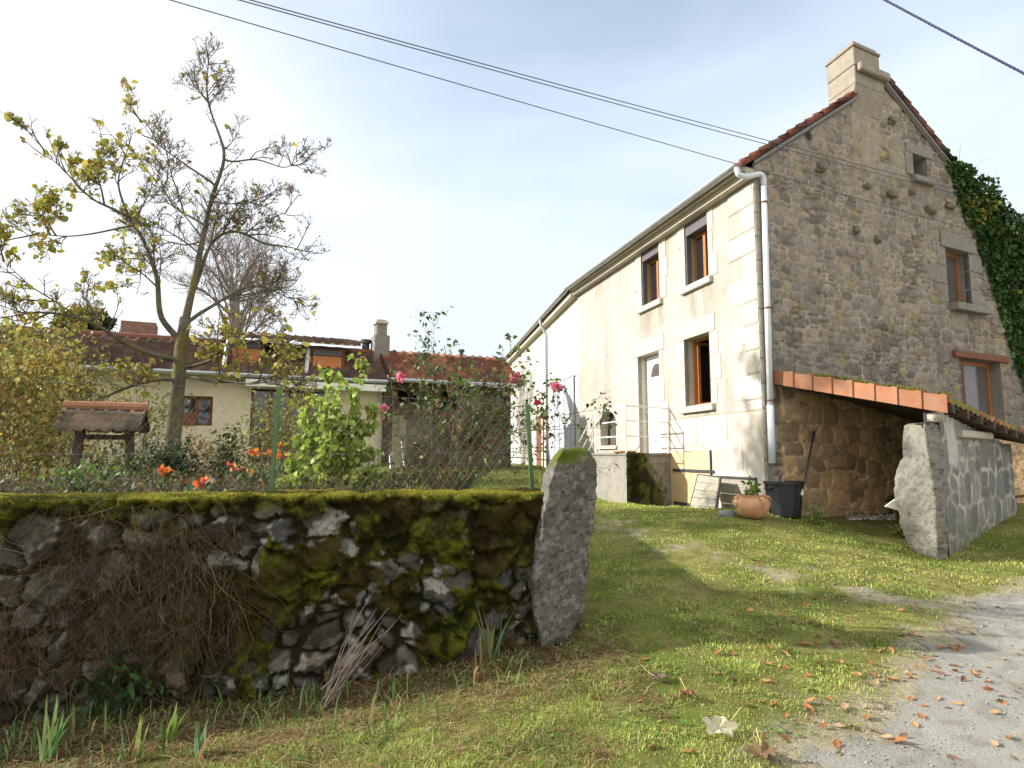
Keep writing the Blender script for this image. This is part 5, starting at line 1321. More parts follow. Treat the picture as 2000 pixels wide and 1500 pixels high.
for (xl, xr, yt, yb) in ((862, 890, 760, 800), (778, 812, 760, 785)):
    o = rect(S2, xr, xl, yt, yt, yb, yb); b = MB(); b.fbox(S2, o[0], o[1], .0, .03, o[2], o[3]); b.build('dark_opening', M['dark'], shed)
o = rect(S2, 792, 765, 812, 812, 905, 905); b = MB(); b.fbox(S2, o[0], o[1], .01, .06, 1.1, o[3]); b.build('door', M['cream'], shed)
o = rect(S2, 845, 793, 820, 820, 905, 905); b = MB(); b.fbox(S2, o[0], o[1], .01, .05, 1.1, o[3]); b.build('plank_door', M['wood_grey'], shed)
for x in (750, 985):
    s = BW.uv(x, 850)[0]; b = MB(); b.fbox(BW, s - .09, s + .09, .1, .28, 1.0, ez2); b.build('post', M['wood_dark'], shed)
b = MB(); b.fbox(BW, -.2, sj, .08, .3, ez2 - .22, ez2 - .02); b.build('beam', M['wood_dark'], shed)
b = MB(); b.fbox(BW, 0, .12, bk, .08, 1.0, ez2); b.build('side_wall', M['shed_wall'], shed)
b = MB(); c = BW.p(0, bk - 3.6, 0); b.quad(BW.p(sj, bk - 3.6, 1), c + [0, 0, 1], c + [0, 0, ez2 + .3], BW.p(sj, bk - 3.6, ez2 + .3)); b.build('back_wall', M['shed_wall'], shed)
b = MB(); c = at(901, 703, BW.p(1.6, -3.2, 0)[1]); b.tube([c - [0, 0, .4], c + [0, 0, .28]], .07, 8); b.tube([c + [0, 0, .28], c + [0, 0, .36]], .11, 8); b.build('vent_pipe', M['iron'], shed)
settle(shed, (*BW.p(1.5, 0, 0)[:2], 1.15))
# ladder in the shed
s0 = S2.uv(776, 900, .5)[0]; ld = MB(); A0 = S2.p(s0 - .18, .7, 1.15); A1 = S2.p(s0 - .12, .12, 2.75); dx = BW.u * .42
lad = thing('ladder', 'metal ladder leaning inside the open shed', 'ladder')
for o0, o1 in ((A0, A1), (A0 + dx, A1 + dx * .9)): b = MB(); b.tube([o0, o1], .025, 6); b.build('stile', M['zinc'], lad)
for i in range(7):
    b = MB(); t = (i + .6) / 7.2; b.tube([A0 + (A1 - A0) * t, A0 + dx + (A1 + dx * .9 - A0 - dx) * t], .016, 6); b.build('rung', M['zinc'], lad)
settle(lad, A0)
c = S2.p(S2.uv(820, 900, .4)[0], .55, 1.17); b = MB(); b.lathe(c, [(.0, 0), (.22, 0), (.27, .75), (.29, .76), (.29, .82), (.26, .84), (0, .88)], 16); o = b.build('water_butt', M['black_plastic'], None, True); tag(o, 'dark water butt standing in the open shed behind the rose bush', 'butt')

# ---------------------------------------------------------------- trees
class Wood:
    def __init__(s): s.p = []; s.r = []; s.tips = []
    def add(s, pts, r0, r1, K=8, pw=1.0):
        q = resample(pts, K); s.p.append((q, np.linspace(0, 1, K) ** pw * (r1 - r0) + r0)); return q
    def mesh(s, name, m, parent, col, big=.03):
        V_all = []; Q_all = []; C_all = []; base = 0
        groups = {}
        for q, r in s.p: groups.setdefault((len(q), 7 if r[0] > big else (5 if r[0] > .012 else 3)), []).append((q, r))
        for (K, sd), L in groups.items():
            V, Q = tubes(np.array([a for a, _ in L]), np.array([b_ for _, b_ in L]), sd)
            V_all.append(V); Q_all.append(Q + base); base += len(V)
            rr = np.repeat(np.array([b_ for _, b_ in L]).reshape(-1), sd)
            C_all.append(col(V, rr))
        return np_mesh(name, np.concatenate(V_all), np.concatenate(Q_all), m, parent, np.concatenate(C_all), True)
def smooth_poly(P, n=24):
    P = np.asarray(P, float); q = resample(P, n)
    for _ in range(3): q[1:-1] = (q[:-2] + 2 * q[1:-1] + q[2:]) / 4
    return q
def sprout(W, pts, level, Lrange, spacing, rng, up=.35, spread=.9, tmin=.2, radii=((.0115, .0055), (.0065, .0038), (.0044, .003)), maxlev=3, flat=1.0, end=True, taper=.35):
    pts = np.asarray(pts); seg = np.diff(pts, axis=0); ln = np.linalg.norm(seg, axis=1); tot = ln.sum()
    n = max(1, int(tot * (1 - tmin) / spacing)); cum = np.r_[0, np.cumsum(ln)]
    for i in range(n + (1 if end else 0)):
        t = tmin + (1 - tmin) * rng.random() if i < n else 1.0
        d = t * tot; k = min(np.searchsorted(cum, d, side='right') - 1, len(seg) - 1)
        p = pts[k] + seg[k] * min(1, (d - cum[k]) / (ln[k] + 1e-9)); dr = seg[k] / (ln[k] + 1e-9)
        rd = rng.normal(size=3); rd[1] *= flat; rd -= dr * (rd @ dr); rd /= np.linalg.norm(rd) + 1e-9
        v = dr * (.6 if i < n else 1.2) + rd * spread * (1 if i < n else .4) + np.array([0, 0, up]); v /= np.linalg.norm(v)
        L = rng.uniform(*Lrange) * (1 - taper * t) * (1 if i < n else .5); m = 6; q = [p]
        for j in range(m - 1):
            v = v + rng.normal(0, .13, 3) + np.array([0, 0, .07 * up]); v /= np.linalg.norm(v); q.append(q[-1] + v * L / (m - 1))
        q = np.array(q); r0, r1 = radii[level]
        W.p.append((q, np.linspace(r0, r1, m)))
        if level + 1 < maxlev: sprout(W, q, level + 1, (Lrange[0] * .45, Lrange[1] * .5), spacing * .45, rng, up, spread, .25, radii, maxlev, flat)
        if level >= maxlev - 2: W.tips.append(q)
rt_ = np.random.default_rng(77)
tree = thing('garden_tree', 'half bare tree with yellow green leaves and thick mossy trunk in the garden', 'tree')
Wt = Wood(); TY = 11.0
def L(px, Y0, Y1, r0, r1, tw=True, Lr=(.5, 1.35), sp=.085, tmin=.22, n=24, pw=1.0):
    n_ = len(px); P = [at(x, y, Y0 + (Y1 - Y0) * i / (n_ - 1)) for i, (x, y) in enumerate(px)]
    q = smooth_poly(P, n); Wt.add(q, r0, r1, n, pw)
    if tw:
        sprout(Wt, q, 0, Lr, sp * 1.5, rt_, tmin=tmin)
        m0 = len(Wt.p); sprout(Wt, q, 0, (.75, 1.55), .36, rt_, up=.45, spread=.75, tmin=.25, radii=((.017, .006),), maxlev=1, end=False, taper=.72)
        for sq, _ in list(Wt.p[m0:]): sprout(Wt, sq, 0, (.22, .62), .11, rt_, tmin=.15, radii=((.0085, .0045), (.0055, .0034), (.004, .003)), maxlev=3)
    return q
base = gh(337, 940); 
L([(331, 955), (333, 900), (338, 850), (343, 790), (350, 735), (352, 690), (358, 650), (362, 620)], TY, TY, 0.1551, 0.0920, False, pw=.8)
L([(359, 640), (372, 580), (384, 530), (396, 465), (410, 400), (421, 364), (437, 322), (442, 300), (425, 255), (412, 220), (402, 190), (405, 150), (408, 112)], TY, TY - .2, 0.0726, 0.0064, True, (.4, .9), .2, .3, 40, .8)
L([(352, 668), (335, 645), (314, 628), (309, 590), (309, 550), (302, 523), (281, 469), (262, 440), (250, 420), (236, 385), (228, 355), (238, 320), (250, 290)], TY, TY - .7, 0.0561, 0.0056, True, (.35, .8), .16, .35, 36)
L([(252, 424), (215, 405), (180, 390), (150, 360), (128, 335), (105, 312), (80, 300)], TY - .5, TY - 1.2, 0.0264, 0.0048, True, (.3, .7), .13, .2)
L([(262, 440), (225, 447), (190, 455), (140, 462), (95, 460), (50, 448), (20, 436)], TY - .4, TY - 1.3, 0.0198, 0.0040, True, (.25, .55), .14, .3)
L([(376, 570), (389, 540), (400, 500), (413, 470), (436, 453), (464, 447), (490, 462), (512, 478), (562, 480), (612, 496)], TY, TY + .6, 0.0429, 0.0048, True, (.35, .8), .14, .4)
L([(439, 312), (450, 318), (470, 314), (500, 310), (530, 320), (556, 330), (578, 318), (594, 303)], TY - .2, TY + .4, 0.0198, 0.0040, True, (.3, .65), .13, .15)
L([(403, 442), (375, 425), (342, 408), (322, 375), (312, 346), (298, 312)], TY - .1, TY + .5, 0.0264, 0.0040, True, (.35, .7), .17, .3)
L([(421, 362), (395, 343), (367, 325), (340, 305), (317, 289), (295, 268), (284, 250), (275, 236)], TY - .1, TY - .7, 0.0231, 0.0040, True, (.3, .6), .17, .3)
L([(363, 632), (392, 610), (420, 595), (445, 578), (470, 562), (510, 556), (555, 578), (600, 598)], TY, TY + .5, 0.0363, 0.0040, True, (.35, .75), .15, .35)
L([(350, 703), (318, 698), (285, 688), (258, 678), (238, 668), (222, 655), (190, 635), (150, 618), (75, 608), (0, 622)], TY, TY - 1.4, 0.0495, 0.0080, True, (.35, .85), .15, .25, 30)
L([(348, 742), (318, 740), (290, 744), (255, 754), (225, 766), (195, 780), (150, 790), (100, 772)], TY, TY - 1.3, 0.0396, 0.0056, True, (.3, .65), .14, .25)
L([(358, 718), (390, 712), (414, 703), (445, 688), (470, 672), (500, 662), (560, 668)], TY, TY - .8, 0.0330, 0.0048, True, (.3, .7), .14, .25)
L([(356, 735), (385, 738), (420, 748), (455, 745), (490, 752), (540, 742), (590, 752)], TY, TY - .9, 0.0264, 0.0040, True, (.3, .7), .13, .2)
L([(150, 618), (110, 590), (60, 560), (20, 522), (0, 505)], TY - 1.0, TY - 1.3, 0.0165, 0.0040, True, (.3, .6), .13, .1)
L([(411, 393), (450, 400), (480, 392), (520, 405), (560, 420)], TY, TY + .6, 0.0165, 0.0032, True, (.3, .7), .12, .15)
L([(400, 470), (360, 480), (330, 470), (300, 490), (270, 520)], TY, TY + .5, 0.0165, 0.0032, True, (.3, .6), .16, .15)
def barkcol(V, rr):
    n = fbm(V[:, 0] * 9 + V[:, 1] * 5, V[:, 2] * 7); c = mixc((.075, .066, .048), (.18, .162, .12), n); tw = sstep(.012, .004, rr)
    c = mixc(c, (.17, .135, .11), tw); c = mixc(c, (.16, .14, .045), sstep(.52, .68, fbm(V[:, 0] * 6 + 3, V[:, 2] * 4)) * sstep(.02, .05, rr) * .8)
    return c
Wt.mesh('trunk', M['bark'], tree, barkcol)
tips = np.concatenate([q[2:] for q in Wt.tips]); px_, py_ = proj(tips)
w = sstep(330, 180, px_) * 1.0 + .12; w = np.where((py_ > 560) & (px_ < 470), np.maximum(w, .8), w); w = np.where((py_ > 600) & (px_ >= 470), .6, w); w *= sstep(.36, .64, fbm(tips[:, 0] * 3.4, tips[:, 2] * 3.4 + 5)) + .12
w = np.where((px_ > 300) & (py_ < 560), w * .45, w)
ch = rt_.choice(len(tips), 3400, p=w / w.sum()); P = tips[ch] + rt_.normal(0, .02, (3400, 3))
lc = pick([(.46, .42, .07), (.34, .35, .065), (.54, .45, .09), (.36, .24, .07), (.26, .29, .06)], 3400, w=[.3, .27, .2, .1, .13])
leaf_mesh('foliage', P, .082 * rt_.choice([.5, .8, 1, 1.3], 3400), lc, M['leaf'], tree, .6, .3, .85, rt_)
# small withered seed heads on the bare right side
w2 = sstep(380, 480, px_) * (py_ < 560) + .02; ch = rt_.choice(len(tips), 1500, p=w2 / w2.sum())
leaf_mesh('withered_leaves', tips[ch] + rt_.normal(0, .015, (1500, 3)), .04, pick([(.20, .125, .08), (.15, .09, .065), (.27, .17, .09)], 1500), M['leaf'], tree, .4, .3, .7, rt_)
settle(tree, base)
# bare tree far behind the bungalow
def bare_tree(label, px, Y, ytop, wpx, ybase=700, seed=3, n=26):
    rng = np.random.default_rng(seed); t = thing('bare_tree', label, 'tree'); W = Wood(); b0 = at(px, ybase, Y); b0[2] = 1.15; z1 = at(px, ybase - (ybase - ytop) * .45, Y)[2]; top = at(px, ytop, Y)[2]; rad = wpx / F * Y
    q = smooth_poly([b0, (b0[0] + .1, Y, (b0[2] + z1) / 2), (b0[0], Y, z1)], 10); W.add(q, .28, .2, 10)
    for i in range(n):
        a = rng.uniform(0, 2 * np.pi); el = rng.uniform(.12, 1.5); H = top - z1
        tip = np.array([b0[0] + math.cos(a) * rad * math.cos(el), Y + math.sin(a) * rad * math.cos(el), z1 + H * (.05 + .95 * math.sin(el))])
        st = q[rng.integers(5, 10)]; mid = (st + tip) / 2 + np.array([0, 0, H * .13]) + rng.normal(0, .25, 3); l = smooth_poly([st, mid, tip], 12)
        W.add(l, .07, .012, 12); sprout(W, l, 0, (.9, 1.9), .36, rng, .35, .8, .35, radii=((.02, .009), (.011, .006), (.007, .004)))
    W.mesh('branches', M['twig'], t, lambda V, rr: np.repeat(np.array([[.23, .195, .185]]), len(V), 0) * (.8 + .4 * fbm(V[:, 0], V[:, 2]))[:, None], .1)
    settle(t, b0)
bare_tree('bare round crowned tree rising behind the bungalow roof', 455, 30, 468, 128, 690, 3)
# dark conifer beyond the roof at the left
def evergreen(px, Y, y0, y1, w, label, seed):
    rng = np.random.default_rng(seed); b0 = at(px, y0, Y); b1 = at(px, y1, Y); W = Wood(); g0 = np.array([b0[0], Y, 1.2]); t = thing('evergreen_tree', label, 'tree')
    W.add([g0, b1], .16, .03, 6); n = 2600; h = rng.random(n) ** .8; r = (1 - h * .55) * w * (.5 + .6 * rng.random(n)); a = rng.uniform(0, 2 * np.pi, n)
    lump_ = .75 + .5 * fbm(a * 1.3, h * 5); P = np.c_[b0[0] + np.cos(a) * r * lump_, Y + np.sin(a) * r * lump_, b0[2] - .6 + (b1[2] - b0[2] + .6) * h]
    W.mesh('trunk', M['bark'], t, barkcol); leaf_mesh('foliage', P, .32, pick([(.025, .05, .02), (.04, .07, .028), (.055, .075, .03)], n), M['ivy'], t, .3, .4, .5, rng); settle(t, g0)
evergreen(160, 24, 720, 612, 1.5, 'dark evergreen beyond the bungalow roof at its left end', 5)

# ---------------------------------------------------------------- shrubs and flowers of the garden
def bush(name, label, cat, px, Y, w, h, pal, n, size, seed, stems=9, shape=1.0, clumps=12, lean=0, m='leaf', group=None, base_w=.3, droop=.35, asp=.6, topw=.6):
    rng = np.random.default_rng(seed); x = at(px, 900, Y)[0]; z0 = zg1(x, Y); t = thing(name, label, cat, group=group)
    cc = []
    for i in range(clumps):
        hh = rng.uniform(.18, 1) ** .9; rr = w * .5 * (1 - (1 - topw) * hh) * math.sqrt(rng.random()); a = rng.uniform(0, 2 * np.pi)
        cc.append((x + math.cos(a) * rr + lean * hh, Y + math.sin(a) * rr * .7, z0 + h * hh * .92))
    cc = np.array(cc); W = Wood()
    for i in range(max(stems, 1)):
        tip = cc[rng.integers(len(cc))] if i >= len(cc) else cc[i % len(cc)]; b_ = np.array([x + rng.normal(0, w * .07), Y + rng.normal(0, w * .07), z0 - .03]); mid = (b_ + tip) / 2 + rng.normal(0, w * .06, 3)
        q = smooth_poly([b_, mid, tip], 9); W.add(q, .009, .003, 9); sprout(W, q, 0, (.12 * h, .3 * h), .12 * h, rng, .3, .9, .3, radii=((.004, .002), (.002, .001)), maxlev=2)
    W.mesh('stems', M['twig'], t, lambda V, rr: np.repeat(np.array([[.15, .11, .065]]), len(V), 0))
    k = rng.integers(0, len(cc), n); sg = w * .5 / math.sqrt(clumps) * 1.15
    P = cc[k] + rng.normal(0, 1, (n, 3)) * [sg, sg, sg * 1.1]; P[:, 2] = np.maximum(P[:, 2], z0 + .02)
    if n: leaf_mesh('leaves', P, size, pick(pal, n, rng), M[m], t, droop, .4, asp, rng)
    settle(t, (x, Y, z0)); return t, cc
GRN = [(.27, .37, .055), (.37, .45, .08), (.20, .30, .05), (.44, .46, .11)]
def tall_shrub():
    rng = np.random.default_rng(12); t = thing('green_shrub', 'leafy bright green shrub in the garden right of the green fence post', 'shrub'); W = Wood(); Pn = []
    b0 = np.array([at(640, 900, 6.7)[0], 6.7, 1.17])
    for (x, y) in [(705, 712), (662, 738), (640, 735), (690, 770), (722, 800), (620, 790), (600, 810), (655, 790), (585, 860), (700, 840), (570, 905), (720, 880), (640, 840), (610, 880), (670, 890), (690, 930), (560, 940), (735, 930), (650, 930), (600, 940)]:
        Yt = 6.7 + rng.normal(0, .16); tip = at(x, y, Yt); mid = (b0 + tip) / 2 + [(tip[0] - b0[0]) * .2, 0, .06]; q = smooth_poly([b0 + rng.normal(0, .04, 3) * [1, 1, 0], mid, tip], 12); W.add(q, .009, .002, 12)
        sprout(W, q, 0, (.1, .26), .09, rng, .2, 1.0, .35, radii=((.003, .0015), (.002, .001)), maxlev=1)
        for s in W.p[-10:]: Pn.append(s[0][1:])
        Pn.append(q[4:])
    Pn = np.concatenate(Pn); ch = rng.choice(len(Pn), 2500); W.mesh('stems', M['twig'], t, lambda V, rr: np.repeat(np.array([[.14, .12, .05]]), len(V), 0))
    leaf_mesh('leaves', Pn[ch] + rng.normal(0, .022, (len(ch), 3)), .078, pick(GRN, len(ch), rng), M['leaf'], t, .75, .35, .72, rng); settle(t, b0)
tall_shrub()
AUT = [(.34, .24, .05), (.30, .29, .07), (.23, .14, .04), (.19, .22, .055), (.42, .33, .09)]
bush('autumn_shrub', 'yellow and orange autumn shrub at the left edge behind the fence', 'shrub', 25, 8.6, 1.7, 2.0, AUT, 4600, .07, 31, 22, clumps=44, topw=.75)
bush('autumn_shrub', 'thin yellow leaved shrub in front of the bungalow between the well and the tree trunk', 'shrub', 265, 12.5, 2.0, 1.7, [(.34, .32, .06), (.26, .25, .05), (.20, .20, .05)], 700, .075, 41, 20, clumps=26)
bush('autumn_shrub', 'loose yellow green shrub between the left edge and the well', 'shrub', 120, 10.2, 2.0, 1.9, [(.30, .28, .06), (.22, .20, .05), (.34, .20, .05), (.14, .15, .04)], 1300, .07, 32, 20, clumps=26)
bush('autumn_shrub', 'tall yellow green shrub hiding the left end of the bungalow', 'shrub', 50, 12.5, 3.0, 2.9, [(.26, .26, .065), (.19, .22, .055), (.34, .28, .075), (.13, .15, .04)], 3600, .085, 43, 26, clumps=46, topw=.7)
bush('dark_shrub', 'low dark green shrub at the foot of the tree', 'shrub', 325, 9.3, .75, .50, [(.025, .05, .02), (.04, .075, .028), (.06, .10, .03)], 1300, .06, 33, 8, clumps=14)
bush('withered_hydrangea', 'tan withered hydrangea right of the tree trunk', 'shrub', 388, 10.4, .7, .62, [(.42, .29, .13), (.34, .22, .09), (.48, .36, .19)], 600, .06, 34, 8, clumps=12)
bush('dark_shrub', 'dark leaved shrub right of the withered hydrangea', 'shrub', 437, 9.6, .62, .66, [(.045, .075, .022), (.07, .09, .03), (.12, .12, .04)], 700, .06, 35, 8, clumps=12)
bush('loose_shrub', 'loose small leaved yellow green shrub left of the tall green fence post', 'shrub', 535, 9.2, 1.5, 1.35, [(.26, .27, .05), (.32, .30, .07), (.18, .20, .04)], 1300, .05, 36, 20, clumps=28)
bush('leafy_plant', 'green leafy plant inside the little well shelter', 'plant', 205, 9.0, .7, .5, [(.14, .2, .04), (.22, .22, .05), (.09, .12, .03)], 420, .06, 37, 7, clumps=9)
bush('leafy_plant', 'fresh green plant at the foot of the well', 'plant', 165, 6.5, .62, .2, [(.10, .2, .035), (.16, .27, .05), (.07, .12, .03)], 420, .06, 38, 6, clumps=10)
bush('leafy_plant', 'small green plant low behind the wall left of the orange lilies', 'plant', 268, 8.0, .5, .42, [(.10, .16, .04), (.16, .22, .05)], 300, .06, 39, 6, clumps=8)
bush('ivy_clump', 'grey green climber covering the right side of the shed', 'climber', 935, 18.6, 1.7, 2.2, [(.10, .095, .05), (.14, .12, .06), (.075, .065, .035), (.17, .13, .08)], 1700, .10, 40, 16, clumps=26, topw=.9)
# ground cover of the flower bed
n = 9000; x = RNG.uniform(-5.6, -1.2, n); y = RNG.uniform(5.75, 10.5, n); k = garden_mask(x, y) > .9; x, y = x[k], y[k]; n = len(x)
hgt = .02 + .62 * fbm(x * 2.3, y * 2.3 + 4) ** 2 * RNG.random(n); P = np.c_[x, y, zg(x, y) + hgt * np.where(y < 6.6, .75, 1)]
o = leaf_mesh('bed_planting', P, .07, pick([(.09, .13, .03), (.14, .10, .05), (.045, .065, .02), (.20, .18, .06), (.09, .06, .035), (.05, .05, .025)], n), M['leaf'], None, .1, .5, .5); tag(o, 'low tangled ground cover in the flower bed behind the mossy wall', 'ground cover', None, 'stuff')
n = 900; x = RNG.uniform(-5.2, -1.6, n); y = RNG.uniform(5.75, 7.4, n); P0 = np.c_[x, y, zg(x, y)]
pp = []
for k in range(6): pp.append(P0 + np.array([0, 0, .05 * k]) * (.25 + 1.3 * fbm(x * 2, y * 2)[:, None] ** 2 * RNG.uniform(.4, 1.6, (n, 1))) + RNG.normal(0, .018 * (k > 0), (n, 3)) * k * .6)
V, Q = tubes(np.stack(pp, 1), np.full((n, 6), .0018), 3); o = np_mesh('dry_stems', V, Q, M['dry'], None, np.repeat(pick([(.16, .11, .07), (.10, .07, .05), (.22, .17, .11)], n), 18, 0)); tag(o, 'thicket of dry brown stems behind the left end of the wall', 'dry stems', None, 'stuff')
def blooms(name, label, px, py, Y, n, size, pal, seed, leafn=14, ncl=3, group=None):
    rng = np.random.default_rng(seed); c = at(px, py, Y); t = thing(name, label, 'flower', group=group); W = Wood(); z0 = zg1(c[0], Y); cs = []
    for i in range(ncl):
        tip = c + rng.normal(0, 1, 3) * [.055, .05, .035]; q = smooth_poly([(c[0] + rng.normal(0, .05), Y + rng.normal(0, .03), z0), (c + tip) / 2 * [1, 1, .5] + [0, 0, (z0 + c[2]) * .25], tip], 8); W.add(q, .004, .003, 8); cs.append(tip)
    W.mesh('stems', M['dry'], t, lambda V, rr: np.repeat(np.array([[.10, .15, .05]]), len(V), 0))
    cs = np.array(cs); P = cs[rng.integers(0, ncl, n)] + rng.normal(0, .014, (n, 3)); d = rand_dirs(n, rng); d[:, 2] = np.abs(d[:, 2]) * .7 + .15
    leaf_mesh('petals', P, size, pick(pal, n, rng), M['petal'], t, 0, .1, .5, rng, d)
    P = np.c_[c[0] + rng.normal(0, .06, leafn), Y + rng.normal(0, .05, leafn), z0 + (c[2] - z0) * rng.uniform(.1, .85, leafn)]; leaf_mesh('leaves', P, .13, pick([(.10, .17, .05), (.14, .2, .06)], leafn, rng), M['leaf'], t, -.1, .2, .22, rng); settle(t, (c[0], Y, z0))
ORP = [(.75, .20, .03), (.80, .30, .05), (.65, .10, .04), (.85, .42, .10)]; RDP = [(.70, .12, .05), (.80, .28, .10), (.6, .06, .05), (.85, .40, .16)]
blooms('orange_lily', 'orange lily cluster nearest the tree trunk, low behind the wall', 318, 924, 6.9, 42, .065, ORP, 1)
blooms('orange_lily', 'red and orange lily cluster just above the moss of the wall', 388, 945, 6.4, 46, .06, RDP, 2)
blooms('orange_lily', 'faint small red lily between the two bright lily clusters', 347, 945, 7.0, 12, .045, RDP, 3, 8, 2)
blooms('orange_lily', 'orange red lily cluster at the left foot of the green fence post', 458, 920, 7.2, 26, .055, RDP, 4)
blooms('orange_lily', 'upper orange lily cluster left of the green fence post', 500, 883, 7.4, 32, .06, ORP, 5)
blooms('orange_lily', 'upper orange lily cluster touching the green fence post', 527, 881, 7.6, 30, .06, ORP, 6)
blooms('orange_lily', 'orange lily right of the green fence post beside the green shrub', 547, 890, 7.2, 20, .055, ORP, 7)
blooms('orange_lily', 'small orange lily low at the left of the green fence post', 512, 917, 7.2, 12, .045, ORP, 8, 10, 1)
# ---- rose bush
rose = thing('rose_bush', 'tall sprawling rose bush with red hips and pink blooms behind the wall', 'rose bush'); rr_ = np.random.default_rng(55); W = Wood(); rb0 = np.array([at(882, 900, 6.5)[0], 6.5, 1.17]); tipsR = []
for (x, y) in [(848, 628), (838, 660), (870, 690), (800, 705), (775, 745), (760, 800), (748, 860), (930, 740), (965, 725), (1002, 740), (1010, 690), (1040, 760), (1085, 760), (1060, 830), (1110, 830), (1185, 835), (1165, 800), (1130, 875), (1182, 915), (1010, 840), (980, 800), (940, 800), (905, 770), (880, 740), (850, 770), (830, 820), (800, 860), (790, 910), (1050, 880), (1000, 890), (960, 880), (920, 850), (870, 840), (1090, 900), (1030, 925), (850, 900), (960, 930), (760, 925)]:
    Yt = 6.5 + rr_.normal(0, .28); tip = at(x, y, Yt); h = tip[2] - rb0[2]; st = rb0 + rr_.normal(0, .07, 3) * [1, 1, 0]
    mid = st * .45 + tip * .55 + [-(tip[0] - st[0]) * .22, 0, .12 + .10 * abs(tip[0] - st[0])]; q = smooth_poly([st, mid, tip], 16); W.add(q, .006, .002, 16); tipsR.append(q)
    sprout(W, q, 0, (.16, .42), .10, rr_, .3, .9, .35, radii=((.0032, .0016), (.002, .001)), maxlev=2)
for i in range(80):
    a = rr_.uniform(0, 6.28); st = rb0 + [math.cos(a) * .12, math.sin(a) * .12, 0]; L_ = rr_.uniform(.35, .85); tip = rb0 + [math.cos(a) * L_ * .8, math.sin(a) * L_ * .6, L_ * rr_.uniform(.5, 1.0)]; q = smooth_poly([st, (st + tip) / 2 + [0, 0, .08], tip], 8); W.add(q, .004, .0015, 8); sprout(W, q, 0, (.1, .3), .09, rr_, .1, 1.0, .3, radii=((.0025, .0012),), maxlev=1)
W.mesh('stems', M['twig'], rose, lambda V, r_: mixc((.155, .14, .085), (.17, .115, .075), sstep(.45, .6, fbm(V[:, 0] * 5, V[:, 2] * 5))))
TT = np.concatenate([q for q in W.tips]); tx, ty = proj(TT)
w = sstep(880, 740, ty) + .1 + .5 * sstep(960, 1000, tx) * (ty < 830); ch = rr_.choice(len(TT), 1300, p=w / w.sum())
leaf_mesh('leaves', TT[ch] + rr_.normal(0, .02, (1300, 3)), .055, pick([(.05, .10, .03), (.08, .14, .035), (.12, .17, .05), (.17, .16, .05)], 1300, rr_), M['ivy'], rose, .3, .3, .6, rr_)
ch = rr_.choice(len(TT), 230, p=w ** .5 / (w ** .5).sum()); Cc = TT[ch] + rr_.normal(0, .012, (230, 3))
oc = np.array([[1, 0, 0], [0, 1, 0], [-1, 0, 0], [0, -1, 0], [0, 0, 1.15], [0, 0, -1.15], [.6, .6, .6], [-.6, .6, .6], [-.6, -.6, .6], [.6, -.6, .6], [.6, .6, -.6], [-.6, .6, -.6], [-.6, -.6, -.6], [.6, -.6, -.6]]) * .0085
fc = [(4, 6, 0), (4, 1, 6), (4, 7, 1), (4, 2, 7), (4, 8, 2), (4, 3, 8), (4, 9, 3), (4, 0, 9), (5, 0, 10), (5, 10, 1), (5, 1, 11), (5, 11, 2), (5, 2, 12), (5, 12, 3), (5, 3, 13), (5, 13, 0), (0, 6, 1), (0, 1, 10), (1, 7, 2), (1, 2, 11), (2, 8, 3), (2, 3, 12), (3, 9, 0), (3, 0, 13)]
V = (Cc[:, None] + oc[None] * rr_.uniform(.7, 1.25, (230, 1, 1))).reshape(-1, 3); T = ((np.arange(230) * 14)[:, None, None] + np.array(fc)[None]).reshape(-1, 3)
o = np_mesh('rose_hips', V, T, M['berry'], rose, None, True); o['kind'] = 'stuff'
PK = [(.80, .22, .36), (.85, .36, .48), (.72, .14, .28), (.88, .50, .58)]
for i, (x, y, R, pal) in enumerate([(783, 737, .05, PK), (1004, 736, .052, PK), (1087, 757, .05, PK), (750, 799, .04, PK), (1050, 787, .034, [(.70, .08, .12), (.6, .05, .09)])]):
    c = at(x, y, 6.45); m = 42; d = rand_dirs(m, rr_); d[:, 2] = d[:, 2] * .7 + .25; P = c + d * R * .25; leaf_mesh('rose_bloom', P, R * 1.0, pick(pal, m, rr_), M['petal'], rose, 0, .3, .95, rr_, d)
settle(rose, rb0)

# ---- little well with tiled roof
well = thing('garden_well', 'small ornamental well with a tiled gable roof on two timber posts', 'well'); wy = 8.0
ax = np.array([.93, .36, 0]); ay = np.array([-.36, .93, 0]); wc_ = at(205, 850, wy); zr = at(205, 799, wy)[2]; ze = at(205, 838, wy)[2]; wb = zg1(wc_[0], wy)
c0 = np.array([wc_[0], wy, 0]); hl = .43; hw = .36
for sg in (-1, 1):
    P0 = c0 - ax * hl + ay * sg * hw + [0, 0, ze - .02]; Wd = np.array([0, 0, zr - ze]) - ay * sg * hw
    tile_roof('roof', P0, ax, 2 * hl, Wd, np.linalg.norm(Wd), M['tile'], well, [(.20, .15, .11), (.25, .17, .12), (.15, .12, .09)], tw=.14, ch=.15, thick=.0, sub=4)
b = MB(); b.tube([c0 + ax * s + [0, 0, zr + .035] for s in np.linspace(-hl - .02, hl + .02, 9)], [.06, .052] * 4 + [.06], 8); b.build('ridge_tiles', mat('ridge_tile', (.34, .16, .09), .85, .3, 9, .4, 50), well)
b = MB()
for s in (-hl + .05, hl - .05): b.add([c0 + ax * s - ay * hw * .9 + [0, 0, ze], c0 + ax * s + ay * hw * .9 + [0, 0, ze], c0 + ax * s + [0, 0, zr - .03]], [(0, 1, 2)])
b.build('gable_boards', M['wood_dark'], well)
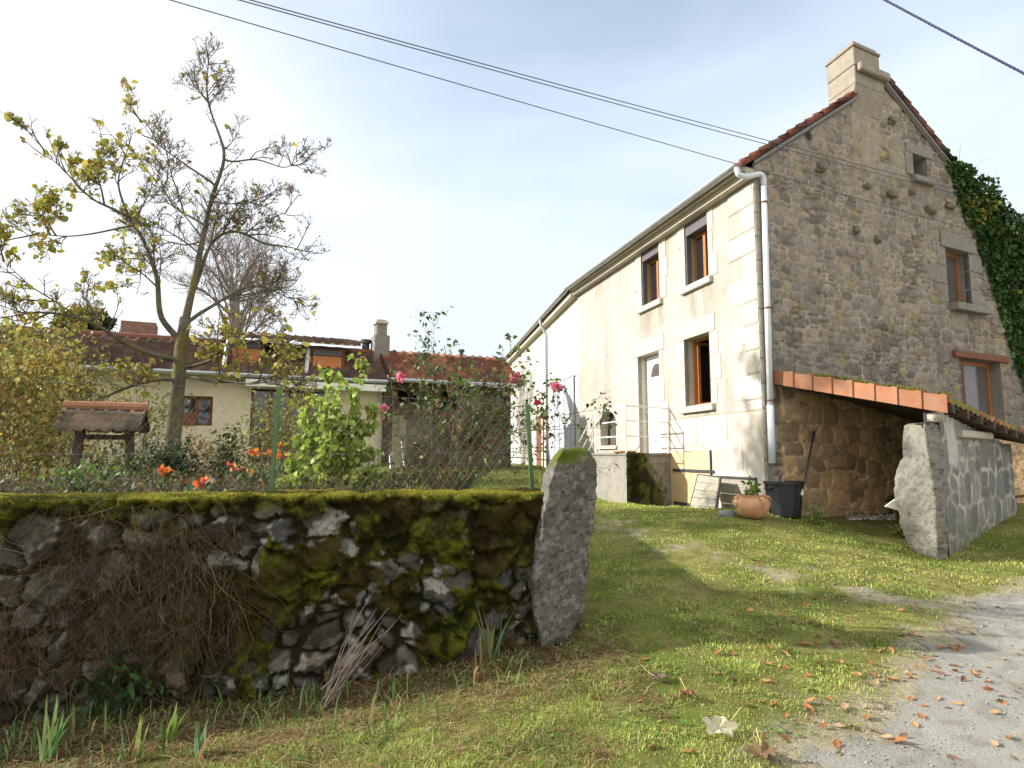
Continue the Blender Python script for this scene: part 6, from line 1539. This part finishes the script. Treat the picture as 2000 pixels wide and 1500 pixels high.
for s in (-.27, .27):
    b = MB(); p0 = c0 + ax * (s * 1.15) + [0, 0, wb]; p1 = c0 + ax * s * .95 + [0, 0, ze + .05]; w_ = .045
    b.hexa([p0 + ax * i * w_ + ay * j * w_ for i, j in ((-1, -1), (1, -1), (1, 1), (-1, 1))] + [p1 + ax * i * w_ + ay * j * w_ for i, j in ((-1, -1), (1, -1), (1, 1), (-1, 1))]); b.build('post', M['wood_dark'], well)
b = MB(); b.tube([c0 - ax * .27 + [0, 0, ze - .1], c0 + ax * .27 + [0, 0, ze - .1]], .03, 8); b.build('windlass', M['wood_dark'], well)
b = MB(); b.fbox(Frame(c0[:2], ax[:2], 1), -.45, .45, -.35, .35, wb - .05, wb + .17); b.build('stone_base', M['greystone'], well, bevel=.03)
settle(well, (c0[0], wy, wb))

# ---------------------------------------------------------------- ivy on the right of the gable
ivy = thing('ivy', 'dense dark green ivy climbing over the right edge of the rubble gable', 'ivy'); ri = np.random.default_rng(91)
ep = [GA.uv(x, y) for x, y in [(1832, 292), (1845, 330), (1868, 395), (1900, 470), (1925, 540), (1960, 650), (1990, 745), (2015, 820)]]; ez_ = np.array([p[1] for p in ep])[::-1]; es_ = np.array([p[0] for p in ep])[::-1]
n = 30000; s = ri.uniform(5.6, 11.6, n); zmax = rooftop(s) + .10 + .45 * fbm(s * 1.1 + 2, s * 0) * sstep(6, 7, s) + .35 * sstep(8, 9, s); z = .8 + ri.random(n) * (zmax - .8); edge = np.interp(z, ez_, es_) + .22 * (fbm(z * 2.2, z * 0 + 4) - .5) + .12 * (fbm(z * 7, s * 0 + 9) - .5)
k = s > edge + np.abs(ri.normal(0, .05, n)); s, z, edge = s[k], z[k], edge[k]; n = len(s)
th = .06 + .40 * sstep(0, 1.2, s - edge) * fbm(s * 1.6, z * 1.6) * 1.5; nn = th * ri.random(n) ** .5
P = GA.pts(s, nn, z); d = ri.normal(0, .45, (n, 3)) + GA.n * .35 + np.array([0, 0, -.7]); d /= np.linalg.norm(d, axis=1, keepdims=True)
cl = pick([(.03, .075, .018), (.05, .11, .024), (.075, .145, .032), (.022, .055, .015)], n, ri) * (.7 + .6 * fbm(s * 1.3, z * 1.3 + 7))[:, None]
ye = (ri.random(n) < .5 * sstep(.55, .7, fbm(s * 1.7 + 9, z * 1.7)) * sstep(4.5, 6, z)); cl[ye] = pick([(.20, .22, .035), (.28, .24, .05), (.13, .18, .03)], ye.sum(), ri)
nr_ = None
leaf_mesh('leaves', P, .10, cl, M['ivy'], ivy, .1, .2, .85, ri, d)
W = Wood()
for i in range(26):
    s0 = ri.uniform(7, 11); q = [GA.p(s0, .04, .7)]
    for j in range(9): q.append(GA.p(np.interp(.7 + j * .6, ez_, es_) + .3 + (s0 - 7) * .7 + ri.normal(0, .12), .05, .7 + j * .6))
    W.add(smooth_poly(q, 14), .02, .006, 14)
for i in range(40):
    s0 = ri.uniform(6.3, 10.5); z0 = float(rooftop(np.array(s0))) + .1; q = [GA.p(s0, .1, z0)]; v = np.array([ri.normal(.1, .3), ri.normal(0, .3), .8])
    for j in range(4): q.append(q[-1] + v * ri.uniform(.06, .16)); v += ri.normal(0, .2, 3)
    W.add(q, .005, .002, 6)
W.mesh('stems', M['twig'], ivy, lambda V, r_: np.repeat(np.array([[.10, .075, .05]]), len(V), 0)); settle(ivy, GA.p(8.5, 0, .8))
t, _ = bush('leafy_tree', 'yellow green leafy tree top showing above the ivy at the right edge', 'tree', 1988, 15.2, 3.2, 6.4, [(.16, .20, .035), (.26, .25, .05), (.09, .14, .03), (.20, .2, .06)], 5200, .13, 71, 10, clumps=34, topw=.55)
t.location += Vector((GA.n[0] * -.2 + .6, .9, .0))

# ---------------------------------------------------------------- cables
def cable(px0, py0, Y0, P1, r, label, mt='cable', sag=.15, ext=1.0):
    a = at(px0, py0, Y0); b_ = np.asarray(P1, float); a = a + (a - b_) * ext; t = np.linspace(0, 1, 40)[:, None]; P = a + (b_ - a) * t; P[:, 2] -= sag * 1.2 * 4 * (t * (1 - t))[:, 0]
    m = MB(); m.tube(P, r, 6); o = m.build('overhead_cable', M[mt], None, True); tag(o, label, 'cable', 'overhead cables'); return o
E1 = GA.p(*[GA.uv(1862, 384)[0], .12, GA.uv(1862, 384)[1]]); E2 = GA.p(GA.uv(1850, 372)[0], .12, GA.uv(1850, 372)[1]); E3 = GA.p(GA.uv(1895, 455)[0], .12, GA.uv(1895, 455)[1])
cable(560, 0, 6.8, E2, .0062, 'upper one of the two close cables crossing the sky to the gable', sag=.10)
cable(538, 0, 6.8, E1, .0062, 'lower one of the two close cables crossing the sky to the gable', sag=.10)
cable(388, 0, 6.6, E3, .0058, 'lowest single cable crossing the sky and the lower gable', sag=.08)
a = at(1725, -6, 6.5); c = at(2050, 165, 5.6); t = np.linspace(0, 1, 60)[:, None]; dcab = (c - a) / np.linalg.norm(c - a); t = np.linspace(-14, 14, 700)[:, None]; P = (a + c) / 2 + dcab * t; P[:, 2] += .004 * t[:, 0] ** 2 - .03
paths = np.stack([P + .007 * np.stack([np.zeros(700), np.cos(t[:, 0] * 45 + f), np.sin(t[:, 0] * 45 + f)], 1) for f in (0, 2.1, 4.2)]); V, Q = tubes(paths, np.full((3, 700), .0075), 5); o = np_mesh('overhead_cable', V, Q, M['cable_blue'], None, None, True); tag(o, 'thick dark blue twisted cable across the top right corner of the sky', 'cable', 'overhead cables')

# ---------------------------------------------------------------- plants at the foot of the wall
def iris(label, px, py, n, h, seed, pal=((.10, .20, .06), (.16, .27, .08), (.22, .33, .12)), dry=.25, group='iris clumps along the wall foot', sp=.5, p=None):
    rng = np.random.default_rng(seed); p = gh(px, py) if p is None else p; V = []; T = []; C = []
    for i in range(n):
        a = rng.uniform(0, 6.28); ln = rng.uniform(.05, sp) ** 1.0; hh = 1.2 * h * rng.uniform(.55, 1.1); isd = rng.random() < dry; w = .033 * rng.uniform(.6, 1.2) * (.8 if isd else 1)
        d = np.array([math.cos(a), math.sin(a) * .5, 0]); sd = np.array([-d[1], d[0], 0]) + np.array([.6, 0, 0]); sd /= np.linalg.norm(sd); c = np.array(pal)[rng.integers(len(pal))] if not isd else np.array([(.32, .20, .09), (.24, .13, .06), (.38, .28, .12)])[rng.integers(3)]
        b0 = p + d * .03 * rng.random() + [rng.normal(0, .02), rng.normal(0, .015), -.01]; m = len(V); K = 7; bend = (1.9 if isd else .55) * rng.uniform(.3, 1.1)
        q = b0.copy(); ang = ln * .6
        for k in range(K):
            f = k / (K - 1); ww = w * (1 - f ** 2.2) + .0008; V += [q - sd * ww * .5, q + d * .0015, q + sd * ww * .5]; C += [c * rng.uniform(.85, 1.1)] * 3
            q = q + (d * math.sin(ang) + np.array([0, 0, math.cos(ang)])) * hh / K; ang += bend * ln / K * 2.4 * (1 + f)
        for k in range(K - 1):
            for j in (0, 1): T.append((m + k * 3 + j, m + k * 3 + j + 1, m + (k + 1) * 3 + j + 1, m + (k + 1) * 3 + j))
    o = np_mesh('iris', np.array(V), np.array(T), M['leaf'], None, np.array(C), True); o.name = 'iris'; return tag(o, label, 'iris', group)
iris('tall iris clump with upright sword leaves beside the granite gatepost', 958, 1292, 22, .40, 1, ((.16, .27, .10), (.24, .36, .16), (.12, .22, .07)), .28)
iris('iris clump with broad leaves nearest the lower left corner', 88, 1488, 12, .36, 2)
iris('small pale iris shoot in front of the dark green plant', 262, 1490, 8, .26, 3, ((.22, .30, .08), (.28, .33, .10)), .35)
iris('bluish iris shoot with a dry blade, midway along the wall foot', 385, 1480, 8, .2, 4, ((.18, .30, .16), (.22, .34, .17)), .3)
iris('iris leaves spreading below the pale bare branch', 665, 1345, 11, .22, 5, ((.10, .18, .07), (.14, .24, .10)), .2, sp=1.2)
iris('low iris blades right of the small pale shoot', 330, 1450, 8, .22, 6, ((.14, .22, .05), (.2, .28, .06)), .4)
iris('grey green iris blades close to the wall in the left corner', 140, 1440, 9, .3, 7, ((.09, .17, .08), (.12, .2, .1)), .35)
iris('few thin iris blades below the mossy bottom stones', 520, 1390, 7, .18, 8, ((.12, .2, .08), (.16, .25, .1)), .3, sp=1.0)
iris('withered brown iris clump lying beside the tall iris', 935, 1330, 14, .34, 9, ((.30, .19, .09), (.25, .14, .06)), .9, sp=1.6)
bush('leafy_weed', 'dark green leafy weed growing at the foot of the wall on the left', 'weed', 285, float(gh(285, 1392)[1]), .5, .36, [(.025, .065, .018), (.04, .09, .025), (.06, .12, .03)], 420, .075, 61, 9, clumps=12, droop=-.1, asp=.4)
for (px, py, w_, h_, n, lab) in ((1735, 985, .16, .32, 90, 'young green weed growing behind the pale granite slab'), (1585, 1006, .2, .2, 160, 'tuft of green weed between the black bin and the clay pipe'), (1745, 1030, .14, .12, 80, 'low green weed against the foot of the pale granite slab')):
    bush('leafy_weed', lab, 'weed', px, float(gh(px, min(py + 18, 1060))[1]), w_ * 1.3, h_ * 1.1, [(.14, .22, .04), (.10, .17, .03), (.22, .28, .06)], n, .055, int(px) + n, 6, clumps=7, droop=-.1, asp=.45)
n = 500; px = RNG.uniform(1655, 1750, n); P = np.array([gh(x, RNG.uniform(1006, 1016)) for x in px[:160]]); k = len(P); dd = np.array([[1, 0, 0], [0, 1, 0], [-1, 0, 0], [0, -1, 0], [0, 0, .7], [0, 0, -.5]]); V = (P[:, None] + dd[None] * (RNG.uniform(.02, .05, (k, 1)) * RNG.uniform(.6, 1.3, (k, 6)))[..., None]).reshape(-1, 3); b_ = (np.arange(k) * 6)[:, None]
T = np.concatenate([b_ + np.array([t]) for t in [(0, 1, 4), (1, 2, 4), (2, 3, 4), (3, 0, 4), (1, 0, 5), (2, 1, 5), (3, 2, 5), (0, 3, 5)]]); o = np_mesh('rubble', V, T, M['stone'], None, np.repeat(pick([(.55, .50, .43), (.42, .37, .30), (.62, .58, .52)], k), 6, 0)); tag(o, 'pale stone chippings on the floor of the lean-to', 'rubble', None, 'stuff')

build_grass()
# ---------------------------------------------------------------- fallen leaves
def leaf_proto(seed, col, L=.07, asp=.55):
    rng = np.random.default_rng(seed); nu, nv = 9, 5; V = []; curl = rng.uniform(.3, 1.0); bend = rng.uniform(.2, .9)
    for i in range(nu):
        u = i / (nu - 1); w = L * asp * .5 * math.sin(math.pi * (.06 + .94 * u) ** .8) ** .8 + .001
        for j in range(nv):
            v = (j / (nv - 1) - .5) * 2; V.append((u * L - L / 2, w * v, .012 + L * (.18 * curl * v * v * (w / (L * .3)) + .35 * bend * (u - .5) ** 2 + rng.normal(0, .008))))
    Fc = [(i * nv + j, i * nv + j + 1, (i + 1) * nv + j + 1, (i + 1) * nv + j) for i in range(nu - 1) for j in range(nv - 1)]
    o = np_mesh('fallen_leaf', V, np.array(Fc), M['deadleaf'], None, np.repeat(np.array([col]), len(V), 0) * rng.uniform(.85, 1.1, (len(V), 1)), True); return o
protos = [leaf_proto(i, c) for i, c in enumerate([(.37, .16, .06), (.44, .24, .10), (.27, .12, .05), (.40, .28, .16), (.20, .125, .08)])]
GL = 'fallen leaves on the verge and road'; rl = random.Random(9); spots = []
fixed = [(1405, 1280), (1490, 1308), (1458, 1386), (1632, 1245), (1600, 1225), (1585, 1222), (1668, 1424), (1530, 1450), (1345, 1473), (1580, 1325), (1612, 1315), (1735, 1332), (1740, 1273), (1795, 1250), (1720, 1275), (1782, 1240), (1835, 1230), (1855, 1268), (1950, 1190), (1930, 1352), (1960, 1290), (1760, 1455), (1790, 1422), (1800, 1405), (1780, 1372), (1870, 1380), (1940, 1395), (1635, 1462), (1860, 1488), (1640, 1300), (1625, 1260), (1570, 1262), (1500, 1300), (1330, 1355), (1275, 1468), (1690, 1385), (1650, 1388), (1585, 1380), (1765, 1172), (1725, 1172), (1595, 1172), (1475, 1172), (1480, 1108), (1488, 1252), (1162, 1372), (1500, 1270)]
spots += fixed
while len(spots) < 200:
    x = rl.gauss(1730, 150) if rl.random() < .75 else rl.uniform(1180, 2000); y = rl.gauss(1290, 95) if rl.random() < .8 else rl.uniform(1060, 1495)
    if 1170 < x < 1998 and 1075 < y < 1498 and not (y > 1180 and x < 1250): spots.append((x, y))
for i, (x, y) in enumerate(spots):
    k = i if i < 5 else rl.choices(range(5), [4, 3, 3, 2, 1])[0]
    o = protos[k] if i < 5 else protos[k].copy()
    if i >= 5: COL.objects.link(o)
    p = gh(x, y); o.location = (p[0], p[1], p[2] + rl.uniform(-.004, .008)); o.rotation_euler = (rl.uniform(-.5, .5), rl.uniform(-.45, .45), rl.uniform(0, 6.28)); s = rl.uniform(.7, 1.25) * (1 if i < len(fixed) else .8); o.scale = (s, s, s)
    tag(o, 'small curled orange brown leaf fallen on the grass or gravel', 'leaf', GL)
def big_leaf(px, py, L_, col, label, seed, rz, tilt=-.1):
    rng = np.random.default_rng(seed); n = 26; V = [(0, 0, .02)]
    for r_ in (.5, 1.0):
        for i in range(n):
            a = 2 * math.pi * i / n; rr = L_ * .5 * r_ * (1 + .22 * math.cos(5 * a) + .06 * math.cos(11 * a + 1)); V.append((rr * math.cos(a) * 1.2, rr * math.sin(a) * .85, .025 + .03 * r_ * rng.random() + .05 * L_ * math.sin(3 * a)))
    Fc = [(0, 1 + i, 1 + (i + 1) % n) for i in range(n)]; Q = [(1 + i, 1 + n + i, 1 + n + (i + 1) % n, 1 + (i + 1) % n) for i in range(n)]
    o = np_mesh('fallen_leaf', V, [np.array(Fc), np.array(Q)], M['deadleaf'], None, np.repeat(np.array([col]), len(V), 0) * rng.uniform(.85, 1.1, (len(V), 1)), True); p = gh(px, py); o.location = p + [0, 0, .008 + .02 * (tilt > .2)]; o.rotation_euler = (tilt, .05, rz)
    b = MB(); b.tube([(.0, .0, .02), (.07 * L_ / .12, .03, .05), (.11 * L_ / .12, .06, .10)], .0022, 5); b.build('leaf_stalk', M['wood_pale'], o); tag(o, label, 'leaf', GL)
big_leaf(1402, 1440, .15, (.56, .52, .34), 'large pale yellow leaf with upright stalk lying on the grass', 3, .2, .5)
big_leaf(1488, 1490, .15, (.20, .12, .06), 'large crumpled brown leaf at the bottom edge of the grass', 4, .9)
big_leaf(1288, 1335, .11, (.15, .105, .08), 'large dull brown leaf in the shaded grass below the gatepost', 5, 2.0)
big_leaf(1345, 1368, .09, (.27, .13, .07), 'reddish brown curled leaf pair in the middle of the grass', 6, 1.1)

# ---------------------------------------------------------------- sky, sun, camera
EL = math.radians(26); SUN_AZ = math.radians(-88)      # azimuth from +Y towards +X
sv = Vector((math.sin(SUN_AZ) * math.cos(EL), math.cos(SUN_AZ) * math.cos(EL), math.sin(EL)))
ld = bpy.data.lights.new('sun', 'SUN'); ld.energy = 4.4; ld.angle = math.radians(.9); ld.color = (1.0, .955, .885)
so = bpy.data.objects.new('sun', ld); COL.objects.link(so); so.rotation_euler = sv.to_track_quat('Z', 'Y').to_euler(); so.location = (-20, 10, 20)
VEIL = (3.65, 4.15, 4.55); GLOW = (4.85, 4.9, 4.92); REAR_FILL = (6.2, 6.15, 6.0)
w = bpy.data.worlds.new('World'); S.world = w; w.use_nodes = True; nt = w.node_tree; N = nt.nodes; Lk = nt.links
bg = N['Background']; bg.inputs['Strength'].default_value = .13
sky = N.new('ShaderNodeTexSky'); sky.sky_type = 'NISHITA'; sky.sun_disc = False; sky.sun_elevation = EL; sky.sun_rotation = SUN_AZ; sky.air_density = 1.0; sky.dust_density = 1.2; sky.ozone_density = 1.0; sky.altitude = 300
tc = N.new('ShaderNodeTexCoord'); mp = N.new('ShaderNodeMapping'); mp.inputs['Scale'].default_value = (1.0, 1.0, 2.6); mp.inputs['Rotation'].default_value = (.1, .25, .3)
no = N.new('ShaderNodeTexNoise'); no.inputs['Scale'].default_value = 1.6; no.inputs['Detail'].default_value = 6; no.inputs['Roughness'].default_value = .5; no.inputs['Distortion'].default_value = .4
Lk.new(tc.outputs['Generated'], mp.inputs['Vector']); Lk.new(mp.outputs[0], no.inputs['Vector'])
mr = N.new('ShaderNodeMapRange'); mr.inputs['From Min'].default_value = .38; mr.inputs['From Max'].default_value = .72; mr.inputs['To Min'].default_value = .0; mr.inputs['To Max'].default_value = .9; Lk.new(no.outputs['Fac'], mr.inputs['Value'])
# thin veil over the blue, thicker towards the horizon and the sun; unseen sky behind the viewer brightened as added fill light
sp_ = N.new('ShaderNodeSeparateXYZ'); Lk.new(tc.outputs['Generated'], sp_.inputs[0])
def mrange(src, a, b, c, d):
    m_ = N.new('ShaderNodeMapRange'); m_.inputs['From Min'].default_value = a; m_.inputs['From Max'].default_value = b; m_.inputs['To Min'].default_value = c; m_.inputs['To Max'].default_value = d; Lk.new(src, m_.inputs['Value']); return m_.outputs[0]
def madd(a, b, op='ADD', cl=True):
    m_ = N.new('ShaderNodeMath'); m_.operation = op; m_.use_clamp = cl; Lk.new(a, m_.inputs[0])
    if isinstance(b, float): m_.inputs[1].default_value = b
    else: Lk.new(b, m_.inputs[1])
    return m_.outputs[0]
def cmix(f, a, col):
    m_ = N.new('ShaderNodeMix'); m_.data_type = 'RGBA'; Lk.new(f, m_.inputs[0]); Lk.new(a, m_.inputs[6]); m_.inputs[7].default_value = (*col, 1); return m_.outputs[2]
hz = mrange(sp_.outputs['Z'], .62, .12, .36, .95)
f1 = madd(madd(mr.outputs[0], .5, 'MULTIPLY'), hz)
c1 = cmix(f1, sky.outputs[0], VEIL)
# brighter cloud to the upper left
gl = madd(mrange(sp_.outputs['X'], -.08, -.5, .0, .9), madd(mr.outputs[0], .5, 'ADD'), 'MULTIPLY')
c2 = cmix(gl, c1, GLOW)
bh = mrange(sp_.outputs['Y'], .15, -.35, .0, .92)
c3 = cmix(bh, c2, REAR_FILL)
Lk.new(c3, bg.inputs['Color'])
cd_ = bpy.data.cameras.new('camera'); cam = bpy.data.objects.new('camera', cd_); COL.objects.link(cam); cam.location = EYE; cam.rotation_euler = (math.pi / 2 + PITCH, 0, 0)
cd_.sensor_width = 36; cd_.lens = 36 * F / 2000; cd_.clip_end = 2000; cd_.clip_start = .05; S.camera = cam
S.view_settings.view_transform = 'Standard'; S.view_settings.look = 'None'; S.view_settings.exposure = .95; S.view_settings.gamma = 1
S.cycles.use_denoising = True; S.cycles.max_bounces = 8; S.cycles.transparent_max_bounces = 8
